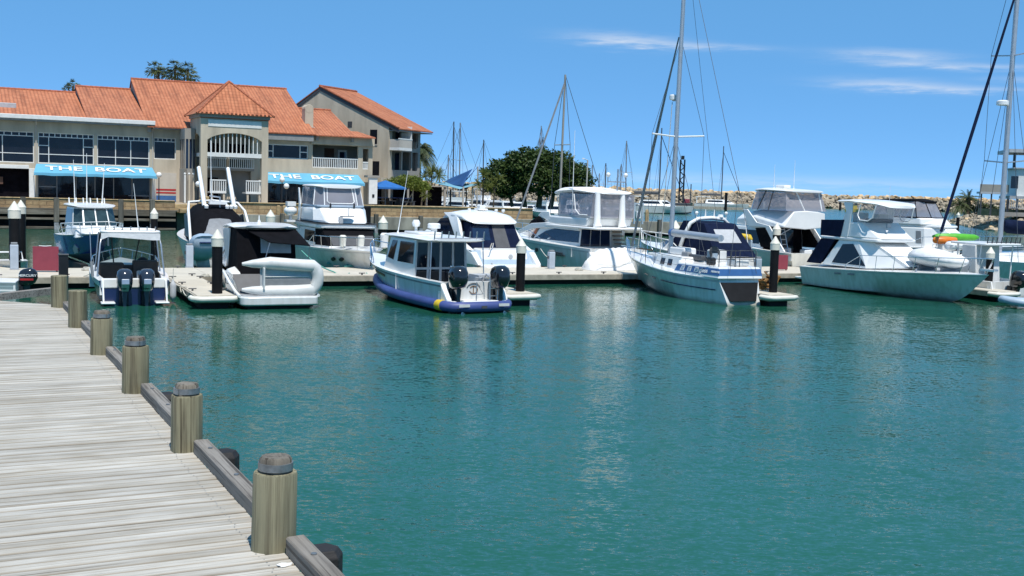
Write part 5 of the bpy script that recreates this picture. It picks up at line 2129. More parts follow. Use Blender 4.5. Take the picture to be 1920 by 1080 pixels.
# collar
pts = []
for i in range(11):
    t = 1 - i / 10.0
    c = h.chine(t * 0.93)
    pts.append((c.x + 0.05, c.y + 0.14, 0.24 + 0.36 * t ** 3))
pts += [(-0.28, 1.22, 0.24), (-0.62, 1.0, 0.22)]
pts += [(-0.72, 0.5, 0.22), (-0.72, 0, 0.22)]
allp = pts + [(p[0], -p[1], p[2]) for p in reversed(pts[:-1])]
mb = MB()
mb.tube(allp, [0.12] + [0.175] * (len(allp) - 2) + [0.12], 12, 'collar_blue')
col = mb.build('foam_collar', boat, smooth=70)
for (a, b_, m_) in ((10, 11, 'yellow'),):
    mb = MB()
    A, B_ = V(allp[a]), V(allp[b_])
    mb.tube([A.lerp(B_, 0.0), A.lerp(B_, 1.0)], 0.182, 12, m_)
    mb.build('yellow_patch', col, smooth=70)
for y, w_, z_, m_ in ((0.75, 0.2, 0.24, 'offwhite'), (-0.75, 0.2, 0.24, 'offwhite'), (0.0, 0.1, 0.18, 'dark_grey')):
    mb = MB()
    mb.box(-0.91, -0.893, y - w_, y + w_, z_, z_ + 0.09, m_)
    mb.build('collar_marking', col)
mb = MB()
mb.box(-0.55, 0.03, -1.05, 1.05, 0.18, 0.40, 'white')
mb.build('stern_platform', boat, bevel=0.03)
for s in (1, -1):
    outboard(boat, (-0.12, s * 0.80, 0.22), 1.12, 'gloss_black', 0, None)
    mb = MB()
    mb.loft([[(-0.45, s * 0.98, 0.35), (-0.45, s * 1.16, 0.35), (-0.45, s * 1.16, 0.45), (-0.45, s * 0.98, 0.45)], [(0.0, s * 1.0, 0.35), (0.0, s * 1.2, 0.35), (0.0, s * 1.2, 0.98), (0.0, s * 1.0, 0.98)]], 'white')
    mb.build('stern_quarter', boat, bevel=0.05)
# logo ring on the transom door and the boarding ladder
mb = MB()
for a0, a1, r in ((0.3, 2.84, 0.22), (0.6, 6.0, 0.13)):
    mb.tube([(-0.012, -0.05 + r * 1.2 * math.cos(a0 + (a1 - a0) * i / 14), 0.72 + r * math.sin(a0 + (a1 - a0) * i / 14)) for i in range(15)], 0.016, 5, 'dark_grey' if r > 0.2 else 'teak')
mb.tube([(-0.012, -0.05, 0.62), (-0.012, -0.05, 0.86)], 0.015, 5, 'teak')
mb.build('transom_emblem', boat)
mb = MB()
for y in (-0.42, -0.72):
    mb.tube([(-0.5, y, 0.3), (-0.48, y, 1.15), (-0.2, y, 1.25), (0.05, y, 1.0)], 0.02, 6, 'alloy')
for z in (0.55, 0.8, 1.05):
    mb.tube([(-0.49, -0.42, z), (-0.49, -0.72, z)], 0.016, 5, 'alloy')
mb.tube([(-0.5, 0.1, 0.35), (-0.5, 0.1, 1.02), (-0.5, -0.15, 0.62), (-0.5, 0.3, 0.62)], 0.02, 5, 'alloy')
mb.build('boarding_ladder', boat, smooth=60)
cb, cf = house(hexr(2.35, 5.2, 6.0, 1.05, 1.0, 0.5, 0.9, 1.2), hexr(2.35, 4.75, 5.1, 0.98, 0.9, 0.5, 2.28), 'white')
cb.build('wheelhouse', boat, bevel=0.05)
for i, (u0, u1) in enumerate(((0.03, 0.22), (0.27, 0.46), (0.51, 0.70), (0.75, 0.95))):
    mb = MB()
    mb.panel(cf[0], rect(u0, u1, 0.30, 0.93), 'dark_glass', 0.02)
    mb.panel(cf[0], rect(u0, u1, -0.15, 0.24), 'dark_glass', 0.02)
    mb.build('door_pane', boat)
mb = MB()
mb.panel(cf[0], rect(0.0, 1.0, -0.35, 1.0), 'light_grey', 0.008)
mb.build('door_frame', boat)
mb = MB()
mb.panel(cf[0], rect(0.66, 0.735, 0.3, 0.33), 'chrome', 0.05)
mb.build('door_handle', boat)
side_panels('side_window', cf, [(0.06, 0.45), (0.28, 0.4), (0.30, 0.92), (0.12, 0.92)], 'dark_glass', boat)
side_panels('side_window', cf, [(0.42, 0.38), (0.93, 0.38), (0.93, 0.92), (0.42, 0.92)], 'dark_glass', boat)
fr = MB()
for i in (2, 3, 4): fr.panel(cf[i], rect(0.06, 0.94, 0.42, 0.92), 'windscreen')
fr.build('windscreen', boat)
blob([ellring(1.0, 0.9, 2.30, 2.38), ellring(1.2, 1.1, 2.26, 2.38), ellring(3, 1.12, 2.27, 2.43), ellring(5.0, 1.02, 2.27, 2.42), ellring(5.6, 0.8, 2.26, 2.36), ellring(5.75, 0.5, 2.27, 2.33)], 'white', 'cabin_roof', boat)
slab('roof_hatch', boat, rrect(3.2, 4.6, 0.5, 0.45, 0.1), 2.43, 2.5, 'white', 0.02)
rod_rack(boat, [(1.1, y, 2.34) for y in (-1.0, -0.72, -0.45, -0.18, 0.1, 0.38, 0.65, 0.92)], 0.3)
for s in (1, -1):
    mb = MB()
    mb.tube([(1.15, s * 1.0, 2.3), (1.1, s * 1.05, 1.0)], 0.022, 6, 'alloy')
    mb.build('roof_post', boat)
mb = MB()
mb.lathe([(0.05, 0), (0.05, 0.22), (0.13, 0.24), (0.16, 0.36), (0.10, 0.48)], (4.7, -0.1, 2.42), 12, 'white')
mb.build('satellite_dome', boat, smooth=50)
antenna(boat, (5.0, 0.5, 2.4), 2.3, 0.012, (-0.12, -0.1))
radar(boat, (4.2, -0.6, 2.5), 0.24)
bow_rail(boat, h, 0.72, 0.5, 5, 0.0, 0.02)
mb = MB()
for s in (1, -1):
    d = h.deck(0.86)
    mb.panel([(d.x - 0.1, s * d.y, d.z - 0.3), (d.x + 0.1, s * (d.y - 0.1), d.z - 0.3), (d.x + 0.1, s * (d.y - 0.1), d.z - 0.1), (d.x - 0.1, s * d.y, d.z - 0.1)], rect(0, 1, 0, 1), 'black', 0.03)
mb.build('hawse_hole', boat)
mb = MB()
mb.box(0.55, 1.3, -1.3, -0.55, 1.08, 1.16, 'light_grey')
mb.tube([(0.9, -0.9, 0.38), (0.9, -0.9, 1.08)], 0.04, 6, 'alloy')
mb.build('bait_table', boat)
mb = MB()
d0, d1 = h.deck(0.72), h.deck(0.55)
c0, c1 = h.chine(0.72), h.chine(0.55)
mb.panel([d0.lerp(c0, 0.35), d1.lerp(c1, 0.35), d1.lerp(c1, 0.18), d0.lerp(c0, 0.18)], rect(0.1, 0.9, 0.2, 0.8), 'teak', 0.03)
mb.build('name_board', boat)

# ---------------------------------------------------------------- 4. blue and white sailing yacht
p4 = W(1396, 573, 0)
tip = W(1186, 487, 1.55)
hd = math.atan2(tip.y + 2.0 - p4.y, tip.x + 0.6 - p4.x)
yacht = thing('sailing_yacht', 'white sailing yacht with blue banded cabin side and dark transom, tall silver mast', 'sailing yacht', (p4.x, p4.y, 0), rad(112))
h = hull(9.8, 2.9, 0.98, 1.50, 1.9, 0.36, 2.0, 0.62, 0.80, -0.06, 0.35, keel=-0.5, strips=[(0.05, 'white'), (0.13, 'light_grey'), (1.0, 'hull_white')], sheer=2.0, rake=-0.5, bottom='dark_grey')
merge(h).build('hull', yacht, smooth=50)
deck_skin(h, 0.0, camber=0.08).build('deck', yacht, smooth=60)
mb = MB()
a, c = h.deck(0), h.chine(0)
q = [V((c.x, c.y, c.z)), V((c.x, -c.y, c.z)), V((a.x, -a.y, a.z)), V((a.x, a.y, a.z))]
mb.panel(q, [(0.12, 0.2), (0.88, 0.2), (0.98, 0.86), (0.02, 0.86)], 'pile_black', 0.02)
mb.build('transom_panel', yacht)
mb = MB()
pr = []
for i in range(13):
    t = 0.04 + 0.62 * i / 12
    d, c = h.deck(t), h.chine(t)
    q = d.lerp(c, 0.42)
    pr.append((q.x, q.y + 0.035, q.z))
for i in range(12):
    if i in (8, 10): continue
    a, b = V(pr[i]), V(pr[i + 1])
    dz = V((0, 0, 0.02))
    mb.add([a - dz, b - dz, b + dz, a + dz], [(0, 1, 2, 3)], 'navy')
mb.build('hull_line', yacht)
# raised aft coaming with the blue band, main cabin
cb, cf = house(hexr(0.35, 3.3, 3.7, 1.0, 1.25, 1.0, 0.98, 1.05), hexr(0.45, 3.1, 3.4, 0.92, 1.12, 0.95, 1.42, 1.5), 'white')
cb.build('aft_cabin', yacht, bevel=0.04)
mb = MB()
for fi, uv in ((5, rect(0.0, 1.0, 0.28, 0.86)), (1, rect(0.0, 1.0, 0.28, 0.86))): mb.panel(cf[fi], uv, 'stripe_blue', 0.01)
mb.panel(cf[0], rect(0.0, 1.0, 0.28, 0.86), 'stripe_blue', 0.01)
mb.build('blue_band', yacht)
for i in range(3):
    u = 0.12 + 0.165 * i
    mb = MB()
    mb.panel(cf[5], rect(u, u + 0.085, 0.36, 0.80), 'white', 0.022)
    w_ = mb.build('port_light', yacht)
    mb = MB()
    mb.panel(cf[5], rect(u + 0.015, u + 0.07, 0.44, 0.72), 'pale_blue', 0.03)
    mb.build('pane', w_)
f5 = cf[5]
ctr = (f5[0] * 0.26 + f5[1] * 0.74) * 0.43 + (f5[3] * 0.26 + f5[2] * 0.74) * 0.57
ux = (f5[1] - f5[0]).normalized()
nn = ux.cross((f5[3] - f5[0])).normalized()
uy = nn.cross(ux)
for body, size, off, sx in (('Legless', 0.25, -0.10, 1.1), ('FREMANTLE', 0.10, 0.78, 1.0)):
    t = text_obj('lettering', body, size, yacht, 'lettering_white', 0.003, 1.0, 0.004)
    t.matrix_local = Matrix(((ux.x * sx, uy.x, nn.x, 0), (ux.y * sx, uy.y, nn.y, 0), (ux.z * sx, uy.z, nn.z, 0), (0, 0, 0, 1)))
    t.location = ctr + nn * 0.016 + ux * (off - 0.25)
cb, cf2 = house(hexr(3.2, 5.6, 7.0, 1.02, 0.85, 0.3, 1.05, 1.25), hexr(3.3, 5.5, 6.5, 0.88, 0.72, 0.28, 1.62, 1.58), 'white')
cb.build('fore_cabin', yacht, bevel=0.05)
for fi, us in ((5, (0.2, 0.5)), (1, (0.45, 0.75))):
    for u in us:
        mb = MB()
        mb.panel(cf2[fi], rect(u, u + 0.16, 0.3, 0.75), 'dark_glass', 0.02)
        mb.build('port_light', yacht)
mb = MB()
mb.panel(cf2[4], rect(0.05, 0.95, 0.2, 0.7), 'pale_blue', 0.015)
mb.panel(cf2[2], rect(0.05, 0.95, 0.2, 0.7), 'pale_blue', 0.015)
mb.build('blue_band', yacht)
# rig
MX = 5.75
mast_top = 14.6
mb = MB()
mb.tube([(MX, 0, 1.5), (MX - 0.08, 0, 7), (MX - 0.25, 0, mast_top)], [0.105, 0.10, 0.085], 12, 'mast_alloy')
mb.build('mast', yacht, smooth=60)
mb = MB()
mb.tube([(MX - 0.14, 0, 2.5), (MX - 0.3, 0, 2.5), (MX - 3.9, 0, 2.46)], [0.15, 0.155, 0.135], 14, 'mast_alloy')
bm_ = mb.build('boom', yacht, smooth=60)
mb = MB()
mb.tube([(MX - 0.02, 0, 2.5), (MX - 0.2, 0, 2.5)], [0.17, 0.175], 12, 'stripe_blue')
mb.build('boom_end_cover', bm_, smooth=60)
for s in (1, -1):
    sp = MB()
    sp.tube([(MX - 0.1, s * 0.09, 6.55), (MX - 0.25, s * 1.25, 6.62)], 0.035, 6, 'white')
    sp.build('spreader', yacht)
mb = MB()
mb.tube([(9.25, 0, 1.7), (7.6, 0, 6.2), (MX + 0.05, 0, 10.7)], [0.055, 0.07, 0.03], 8, 'mid_grey')
mb.build('furled_headsail', yacht, smooth=60)
mb = MB()
for s in (1, -1):
    mb.tube([(MX - 0.2, s * 1.3, 1.2), (MX - 0.25, s * 1.25, 6.62), (MX - 0.15, 0, 10.6)], 0.010, 4, 'wire')
    mb.tube([(MX + 0.3, s * 1.28, 1.25), (MX, 0, 6.4)], 0.010, 4, 'wire')
    mb.tube([(MX - 0.9, s * 1.3, 1.2), (MX - 0.1, 0, 6.4)], 0.010, 4, 'wire')
    mb.tube([(0.2, s * 0.6, 1.2), (0.8, 0, 4.5)], 0.010, 4, 'wire')
mb.tube([(0.8, 0, 4.5), (MX - 0.25, 0, mast_top)], 0.010, 4, 'wire')
mb.tube([(MX - 3.6, 0, 2.8), (MX - 0.25, 0, mast_top)], 0.008, 4, 'wire')
mb.build('rigging', yacht)
mb = MB()
mb.tube([(8.2, 0.25, 1.62), (7.8, 0.3, 3.6)], 0.02, 5, 'rope')
mb.tube([(6.1, 0.3, 1.6), (MX + 0.2, 0.1, 8.0)], 0.016, 5, 'rope')
mb.build('halyard', yacht)
rd = MB()
rd.box(MX + 0.02, MX + 0.3, -0.05, 0.05, 8.05, 8.1, 'light_grey')
rd.lathe([(0.15, 8.1), (0.2, 8.12), (0.2, 8.28), (0.15, 8.32)], (MX + 0.25, 0, 0), 14, 'white')
rd.build('radar', yacht, smooth=40)
bow_rail(yacht, h, 0.84, 0.62, 5, 0.02, 0.016, 0.1)
pts, ft = [], []
for i in range(5):
    d = h.deck(0.04 + 0.72 * i / 4)
    pts.append((d.x, d.y - 0.04, d.z + 0.62)); ft.append((d.x, d.y - 0.06, d.z))
for s in (1, -1):
    rail(yacht, [(p[0], s * p[1], p[2]) for p in pts], [(p[0], s * p[1], p[2]) for p in ft], 0.010, True, 'lifeline', 'wire')
mb = MB()
a = h.deck(0)
for y0, y1 in ((0.1, 0.82), (-0.82, -0.1)):
    mb.tube([(a.x + 0.8, y1, 1.4), (a.x + 0.75, y1, 2.0), (a.x + 0.15, y1, 2.05), (a.x + 0.12, y0, 2.05), (a.x + 0.12, y0, 1.35)], 0.018, 6, 'dark_grey')
    mb.tube([(a.x + 0.13, y1, 1.1), (a.x + 0.12, y1, 2.05)], 0.018, 6, 'dark_grey')
    mb.tube([(a.x + 0.75, y1, 1.7), (a.x + 0.15, y1, 1.72), (a.x + 0.12, y0, 1.72)], 0.014, 6, 'dark_grey')
mb.build('pushpit_rail', yacht, smooth=60)
mb = MB()
for y in (0.15, -0.2):
    mb.tube([(a.x + 0.08, y, 1.4), (a.x - 0.0, y, 0.95), (a.x - 0.05, y, 0.75)], 0.018, 5, 'dark_grey')
mb.build('stern_ladder', yacht)
mb = MB()
mb.lathe([(0.20, -0.02), (0.24, 0), (0.2, 0.02)], (2.3, 0, 1.9), 14, 'dark_grey', 'x')
mb.box(2.2, 2.35, -0.1, 0.1, 1.4, 1.85, 'white')
mb.build('steering_wheel', yacht)
for i, (x, y, z, l_, w_, hh, m_) in enumerate(((4.9, -0.1, 1.62, 0.6, 0.3, 0.3, 'cover_white'), (3.4, 0.2, 1.5, 0.7, 0.15, 0.22, 'dark_grey'), (3.9, 0.3, 1.5, 0.25, 0.12, 0.3, 'mid_grey'), (1.2, -0.4, 1.42, 0.35, 0.3, 0.28, 'offwhite'), (1.7, 0.5, 1.42, 0.2, 0.12, 0.3, 'black'), (2.9, -0.5, 1.45, 0.3, 0.3, 0.5, 'offwhite'), (6.9, 0.0, 1.45, 0.35, 0.3, 0.12, 'offwhite'))):
    mb = MB()
    mb.box(x - l_, x + l_, y - w_, y + w_, z, z + hh, m_)
    mb.build('deck_gear', yacht, bevel=0.06)
mb = MB()
mb.box(7.4, 8.8, -0.1, 0.0, 1.62, 1.68, 'teak')
mb.build('bow_plank', yacht)
# orange coiled gear on the finger end
p = W(1436, 543, 0.45)
t = thing('cray_pot', 'orange brown heap of netting and pots on the finger end at the yacht stern', 'netting', (p.x, p.y, 0.45))
pbr('net_orange', (0.30, 0.15, 0.04), 0.9, var=0.5, scale=9, bump=0.05, bscale=20)
random.seed(4)
for i in range(4):
    mb = MB()
    c = (random.uniform(-0.3, 0.35), random.uniform(-0.2, 0.2), 0.12 + 0.12 * i)
    mb.tube([(c[0] + (0.32 - 0.03 * i) * math.cos(k * 0.6) * (1 + 0.15 * math.sin(k)), c[1] + 0.25 * math.sin(k * 0.6), c[2] + 0.05 * math.sin(k * 1.3)) for k in range(24)], 0.055, 6, 'net_orange')
    mb.build('coil', t, smooth=60)
mb = MB()
for (u, v_) in ((-0.3, 0.1), (0.1, 0.2), (0.35, -0.1)):
    mb.tube([(u, v_, 0.0), (u + 0.1, v_, 0.45), (u - 0.12, v_ + 0.15, 0.7)], 0.03, 5, 'net_orange')
mb.build('pot_frame', t, smooth=60)

# ---------------------------------------------------------------- 5. big flybridge cruiser, bow to the jetty
stem = W(1802, 568, 0)
boat = thing('flybridge_cruiser', 'large white flybridge cruiser with long shaded hull and dark side window, bow to the jetty', 'motor yacht', stem - V((MU.x, MU.y, 0)) * 8.4, HEAD_OUT)
h = hull(9.75, 3.5, 0.90, 1.28, 1.35, 0.40, 2.0, 0.95, 0.86, 0.06, 0.42, bottom='hull_white', strips=[(0.06, 'white'), (0.10, 'light_grey'), (1.0, 'hull_white')], sheer=1.3, fl=0.75)
merge(h).build('hull', boat, smooth=40)
deck_skin(h, 0.0, camber=0.1).build('deck', boat, smooth=60)
mb = MB()
mb.prism(rrect(-0.75, 0.05, 1.4, 1.5, 0.2), 'z', 0.28, 0.36, 'white')
mb.build('swim_platform', boat, bevel=0.02)
cb, cf = house(hexr(1.25, 4.2, 6.1, 1.42, 1.36, 0.75, 1.08, 1.25), hexr(2.15, 3.4, 4.0, 1.22, 1.18, 0.85, 2.28), 'white')
cb.build('deckhouse', boat, bevel=0.05)
side_panels('side_window', cf, [(0.0, 0.10), (0.78, 0.12), (0.70, 0.84), (0.26, 0.88)], 'dark_glass', boat, 0.015)
# dark canvas across the cockpit, raked
for s in (1, -1):
    mb = MB()
    mb.prism([(0.15, 1.1), (1.15, 1.1), (2.05, 2.28), (1.1, 2.28)], 'y', s * 1.38, s * 1.33, 'canvas_navy')
    mb.build('side_curtain', boat)
    mb = MB()
    mb.prism([(0.95, 2.42), (2.3, 2.42), (2.5, 3.2), (0.95, 3.15)], 'y', s * 1.3, s * 1.25, 'canvas_navy')
    mb.build('upper_curtain', boat)
mb = MB()
mb.prism([(0.1, 1.1), (0.16, 1.1), (1.12, 2.28), (1.06, 2.28)], 'x', 0, 0.01, 'canvas_navy') if False else mb.add([(0.12, 1.33, 1.1), (0.12, -1.33, 1.1), (1.08, -1.33, 2.28), (1.08, 1.33, 2.28), (0.17, 1.33, 1.1), (0.17, -1.33, 1.1), (1.13, -1.33, 2.28), (1.13, 1.33, 2.28)], [(0, 1, 2, 3), (7, 6, 5, 4), (0, 4, 5, 1), (3, 2, 6, 7)], 'canvas_navy')
mb.build('aft_curtain', boat)
slab('flybridge_floor', boat, rrect(0.95, 4.55, 1.36, 1.15, 0.15), 2.28, 2.42, 'white', 0.04)
fb, ff = house(hexr(1.9, 3.6, 4.6, 1.25, 1.22, 0.95, 2.42), hexr(2.5, 3.3, 3.35, 1.24, 1.2, 0.98, 3.12), 'white')
fb.build('flybridge', boat, bevel=0.06)
# front breast of the flybridge and forward windscreen cover
mb = MB()
mb.add([(4.05, 0.9, 2.26), (4.05, -0.9, 2.26), (6.15, -0.76, 1.32), (6.15, 0.76, 1.32), (4.1, 1.0, 1.3), (4.1, -1.0, 1.3)], [(0, 1, 2, 3), (0, 3, 4), (1, 5, 2)], 'cover_white')
mb.build('windscreen_cover', boat)
# hardtop on raked arch
for s in (1, -1):
    mb = MB()
    mb.prism([(2.0, 2.42), (2.75, 2.42), (2.95, 3.6), (2.95, 4.0), (2.35, 4.0), (2.55, 3.6)], 'y', s * 1.26, s * 1.18, 'white')
    mb.build('hardtop_arch', boat, bevel=0.03)
blob([ellring(1.75, 1.0, 4.02, 4.12), ellring(1.95, 1.26, 3.96, 4.12), ellring(2.8, 1.3, 3.97, 4.16), ellring(4.3, 1.15, 3.88, 4.06), ellring(4.7, 0.8, 3.80, 3.92)], 'white', 'hardtop', boat)
cb2, cf3 = house(hexr(2.85, 3.5, 3.9, 1.22, 1.18, 0.9, 3.14), hexr(2.85, 4.1, 4.55, 1.2, 1.12, 0.8, 3.9), 'vinyl_clear')
cb2.f = cb2.f[1:6]; cb2.m = cb2.m[1:6]; cb2.uv = cb2.uv[1:6]
cb2.build('clear_enclosure', boat)
mb = MB()
for s in (1, -1):
    pts = [(3.45, s * 1.2, 3.92), (3.3, s * 1.22, 3.45), (3.45, s * 1.22, 3.22), (3.9, s * 1.18, 3.2), (4.15, s * 1.14, 3.35), (4.3, s * 1.1, 3.9)]
    mb.tube(pts, 0.03, 6, 'white')
mb.build('enclosure_frame', boat, smooth=60)
mb = MB()
mb.box(2.6, 3.0, -0.9, -0.3, 2.9, 3.55, 'offwhite')
mb.box(2.6, 3.0, 0.3, 0.9, 2.9, 3.5, 'offwhite')
mb.box(3.3, 3.4, -0.8, 0.8, 3.12, 3.3, 'dark_grey')
mb.build('helm_seat', boat, bevel=0.06)
bow_rail(boat, h, 0.33, 0.66, 8, 0.0, 0.018, 0.35)
mb = MB()
for x in (2.6, 3.5):
    d = h.deck(x / 9.75).lerp(h.chine(x / 9.75), 0.22)
    e = h.deck((x + 0.45) / 9.75).lerp(h.chine((x + 0.45) / 9.75), 0.22)
    for s in (1, -1):
        mb.add([(d.x, s * (d.y + 0.03), d.z - 0.04), (e.x, s * (e.y + 0.03), e.z - 0.04), (e.x, s * (e.y + 0.03), e.z + 0.04), (d.x, s * (d.y + 0.03), d.z + 0.04)], [(0, 1, 2, 3)], 'mid_grey')
mb.build('hull_vent', boat)
mb = MB()
mb.box(9.4, 10.1, -0.12, 0.12, 1.42, 1.5, 'white')
mb.lathe([(0.06, -0.1), (0.06, 0.1)], (10.05, 0, 1.47), 8, 'alloy', 'y')
mb.build('bow_roller', boat)
mb = MB()
mb.box(3.9, 4.0, -0.1, 0.1, 2.9, 3.1, 'light_grey')
mb.lathe([(0.02, 0), (0.07, 0.1)], (4.25, -0.35, 2.72), 8, 'chrome')
mb.build('horn', boat)
mb = MB()
for i in range(3):
    mb.lathe([(0.05, 0), (0.05, 0.14)], (1.6 + i * 2.6, -1.2 + 0.1 * i, 1.14), 6, 'alloy')
mb.build('deck_cleat', boat)
# covered tender on its foredeck
td = thing('covered_tender', 'tender under a white cover on the foredeck of the large flybridge cruiser', 'covered dinghy', boat.location + V((0, 0, 0)), HEAD_OUT)
rings = []
for x, w, z0, z1 in ((5.75, 0.3, 1.5, 1.8), (5.85, 0.6, 1.42, 2.1), (6.4, 0.76, 1.38, 2.2), (7.2, 0.76, 1.36, 2.1), (7.9, 0.64, 1.4, 1.98), (8.35, 0.36, 1.5, 1.86), (8.5, 0.1, 1.6, 1.76)):
    ring, zm = [], z0 + (z1 - z0) * 0.42
    for i in range(24):
        a = 2 * PI * i / 24
        ca, sa = math.cos(a), math.sin(a)
        if sa >= 0: ring.append((x, w * ca, zm + (z1 - zm) * sa ** 0.85 + 0.018 * math.sin(i * 2.3 + x * 8) * sa))
        else: ring.append((x, w * ca * (1 + 0.35 * sa), zm + (zm - z0) * sa))
    rings.append(ring)
blob(rings, 'cover_white', 'cover', td)
for x in (6.4, 7.7):
    mb = MB()
    mb.box(x - 0.06, x + 0.06, -0.5, 0.5, 1.2, 1.42, 'mid_grey')
    mb.build('chock', td)
fl = MB()
fl.tube([(6.1, 0.3, 2.17), (7.0, 0.74, 1.8)], 0.01, 4, 'light_grey')
fl.build('cover_tie', td)

# ---------------------------------------------------------------- 6. blue boat with white cabin at the left, on a lift behind the walkway
p6 = D(166, 470, 46.6)
boat = thing('blue_cabin_boat', 'blue hulled boat with white cabin and rocket launcher aerials, raised bow on', 'cabin boat', V((p6.x, p6.y, 0.0)) - MU * 5.4 + V((0, 0, 0.55)), HEAD_OUT + rad(7))
h = hull(5.8, 2.45, 0.95, 1.25, 1.0, 0.42, 2.1, 0.95, 0.84, 0.12, 0.45, keel=-0.28, strips=[(0.06, 'alloy'), (1.0, 'hull_blue')], fl=0.3)
merge(h).build('hull', boat, smooth=35)
deck_skin(h, 0.0, inset=0.05, camber=0.1).build('deck', boat, smooth=60)
cb, cf = house(hexr(2.0, 4.2, 5.0, 1.05, 0.98, 0.4, 0.95, 1.15), hexr(2.0, 4.0, 4.5, 0.95, 0.9, 0.5, 1.45, 1.42), 'white')
cb.build('cuddy', boat, bevel=0.06)
cb, cf = house(hexr(1.6, 3.3, 3.75, 0.95, 0.92, 0.55, 1.42), hexr(1.6, 2.9, 3.2, 0.85, 0.82, 0.5, 2.25), 'white')
cb.build('cabin', boat, bevel=0.04)
for i, uv in ((2, rect(0.08, 0.95, 0.08, 0.92)), (4, rect(0.05, 0.92, 0.08, 0.92))):
    mb = MB(); mb.panel(cf[i], uv, 'teal_glass', 0.015); mb.build('windscreen', boat)
mb = MB()
mb.panel(cf[3], rect(0.04, 0.48, 0.08, 0.92), 'teal_glass', 0.015); mb.panel(cf[3], rect(0.53, 0.96, 0.08, 0.92), 'teal_glass', 0.015)
mb.build('windscreen', boat)
side_panels('side_window', cf, [(0.05, 0.1), (0.95, 0.1), (0.95, 0.9), (0.12, 0.9)], 'dark_glass', boat)
blob([ellring(1.3, 0.85, 2.25, 2.36), ellring(1.5, 1.0, 2.24, 2.42), ellring(2.8, 0.98, 2.24, 2.42), ellring(3.35, 0.8, 2.24, 2.36)], 'white', 'roof', boat)
for y in (-0.75, -0.45, -0.15, 0.15, 0.45, 0.75):
    mb = MB(); mb.tube([(1.6, y, 2.38), (1.5, y, 2.62)], 0.028, 6, 'white'); mb.build('rod_holder', boat)
for y, hh, ln in ((-0.55, 1.9, -0.03), (-0.05, 2.2, 0.0), (0.6, 1.8, 0.06)):
    antenna(boat, (1.8, y, 2.4), hh, 0.016, (0, ln))
bow_rail(boat, h, 0.3, 0.5, 7, 0.08, 0.02, 0.2, 'white', True)
mb = MB()
mb.box(5.3, 5.95, -0.1, 0.1, 1.25, 1.33, 'alloy')
mb.tube([(5.95, 0, 1.3), (6.0, 0, 0.75)], 0.03, 5, 'alloy')
mb.build('anchor', boat)
mb = MB()
d, c = h.deck(0.62), h.chine(0.62)
e, g = h.deck(0.70), h.chine(0.70)
q = [e.lerp(g, 0.95), d.lerp(c, 0.95), d.lerp(c, 0.5), e.lerp(g, 0.5)]
mb.panel([V((p.x, -p.y, p.z)) for p in (q[1], q[0], q[3], q[2])], [(0.1, 0.0), (0.9, 0.1), (1.0, 0.6), (0.5, 1.0), (0, 0.5)], 'light_grey', 0.04)
mb.build('hull_patch', boat)
mb = MB()
mb.box(0.5, 5.0, -0.9, -0.6, -0.55 - 0.4, -0.1, 'float_dark')
mb.box(0.5, 5.0, 0.6, 0.9, -0.55 - 0.4, -0.1, 'float_dark')
mb.build('lift_float', boat)
jk = thing('jet_ski', 'small dark jet ski with pale seat behind the larger maroon panel', 'jet ski', D(85, 467, 52), HEAD_IN)
jk.location.z = 0.12
jk.scale = (0.75, 0.75, 0.75)
blob([ellring(-0.9, 0.3, 0.1, 0.45), ellring(-0.6, 0.42, 0.02, 0.5), ellring(0.4, 0.45, 0.0, 0.5), ellring(1.0, 0.3, 0.1, 0.48), ellring(1.3, 0.06, 0.3, 0.42)], 'dark_grey', 'hull', jk)
blob([ellring(-0.8, 0.16, 0.45, 0.72), ellring(0.0, 0.18, 0.45, 0.74), ellring(0.15, 0.26, 0.45, 0.9), ellring(0.5, 0.24, 0.45, 0.95), ellring(0.9, 0.1, 0.45, 0.6)], 'pale_blue', 'seat', jk)
mb = MB()
mb.tube([(0.25, 0.36, 0.98), (0.3, 0, 0.95), (0.25, -0.36, 0.98)], 0.025, 6, 'white')
mb.build('handlebar', jk)

# ---------------------------------------------------------------- 7. white tinny with black outboard, far left edge
p7 = W(36, 548, 0)
boat = thing('white_tinny', 'small ribbed white tinny with black and red outboard at the left edge', 'dinghy', (p7.x, p7.y, 0), rad(196))
h = hull(4.4, 1.7, 0.42, 0.62, 0.5, 0.45, 2.2, 0.95, 0.86, 0.05, 0.25, keel=-0.15, strips=[(0.06, 'white'), (0.22, 'offwhite'), (0.3, 'light_grey'), (0.5, 'white'), (0.58, 'light_grey'), (0.8, 'white'), (0.88, 'light_grey'), (1.0, 'white')])
merge(h).build('hull', boat, smooth=30)
cockpit(h, 0.92, 0.08, 0.1, 'white', 'offwhite').build('inside', boat)
mb = MB()
for x in (0.9, 2.0, 3.0):
    mb.box(x, x + 0.3, -0.72, 0.72, 0.32, 0.36, 'offwhite')
mb.build('thwart', boat)
om = outboard(boat, (-0.02, 0, -0.18), 0.86, 'gloss_black', 0.0, None, 'red')
for s in (1, -1):
    t = text_obj('lettering', 'MERCURY', 0.13, om, 'lettering_white', 0.002, 1.2, 0.002)
    t.rotation_euler = (PI / 2, 0, PI if s > 0 else 0)
    t.location = (-0.32, s * 0.247, 0.92)
w_ = thing('white_runabout', 'white runabout bow behind the power pedestal at the far left', 'dinghy', D(18, 490, 44.5) , HEAD_OUT)
w_.location.z = 0
w_.location += -MU * 3.0
h = hull(3.6, 1.4, 0.55, 0.75, 0.5, 0.4, 2.2)
merge(h).build('hull', w_, smooth=40)
deck_skin(h, 0.5).build('foredeck', w_, smooth=60)
cockpit(h, 0.5, 0.1, 0.2).build('cockpit', w_)
mb = MB()
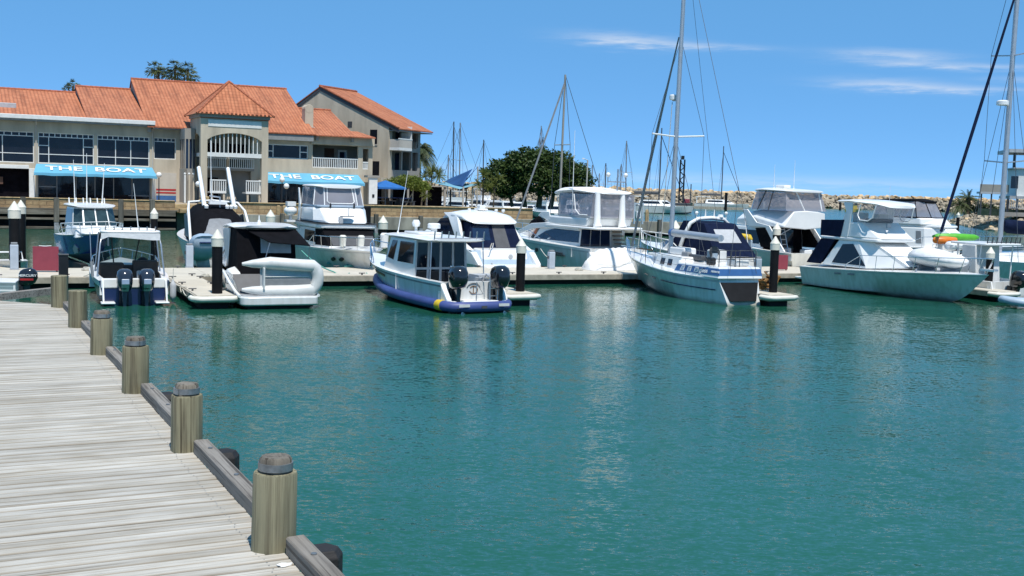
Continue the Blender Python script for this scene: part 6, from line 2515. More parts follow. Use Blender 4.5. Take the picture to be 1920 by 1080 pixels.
mb.tube([(2.3, 0.5, 0.65), (2.2, 0.45, 1.0), (2.2, -0.45, 1.0), (2.3, -0.5, 0.65)], 0.03, 6, 'white')
mb.build('grab_rail', w_)

# ---------------------------------------------------------------- 8. dark arch cruiser behind the walkway with outriggers and tender
p8 = D(400, 502, 53.0)
boat = thing('dark_arch_cruiser', 'cruiser with curved dark canopy arch and two white outrigger poles behind the black canopy cruiser', 'motor cruiser', (p8.x + 0.55, p8.y, 0), HEAD_IN)
h = hull(9.5, 3.1, 1.15, 1.6, 1.4, 0.42, 2.2, 0.95)
merge(h).build('hull', boat, smooth=40)
deck_skin(h, 0.0).build('deck', boat, smooth=60)
rings = []
for x, w, z1 in ((0.5, 1.3, 1.22), (0.9, 1.36, 1.75), (1.5, 1.38, 2.3), (2.3, 1.38, 2.72), (3.4, 1.3, 3.0), (4.8, 1.2, 2.95), (5.8, 1.0, 2.4), (6.6, 0.7, 1.6)):
    ring = []
    for k in range(13):
        a = PI * k / 12
        ring.append((x, w * math.copysign(abs(math.cos(a)) ** 0.6, math.cos(a)), 1.15 + (z1 - 1.15) * math.sin(a) ** 0.7))
    rings.append(ring)
mb = MB(); mb.loft(rings, 'canvas_black')
mb.build('canopy', boat, smooth=50)
mb = MB(); mb.loft([[(p[0] - 0.06, p[1] * 0.74, 1.3 + (p[2] - 1.3) * 0.93 + 0.04) for p in r[1:-1]] for r in rings[:4]], 'mid_grey', closed=False, caps=False)
mb.build('canopy_window', boat, smooth=50)
for s in (1, -1):
    mb = MB()
    mb.tube([(0.9, s * 1.45, 1.1), (1.5, s * 1.42, 1.9), (2.3, s * 1.36, 2.65), (3.3, s * 1.2, 3.02), (3.6, 0, 3.12)], [0.07, 0.07, 0.065, 0.06, 0.05], 8, 'white')
    mb.build('arch_tube', boat, smooth=60)
    mb = MB()
    mb.prism([(1.9, 1.35), (3.2, 1.35), (3.6, 2.4), (2.8, 2.5)], 'y', s * 1.37, s * 1.38, 'mid_grey')
    mb.build('clear_panel', boat)
    mb = MB()
    mb.tube([(2.8, s * 0.72 - 0.2, 2.85), (4.0, s * 0.72 - 0.1, 4.75)], [0.115, 0.10], 8, 'white')
    mb.build('outrigger_pole', boat, smooth=60)
mb = MB()
mb.tube([(2.6, -0.2, 2.8), (2.6, -0.2, 3.3), (2.7, 0.3, 3.35)], 0.04, 6, 'alloy')
for y in (-0.9, -0.7, -0.5, 0.5):
    mb.lathe([(0.09, 0), (0.11, 0.12), (0.05, 0.2)], (2.3, y, 2.75), 8, 'white')
mb.box(2.3, 2.7, -0.5, 0.35, 2.95, 3.1, 'white')
mb.build('arch_gear', boat, smooth=40)
mb = MB()
mb.box(0.0, 0.9, -1.35, 1.35, 0.35, 1.2, 'white')
mb.panel([(-0.0, 1.2, 0.5), (-0.0, -1.2, 0.5), (0, -1.2, 1.15), (0, 1.2, 1.15)], rect(0.1, 0.9, 0.2, 0.8), 'pale_blue', 0.02)
mb.build('stern_seat', boat, bevel=0.05)
antenna(boat, (3.3, 0.1, 3.1), 3.0, 0.02, (0, 0.02))
td = thing('grey_tender', 'pale blue grey tender hanging at the stern of the dark arch cruiser', 'dinghy', D(384, 500, 51.2), HEAD_IN + rad(4))
td.location.z = 0.35
blob([ellring(-0.2, 0.35, 1.05, 1.25), ellring(-0.25, 0.55, 0.75, 1.25), ellring(0.15, 0.62, 0.25, 1.35), ellring(0.6, 0.6, 0.05, 1.3), ellring(1.2, 0.5, 0.0, 1.1), ellring(1.7, 0.2, 0.1, 0.8)], 'pale_blue', 'hull', td)
mb = MB()
mb.box(-0.32, -0.2, -0.35, 0.3, 0.9, 0.97, 'navy')
mb.build('grip', td, bevel=0.02)

# ---------------------------------------------------------------- 9. clear enclosed flybridge boat, bow over the walkway
tip = D(703, 474, 48.3)
boat = thing('clear_enclosed_flybridge', 'white flybridge boat, bow on, with clear enclosed bridge and dark mesh windscreen', 'motor yacht', V((tip.x, tip.y, 0)) - MU * 9.3, HEAD_OUT)
h = hull(9.3, 3.2, 1.15, 1.28, 1.3, 0.45, 1.9, 0.95, 0.84, 0.06, 0.42, strips=[(0.08, 'white'), (0.13, 'light_grey'), (1.0, 'hull_white')], fl=0.7)
merge(h).build('hull', boat, smooth=40)
deck_skin(h, 0.0, camber=0.1).build('deck', boat, smooth=60)
cb, cf = house(hexr(1.0, 4.6, 6.0, 1.4, 1.4, 1.1, 1.2), hexr(1.1, 4.4, 5.0, 1.35, 1.36, 1.2, 2.05), 'white')
cb.build('deckhouse', boat, bevel=0.05)
mb = MB()
for i, uv in ((2, rect(0.0, 1.0, 0.12, 0.98)), (3, rect(0.0, 1.0, 0.12, 0.98)), (4, rect(0.0, 1, 0.12, 0.98))): mb.panel(cf[i], uv, 'canvas_black', 0.02)
mb.build('mesh_windscreen', boat)
mb = MB()
mb.panel(cf[3], rect(0.08, 0.98, 0.12, 0.62), 'dark_grey', 0.04)
mb.build('windscreen_pane', boat)
side_panels('side_window', cf, [(0.02, 0.25), (0.6, 0.25), (0.6, 0.85), (0.04, 0.85)], 'dark_glass', boat)
slab('bridge_deck', boat, rrect(0.4, 5.2, 1.5, 1.42, 0.3), 2.08, 2.3, 'white', 0.05)
mb = MB()
mb.prism(rrect(0.35, 5.24, 1.53, 1.45, 0.3), 'z', 2.26, 2.3, 'dark_grey')
mb.build('bridge_trim', boat)
fb, ff = house(hexr(1.2, 3.8, 5.05, 1.35, 1.32, 0.95, 2.3), hexr(1.2, 3.5, 3.9, 1.3, 1.28, 0.95, 3.02), 'white')
fb.build('flybridge', boat, bevel=0.12)
mb = MB()
mb.prism(rrect(1.2, 3.95, 1.3, 1.2, 0.35), 'z', 3.02, 3.12, 'pale_blue')
mb.build('bridge_coaming', boat, bevel=0.03)
cb, cf = house(hexr(1.2, 3.4, 3.85, 1.27, 1.22, 0.8, 3.12), hexr(1.25, 3.2, 3.5, 1.18, 1.1, 0.75, 3.95), 'vinyl')
cb.build('clear_enclosure', boat)
mb = MB()
for i in (2, 3, 4, 5, 1):
    mb.tube([cf[i][0], cf[i][3]], 0.025, 5, 'white')
mb.tube([(3.5, 0.6, 3.95), (3.78, 0.66, 3.3), (3.82, 0.55, 3.2), (3.82, -0.55, 3.2), (3.78, -0.66, 3.3), (3.5, -0.6, 3.95)], 0.03, 6, 'white')
mb.build('enclosure_frame', boat, smooth=60)
blob([ellring(0.9, 1.1, 3.95, 4.05), ellring(1.2, 1.24, 3.92, 4.1), ellring(3.2, 1.2, 3.92, 4.12), ellring(3.7, 0.9, 3.92, 4.05)], 'white', 'bimini', boat)
for s in (1, -1):
    mb = MB()
    mb.prism([(0.6, 1.2), (1.2, 1.2), (1.6, 3.1), (1.3, 3.9), (1.1, 3.9), (1.3, 3.1)], 'y', s * 1.42, s * 1.36, 'white')
    mb.build('bridge_wing', boat, bevel=0.03)
mb = MB()
mb.box(2.2, 2.6, -0.7, -0.2, 3.1, 3.6, 'light_grey')
mb.box(2.2, 2.6, 0.2, 0.7, 3.1, 3.6, 'light_grey')
mb.build('helm_seat', boat, bevel=0.05)
mb = MB()
mb.prism(rrect(4.72, 5.15, 0.35, 0.33, 0.2), 'z', 2.62, 2.66, 'mid_grey')
mb.box(4.9, 5.1, -0.42, -0.25, 2.3, 2.62, 'light_grey')
mb.tube([(5.0, 0.05, 2.66), (5.0, 0.05, 3.05)], 0.02, 5, 'mid_grey')
mb.build('searchlight', boat, bevel=0.01)
for y in (0.6, -0.55):
    mb = MB(); mb.lathe([(0.03, 0), (0.05, 0.08), (0.03, 0.22)], (3.98, y, 3.0), 6, 'black'); mb.build('wiper', boat)
bow_rail(boat, h, 0.42, 0.55, 7, 0.05, 0.018, 0.1)
for y, x in ((0.1, 6.9), (-0.75, 6.9)):
    mb = MB(); mb.lathe([(0.05, 0), (0.13, 0.06), (0.16, 0.5), (0.1, 0.56)], (x, y, 1.3), 10, 'cream'); mb.build('deck_fender', boat, smooth=40)
for y, x in ((0.9, 7.8), ):
    mb = MB(); mb.lathe([(0.05, 0), (0.16, 0.06), (0.19, 0.62), (0.12, 0.7)], (x, y, 1.32), 10, 'white'); mb.build('deck_fender', boat, smooth=40)
mb = MB()
for x, y in ((7.4, 0.0), (7.4, -0.7)): mb.box(x, x + 0.35, y - 0.18, y + 0.18, 1.36, 1.39, 'light_grey')
mb.build('deck_hatch', boat)
mb = MB()
for t in (0.70, 0.77):
    d, c = h.deck(t), h.chine(t)
    e, g = h.deck(t + 0.035), h.chine(t + 0.035)
    q = [d.lerp(c, 0.55), e.lerp(g, 0.55), e.lerp(g, 0.38), d.lerp(c, 0.38)]
    mb.panel([V((p.x, -p.y, p.z)) for p in q], [(0.5 + 0.5 * math.cos(a), 0.5 + 0.5 * math.sin(a)) for a in [k * PI / 5 for k in range(10)]], 'black', 0.05)
mb.build('porthole', boat)
mb = MB()
mb.box(0.5, 1.1, -1.95, -1.45, 2.2, 2.3, 'white')
mb.box(0.7, 0.9, -1.75, -1.65, 2.3, 2.5, 'light_grey')
mb.ball((0.8, -1.7, 2.75), 0.33, 'white', 12, 8, 0.75)
mb.box(0.58, 1.02, -1.9, -1.48, 2.98, 3.2, 'white')
mb.build('life_raft', boat, smooth=40)

# ---------------------------------------------------------------- 10. express cruiser with dark cockpit curtain, stern on
p = D(955, 505, 53.0)
boat = thing('express_cruiser', 'white express cruiser with domed hardtop and dark blue cockpit curtain', 'motor cruiser', (p.x, p.y, 0), HEAD_IN + rad(2))
h = hull(10.5, 3.5, 1.2, 1.75, 1.6, 0.4, 2.2, 0.96, strips=[(0.12, 'white'), (0.8, 'hull_white'), (1.0, 'pale_blue')])
merge(h)
h.v = [(max(v[0], 0.7) if v[2] > 0.4 and v[0] < 0.7 else v[0], v[1], v[2]) for v in h.v]
h.build('hull', boat, smooth=40)
deck_skin(h, 0.3).build('deck', boat, smooth=60)
mb = MB()
mb.prism(rrect(-0.5, 0.9, 1.55, 1.62, 0.3), 'z', 0.38, 0.55, 'white')
mb.build('swim_platform', boat, bevel=0.04)
mb = MB()
mb.loft([[(0.45, 1.25, 0.55), (0.45, -1.25, 0.55), (0.6, -1.2, 1.22), (0.6, 1.2, 1.22)], [(1.6, 1.35, 0.55), (1.6, -1.35, 0.55), (1.6, -1.35, 1.3), (1.6, 1.35, 1.3)]], 'white')
mb.build('stern_locker', boat, bevel=0.08)
mb = MB()
mb.lathe([(0.1, -0.01), (0.12, 0.0), (0.1, 0.01)], (0.5, -0.3, 0.9), 12, 'light_grey', 'x')
mb.build('stern_badge', boat)
for s in (1, -1):
    mb = MB()
    mb.loft([[(-0.1, s * 1.42, 0.5), (-0.1, s * 1.66, 0.5), (-0.05, s * 1.66, 0.62), (-0.05, s * 1.42, 0.62)], [(0.5, s * 1.4, 0.5), (0.5, s * 1.7, 0.5), (0.65, s * 1.7, 1.1), (0.65, s * 1.4, 1.1)], [(1.6, s * 1.45, 0.5), (1.6, s * 1.73, 0.5), (1.7, s * 1.73, 1.4), (1.7, s * 1.5, 1.5)]], 'white')
    mb.build('stern_wing', boat, bevel=0.05, smooth=40)
cv = MB()
bt = [(1.3, 1.42, 1.28), (1.3, -1.32, 1.28), (3.6, -1.4, 1.3), (3.6, 1.45, 1.3)]
tp = [(2.0, 1.2, 2.42), (2.0, -1.15, 2.42), (3.4, -1.1, 2.5), (3.4, 1.15, 2.5)]
cv.add(bt + tp, [(0, 1, 5, 4), (1, 2, 6, 5), (3, 0, 4, 7), (4, 5, 6, 7)], 'canvas_navy')
cv.build('cockpit_curtain', boat)
mb = MB()
q = [V(bt[0]), V(bt[1]), V(tp[1]), V(tp[0])]
mb.panel(q, rect(0.48, 0.76, 0.02, 0.98), 'dark_grey', 0.012)
mb.panel(q, rect(0.04, 0.40, 0.30, 0.9), 'blue_glass', 0.012)
mb.build('curtain_window', boat)
# hardtop: dome sweeping down to the sides, thick aft lip
rings = []
for x, w, z0, z1 in ((1.75, 1.15, 2.40, 2.52), (1.95, 1.3, 2.40, 2.64), (2.7, 1.38, 2.45, 2.92), (3.8, 1.4, 2.4, 3.05), (5.0, 1.34, 2.2, 2.95), (6.1, 1.1, 1.95, 2.5), (6.8, 0.75, 1.75, 2.05)):
    rings.append(ellring(x, w, z0, z1, 18, 0.8))
blob(rings, 'white', 'hardtop', boat)
rings = []
for s in (1, -1):
    mb = MB()
    mb.loft([[(1.55, s * 1.5, 1.4), (1.55, s * 1.68, 1.4), (2.5, s * 1.68, 1.4), (2.5, s * 1.5, 1.4)],
             [(2.3, s * 1.42, 2.0), (2.3, s * 1.58, 2.0), (3.2, s * 1.6, 2.0), (3.2, s * 1.42, 2.0)],
             [(3.0, s * 1.25, 2.65), (3.0, s * 1.42, 2.65), (4.2, s * 1.45, 2.65), (4.2, s * 1.25, 2.65)],
             [(3.6, s * 1.1, 2.92), (3.6, s * 1.3, 2.92), (5.2, s * 1.3, 2.85), (5.2, s * 1.1, 2.85)]], 'white')
    mb.build('hardtop_arch', boat, bevel=0.06, smooth=50)
    mb = MB()
    mb.prism([(3.3, 1.75), (3.5, 2.3), (4.2, 2.62), (5.2, 2.55), (6.0, 2.1), (5.6, 1.75), (4.4, 1.6)], 'y', s * 1.22, s * 1.40, 'blue_glass')
    mb.build('side_window', boat)
cb, cf = house(hexr(3.4, 6.4, 8.4, 1.45, 1.2, 0.3, 1.25, 1.6), hexr(3.4, 5.8, 6.9, 1.36, 1.05, 0.5, 1.8, 1.95), 'white')
cb.build('coachroof', boat, bevel=0.06)
mb = MB()
mb.box(3.3, 3.9, -0.35, 0.15, 3.02, 3.12, 'white')
mb.box(3.4, 3.8, -0.25, 0.05, 3.12, 3.28, 'white')
mb.build('radar', boat, bevel=0.03)
for y, x in ((0.5, 3.7), (-0.8, 3.3), (-1.0, 2.9)):
    mb = MB(); mb.lathe([(0.04, 0), (0.1, 0.08), (0.07, 0.16)], (x, y, 2.95), 8, 'white'); mb.build('roof_light', boat, smooth=60)
mb = MB(); mb.box(0.2, 0.9, 0.75, 0.8, 0.55, 0.62, 'light_grey'); mb.tube([(0.4, 0.9, 1.2), (0.25, 0.85, 1.55), (0.8, 0.5, 1.55), (0.9, 0.5, 1.25)], 0.025, 6, 'chrome'); mb.build('grab_rail', boat)

# ---------------------------------------------------------------- 11. yacht with two white poles and white bimini
p = D(1160, 500, 56.2)
boat = thing('bimini_flybridge_yacht', 'white flybridge motor yacht with white bimini and two white posts aft', 'motor yacht', (p.x, p.y, 0), HEAD_IN + rad(7))
h = hull(11.5, 3.7, 1.3, 1.75, 1.6, 0.42, 2.2, 0.97, strips=[(0.10, 'white'), (0.16, 'light_grey'), (1.0, 'hull_white')], sheer=1.5)
merge(h).build('hull', boat, smooth=40)
deck_skin(h, 0.14).build('deck', boat, smooth=60)
cockpit(h, 0.14, 0.3, 0.8, 'white', 'teak').build('cockpit', boat)
mb = MB()
mb.prism(rrect(-1.0, 0.1, 1.6, 1.7, 0.25), 'z', 0.3, 0.42, 'white')
mb.build('swim_platform', boat, bevel=0.03)
for s in (1, -1):
    mb = MB()
    mb.loft([[(-0.55, s * 1.45, 0.42), (-0.55, s * 1.75, 0.42), (-0.5, s * 1.75, 0.55), (-0.5, s * 1.45, 0.55)], [(0.15, s * 1.45, 0.42), (0.15, s * 1.8, 0.42), (0.15, s * 1.8, 1.32), (0.15, s * 1.45, 1.32)]], 'white')
    mb.build('stern_wing', boat, bevel=0.06)
    mb = MB()
    c, d = h.chine(0.22), h.deck(0.22)
    for k in range(2):
        z = 0.78 + 0.11 * k
        mb.prism([(2.2 + 0.2 * k, z), (3.7, z), (3.7, z + 0.07), (2.2 + 0.2 * k, z + 0.07)], 'y', s * 1.80, s * 1.86, 'dark_grey')
    mb.build('hull_vent', boat)
    mb = MB(); mb.lathe([(0.11, -0.02), (0.11, 0.02)], (4.9, s * 1.80, 0.95), 12, 'black', 'y'); mb.build('porthole', boat)
cb, cf = house(hexr(1.7, 6.2, 8.6, 1.28, 1.35, 0.5, 1.2, 1.65), hexr(1.7, 5.4, 6.6, 1.2, 1.2, 0.5, 2.22, 2.1), 'white')
cb.build('deckhouse', boat, bevel=0.05)
side_panels('saloon_window', cf, [(0.0, 0.32), (0.35, 0.30), (0.98, 0.30), (0.98, 0.95), (0.45, 0.97), (0.18, 0.75)], 'blue_glass', boat)
for i in range(3):
    mb = MB()
    mb.panel(cf[0], rect(0.02 + 0.25 * i, 0.25 + 0.25 * i, -0.35, 0.97), 'blue_glass', 0.02)
    mb.build('saloon_door', boat)
mb = MB()
for i in range(7): mb.box(0.75 + 0.13 * i, 1.05 + 0.13 * i, -1.3, -0.75, 0.85 + 0.2 * i, 0.9 + 0.2 * i, 'teak')
mb.add([(1.55, -0.72, 0.8), (1.55, -1.32, 0.8), (1.66, -1.32, 2.2), (1.66, -0.72, 2.2)], [(0, 1, 2, 3)], 'cream')
mb.build('bridge_stair', boat)
fr = MB()
for i in (2, 3, 4): fr.panel(cf[i], rect(0.05, 0.95, 0.25, 0.9), 'dark_glass', 0.02)
fr.build('windscreen', boat)
# swept side brow and bridge overhang
for s in (1, -1):
    mb = MB()
    mb.prism([(1.7, 2.12), (4.6, 2.15), (6.0, 2.05), (7.3, 1.72), (8.6, 1.5), (7.2, 2.0), (6.2, 2.32), (4.8, 2.42), (1.7, 2.3)], 'y', s * 1.22, s * 1.36, 'white')
    mb.build('side_brow', boat, bevel=0.03)
    mb = MB()
    mb.prism([(5.2, 2.4), (7.0, 2.05), (6.6, 2.45), (5.8, 2.75)], 'y', s * 1.05, s * 1.1, 'dark_glass')
    mb.build('brow_window', boat)
    mb = MB()
    mb.prism([(4.6, 2.45), (5.9, 2.75), (5.5, 2.98), (4.8, 3.0)], 'y', s * 1.08, s * 1.14, 'white')
    mb.build('bridge_wing', boat, bevel=0.03)
slab('bridge_deck', boat, rrect(-0.1, 5.6, 1.55, 1.35, 0.4), 2.24, 2.36, 'white', 0.05)
fb, ff = house(hexr(1.0, 4.6, 6.2, 1.4, 1.3, 0.6, 2.36), hexr(0.8, 4.4, 5.4, 1.42, 1.3, 0.7, 2.8), 'white')
fb.build('flybridge', boat, bevel=0.08)
cb, cf = house(hexr(0.7, 3.6, 4.5, 1.36, 1.26, 0.7, 2.84), hexr(0.6, 3.7, 4.4, 1.26, 1.2, 0.75, 4.0), 'vinyl')
cb.build('clear_enclosure', boat)
mb = MB()
mb.prism([(x, y) for x, y, z in hexr(0.7, 3.6, 4.5, 1.38, 1.28, 0.72, 2.8)], 'z', 2.8, 2.9, 'light_grey')
mb.build('bridge_coaming', boat)
mb = MB()
for i in (1, 2, 3, 4, 5):
    mb.tube([cf[i][0], cf[i][3]], 0.02, 5, 'light_grey')
mb.tube([(2.2, 1.36, 3.98), (2.0, 1.38, 3.2), (1.6, 1.4, 2.95), (0.9, 1.42, 2.95)], 0.03, 5, 'white')
mb.build('enclosure_frame', boat)
blob([ellring(0.5, 0.9, 4.02, 4.1), ellring(0.8, 1.26, 3.98, 4.2), ellring(2.4, 1.32, 4.04, 4.36), ellring(3.7, 1.28, 3.9, 4.34), ellring(4.5, 1.05, 3.86, 4.16), ellring(4.75, 0.6, 3.84, 4.0)], 'cover_white', 'bimini', boat)
for y in (1.0, -0.55):
    mb = MB()
    mb.tube([(0.55, y, 2.36), (0.6, y, 2.6), (0.65, y, 4.1)], [0.24, 0.18, 0.14], 10, 'white')
    mb.build('white_post', boat, smooth=60)
mb = MB()
mb.tube([(0.9, -0.4, 4.2), (0.9, -0.4, 5.3)], 0.04, 6, 'alloy')
mb.tube([(0.9, -0.9, 4.65), (0.9, 0.2, 4.65)], 0.03, 6, 'alloy')
for y in (-0.9, 0.2):
    mb.tube([(0.9, y, 4.6), (0.9, y, 4.9)], 0.02, 5, 'alloy')
    mb.ball((0.9, y, 5.0), 0.12, 'white', 8, 6)
mb.build('light_mast', boat, smooth=60)
antenna(boat, (2.4, 1.3, 2.4), 4.8, 0.016)
mb = MB()
mb.box(2.6, 3.1, -0.8, -0.2, 2.8, 3.4, 'offwhite')
mb.box(1.2, 2.0, 0.4, 1.0, 2.8, 3.2, 'offwhite')
mb.build('bridge_seat', boat, bevel=0.06)
bow_rail(boat, h, 0.4, 0.5, 7, 0.0, 0.018)
# tender under a white cover across its stern
td = thing('covered_tender', 'tender under a white cover on the walkway beside the bow of the sailing yacht', 'covered dinghy', D(1146, 508, 53.3), MA + rad(4))
td.location.z = 0.46
rings = []
for x, w, z0, z1 in [(-1.45 + 2.75 * i / 22, 0.66 - 0.25 * abs(i / 11.0 - 1) ** 4, 0.0, (0.35 + 0.55 * min(1, i / 5.0) + 0.12 * min(1, i / 14.0)) * (1.0 if i < 20 else 1 - 0.12 * (i - 19)) + 0.02 * math.sin(i * 2.3)) for i in range(23)]:
    ring = []
    for i in range(24):
        u = i / 23.0 * 2 - 1
        hz = z0 + (z1 - z0) * (1 - abs(u) ** 1.7)
        ring.append((x + 0.02 * math.sin(hz * 9), u * w * (1.12 - 0.1 * abs(u)) + 0.012 * math.sin(x * 29 + i), hz + (0.03 * math.sin(i * 1.9 + x * 7) + 0.02 * math.sin(i * 3.1 - x * 11)) * (1 - abs(u))))
    rings.append(ring)
blob(rings, 'cover_white', 'cover', td)
mb = MB()
mb.tube([(-1.2, -0.66, 0.3), (0.0, -0.64, 0.2), (1.2, -0.5, 0.6)], 0.012, 4, 'rope')
mb.build('cover_tie', td)

# ---------------------------------------------------------------- 12. express cruiser with navy canopy behind the sailing yacht
p = D(1384, 506, 54.8)
boat = thing('navy_canopy_cruiser', 'white express cruiser with navy canopy and white arch behind the sailing yacht boom', 'motor cruiser', (p.x, p.y, 0), HEAD_IN + rad(3))
h = hull(8.6, 2.9, 1.1, 1.5, 1.4, 0.4, 2.1, 0.96)
merge(h).build('hull', boat, smooth=40)
deck_skin(h, 0.0).build('deck', boat, smooth=60)
mb = MB(); mb.prism(rrect(-0.7, 0.1, 1.3, 1.38, 0.25), 'z', 0.3, 0.42, 'white'); mb.build('swim_platform', boat, bevel=0.03)
cv = MB()
bt = [(0.15, 1.28, 1.12), (0.15, -1.28, 1.12), (4.2, -1.3, 1.2), (4.2, 1.3, 1.2)]
tp = [(1.6, 0.98, 2.72), (1.6, -0.98, 2.72), (3.3, -1.0, 2.8), (3.3, 1.0, 2.8)]
cv.add(bt + tp, [(0, 1, 5, 4), (1, 2, 6, 5), (3, 0, 4, 7), (4, 5, 6, 7), (2, 3, 7, 6)], 'canvas_navy')
cv.build('canopy', boat)
q = [V(bt[0]), V(bt[1]), V(tp[1]), V(tp[0])]
mb = MB(); mb.panel(q, rect(0.22, 0.82, 0.42, 0.82), 'light_grey', 0.015); mb.build('canopy_window', boat)
mb = MB()
mb.tube([(3.1, 1.40, 1.15), (2.7, 1.34, 2.1), (2.45, 1.18, 2.7), (2.35, 0.8, 2.92), (2.35, 0, 2.98), (2.35, -0.8, 2.92), (2.45, -1.18, 2.7), (2.7, -1.34, 2.1), (3.1, -1.40, 1.15)], 0.10, 8, 'white')
mb.build('radar_arch', boat, smooth=60)
for y, k in ((0.9, 'b'), (0.35, 'a'), (-0.2, 'a'), (-0.6, 'd'), (-0.95, 'b')):
    mb = MB()
    if k == 'a': mb.tube([(2.35, y, 2.95), (2.35, y, 3.4)], [0.05, 0.015], 6, 'white')
    elif k == 'b': mb.tube([(2.35, y, 2.9), (2.35, y, 3.15)], 0.02, 5, 'white'); mb.ball((2.35, y, 3.22), 0.09, 'white', 8, 6)
    else: mb.lathe([(0.08, 2.96), (0.16, 3.02), (0.12, 3.16)], (2.35, y, 0), 10, 'white')
    mb.build('arch_fitting', boat, smooth=60)
cb, cf = house(hexr(3.6, 5.0, 6.4, 1.2, 1.05, 0.3, 1.2, 1.45), hexr(3.6, 4.2, 4.9, 1.1, 0.9, 0.4, 1.95, 1.85), 'white')
cb.build('windscreen_base', boat, bevel=0.04)
mb = MB()
for i in (2, 3, 4): mb.panel(cf[i], rect(0.05, 0.95, 0.15, 0.95), 'blue_glass', 0.015)
mb.build('windscreen', boat)
bow_rail(boat, h, 0.35, 0.55, 8, 0.0, 0.025, 0.1, 'white')
mb = MB()
for y in (0.55, -0.1): mb.tube([(1.0, y + 0.5, 1.12), (1.35, y + 0.5, 2.2)], 0.025, 5, 'white')
mb.build('canopy_pole', boat)
mb = MB()
for t in (0.6, 0.68):
    d, c = h.deck(t), h.chine(t)
    q = d.lerp(c, 0.3)
    for s in (1, -1): mb.lathe([(0.10, -0.03), (0.10, 0.03)], (q.x, s * (q.y + 0.03), q.z), 10, 'black', 'y')
mb.build('porthole', boat)
antenna(boat, (0.7, -1.2, 1.2), 1.9, 0.02, (0.25, 0.0))

# ---------------------------------------------------------------- 13. flybridge sport fisher, cockpit open towards the walkway
p = D(1530, 505, 60.5)
boat = thing('sport_fisher', 'white sport fisher with clear bridge enclosure and dark open cockpit, stern to the walkway', 'motor yacht', (p.x, p.y, 0), HEAD_IN + rad(6))
h = hull(11, 3.9, 1.15, 1.9, 1.6, 0.4, 2.2, 0.96, strips=[(0.06, 'white'), (1.0, 'cream')], sheer=1.4)
merge(h).build('hull', boat, smooth=40)
deck_skin(h, 0.24).build('deck', boat, smooth=60)
cockpit(h, 0.24, 0.3, 0.75, 'white', 'light_grey').build('cockpit', boat)
mb = MB(); mb.prism(rrect(-0.8, 0.1, 1.6, 1.75, 0.25), 'z', 0.32, 0.45, 'cream'); mb.build('swim_platform', boat, bevel=0.03)
cb, cf = house(hexr(2.6, 6.0, 8.2, 1.55, 1.45, 0.5, 1.1, 1.7), hexr(2.6, 5.4, 6.4, 1.4, 1.3, 0.5, 2.45, 2.3), 'white')
cb.build('deckhouse', boat, bevel=0.05)
mb = MB(); mb.panel(cf[0], rect(0.02, 0.98, -0.3, 0.99), 'room_dark', 0.015); mb.build('saloon_bulkhead', boat)
mb = MB(); mb.panel(cf[0], rect(0.45, 0.75, -0.3, 0.9), 'dark_glass', 0.03); mb.build('saloon_door', boat)
for s in (1, -1):
    mb = MB()
    mb.prism([(1.2, 1.35), (2.7, 1.35), (3.2, 2.38), (2.2, 2.42)], 'y', s * 1.52, s * 1.56, 'canvas_black')
    mb.build('side_curtain', boat)
    mb = MB()
    mb.prism([(0.7, 1.2), (1.3, 1.2), (2.3, 2.45), (3.6, 2.45), (4.2, 3.4), (3.8, 3.4), (3.0, 2.7), (2.0, 2.55)], 'y', s * 1.68, s * 1.60, 'white')
    mb.build('side_wing', boat, bevel=0.02)
side_panels('side_window', cf, [(0.1, 0.3), (0.9, 0.3), (0.9, 0.85), (0.15, 0.85)], 'dark_glass', boat)
mb = MB()
mb.loft([[(0.9, 0.0, 2.40), (1.0, 1.55, 2.5), (1.0, 1.5, 2.6), (0.95, 0.9, 3.38), (0.9, 0.0, 3.42), (0.95, -0.9, 3.38), (1.0, -1.5, 3.3), (1.0, -1.55, 2.5)],
         [(3.4, 0.0, 2.45), (3.4, 1.55, 2.5), (3.4, 1.5, 3.0), (3.4, 0.9, 3.4), (3.4, 0.0, 3.42), (3.4, -0.9, 3.4), (3.4, -1.5, 3.3), (3.4, -1.55, 2.5)],
         [(5.4, 0.0, 2.45), (5.4, 1.0, 2.5), (5.4, 1.0, 2.8), (5.2, 0.6, 3.2), (5.2, 0.0, 3.2), (5.2, -0.6, 3.2), (5.4, -1.0, 2.8), (5.4, -1.0, 2.5)]], 'white')
mb.build('flybridge', boat, bevel=0.05, smooth=30)
cb, cf = house(hexr(0.95, 3.8, 4.6, 1.5, 1.35, 0.7, 3.4), hexr(1.2, 3.6, 3.9, 1.32, 1.22, 0.7, 4.42), 'vinyl')
cb.build('clear_enclosure', boat)
mb = MB()
mb.tube([(0.98, -1.2, 3.4), (1.2, -1.1, 4.45)], 0.045, 6, 'white')
mb.tube([(0.98, 0.1, 3.4), (1.2, 0.6, 4.45)], 0.045, 6, 'white')
mb.tube([(3.3, 1.38, 3.4), (2.8, 1.28, 4.45)], 0.03, 6, 'dark_grey')
mb.tube([(2.4, 1.42, 3.4), (2.2, 1.3, 4.45)], 0.03, 6, 'dark_grey')
mb.build('hardtop_strut', boat)
blob([ellring(0.9, 1.2, 4.42, 4.5), ellring(1.1, 1.38, 4.38, 4.56), ellring(3.0, 1.36, 4.4, 4.66), ellring(4.0, 1.0, 4.38, 4.6), ellring(4.2, 0.6, 4.38, 4.5)], 'white', 'hardtop', boat)
mb = MB()
for y in (0.95, 0.55): mb.tube([(1.5, y, 0.8), (2.0, y, 2.45)], 0.03, 6, 'alloy')
for i in range(6): mb.tube([(1.56 + 0.08 * i, 0.95, 1.0 + 0.27 * i), (1.56 + 0.08 * i, 0.55, 1.0 + 0.27 * i)], 0.025, 5, 'alloy')
mb.build('bridge_ladder', boat)
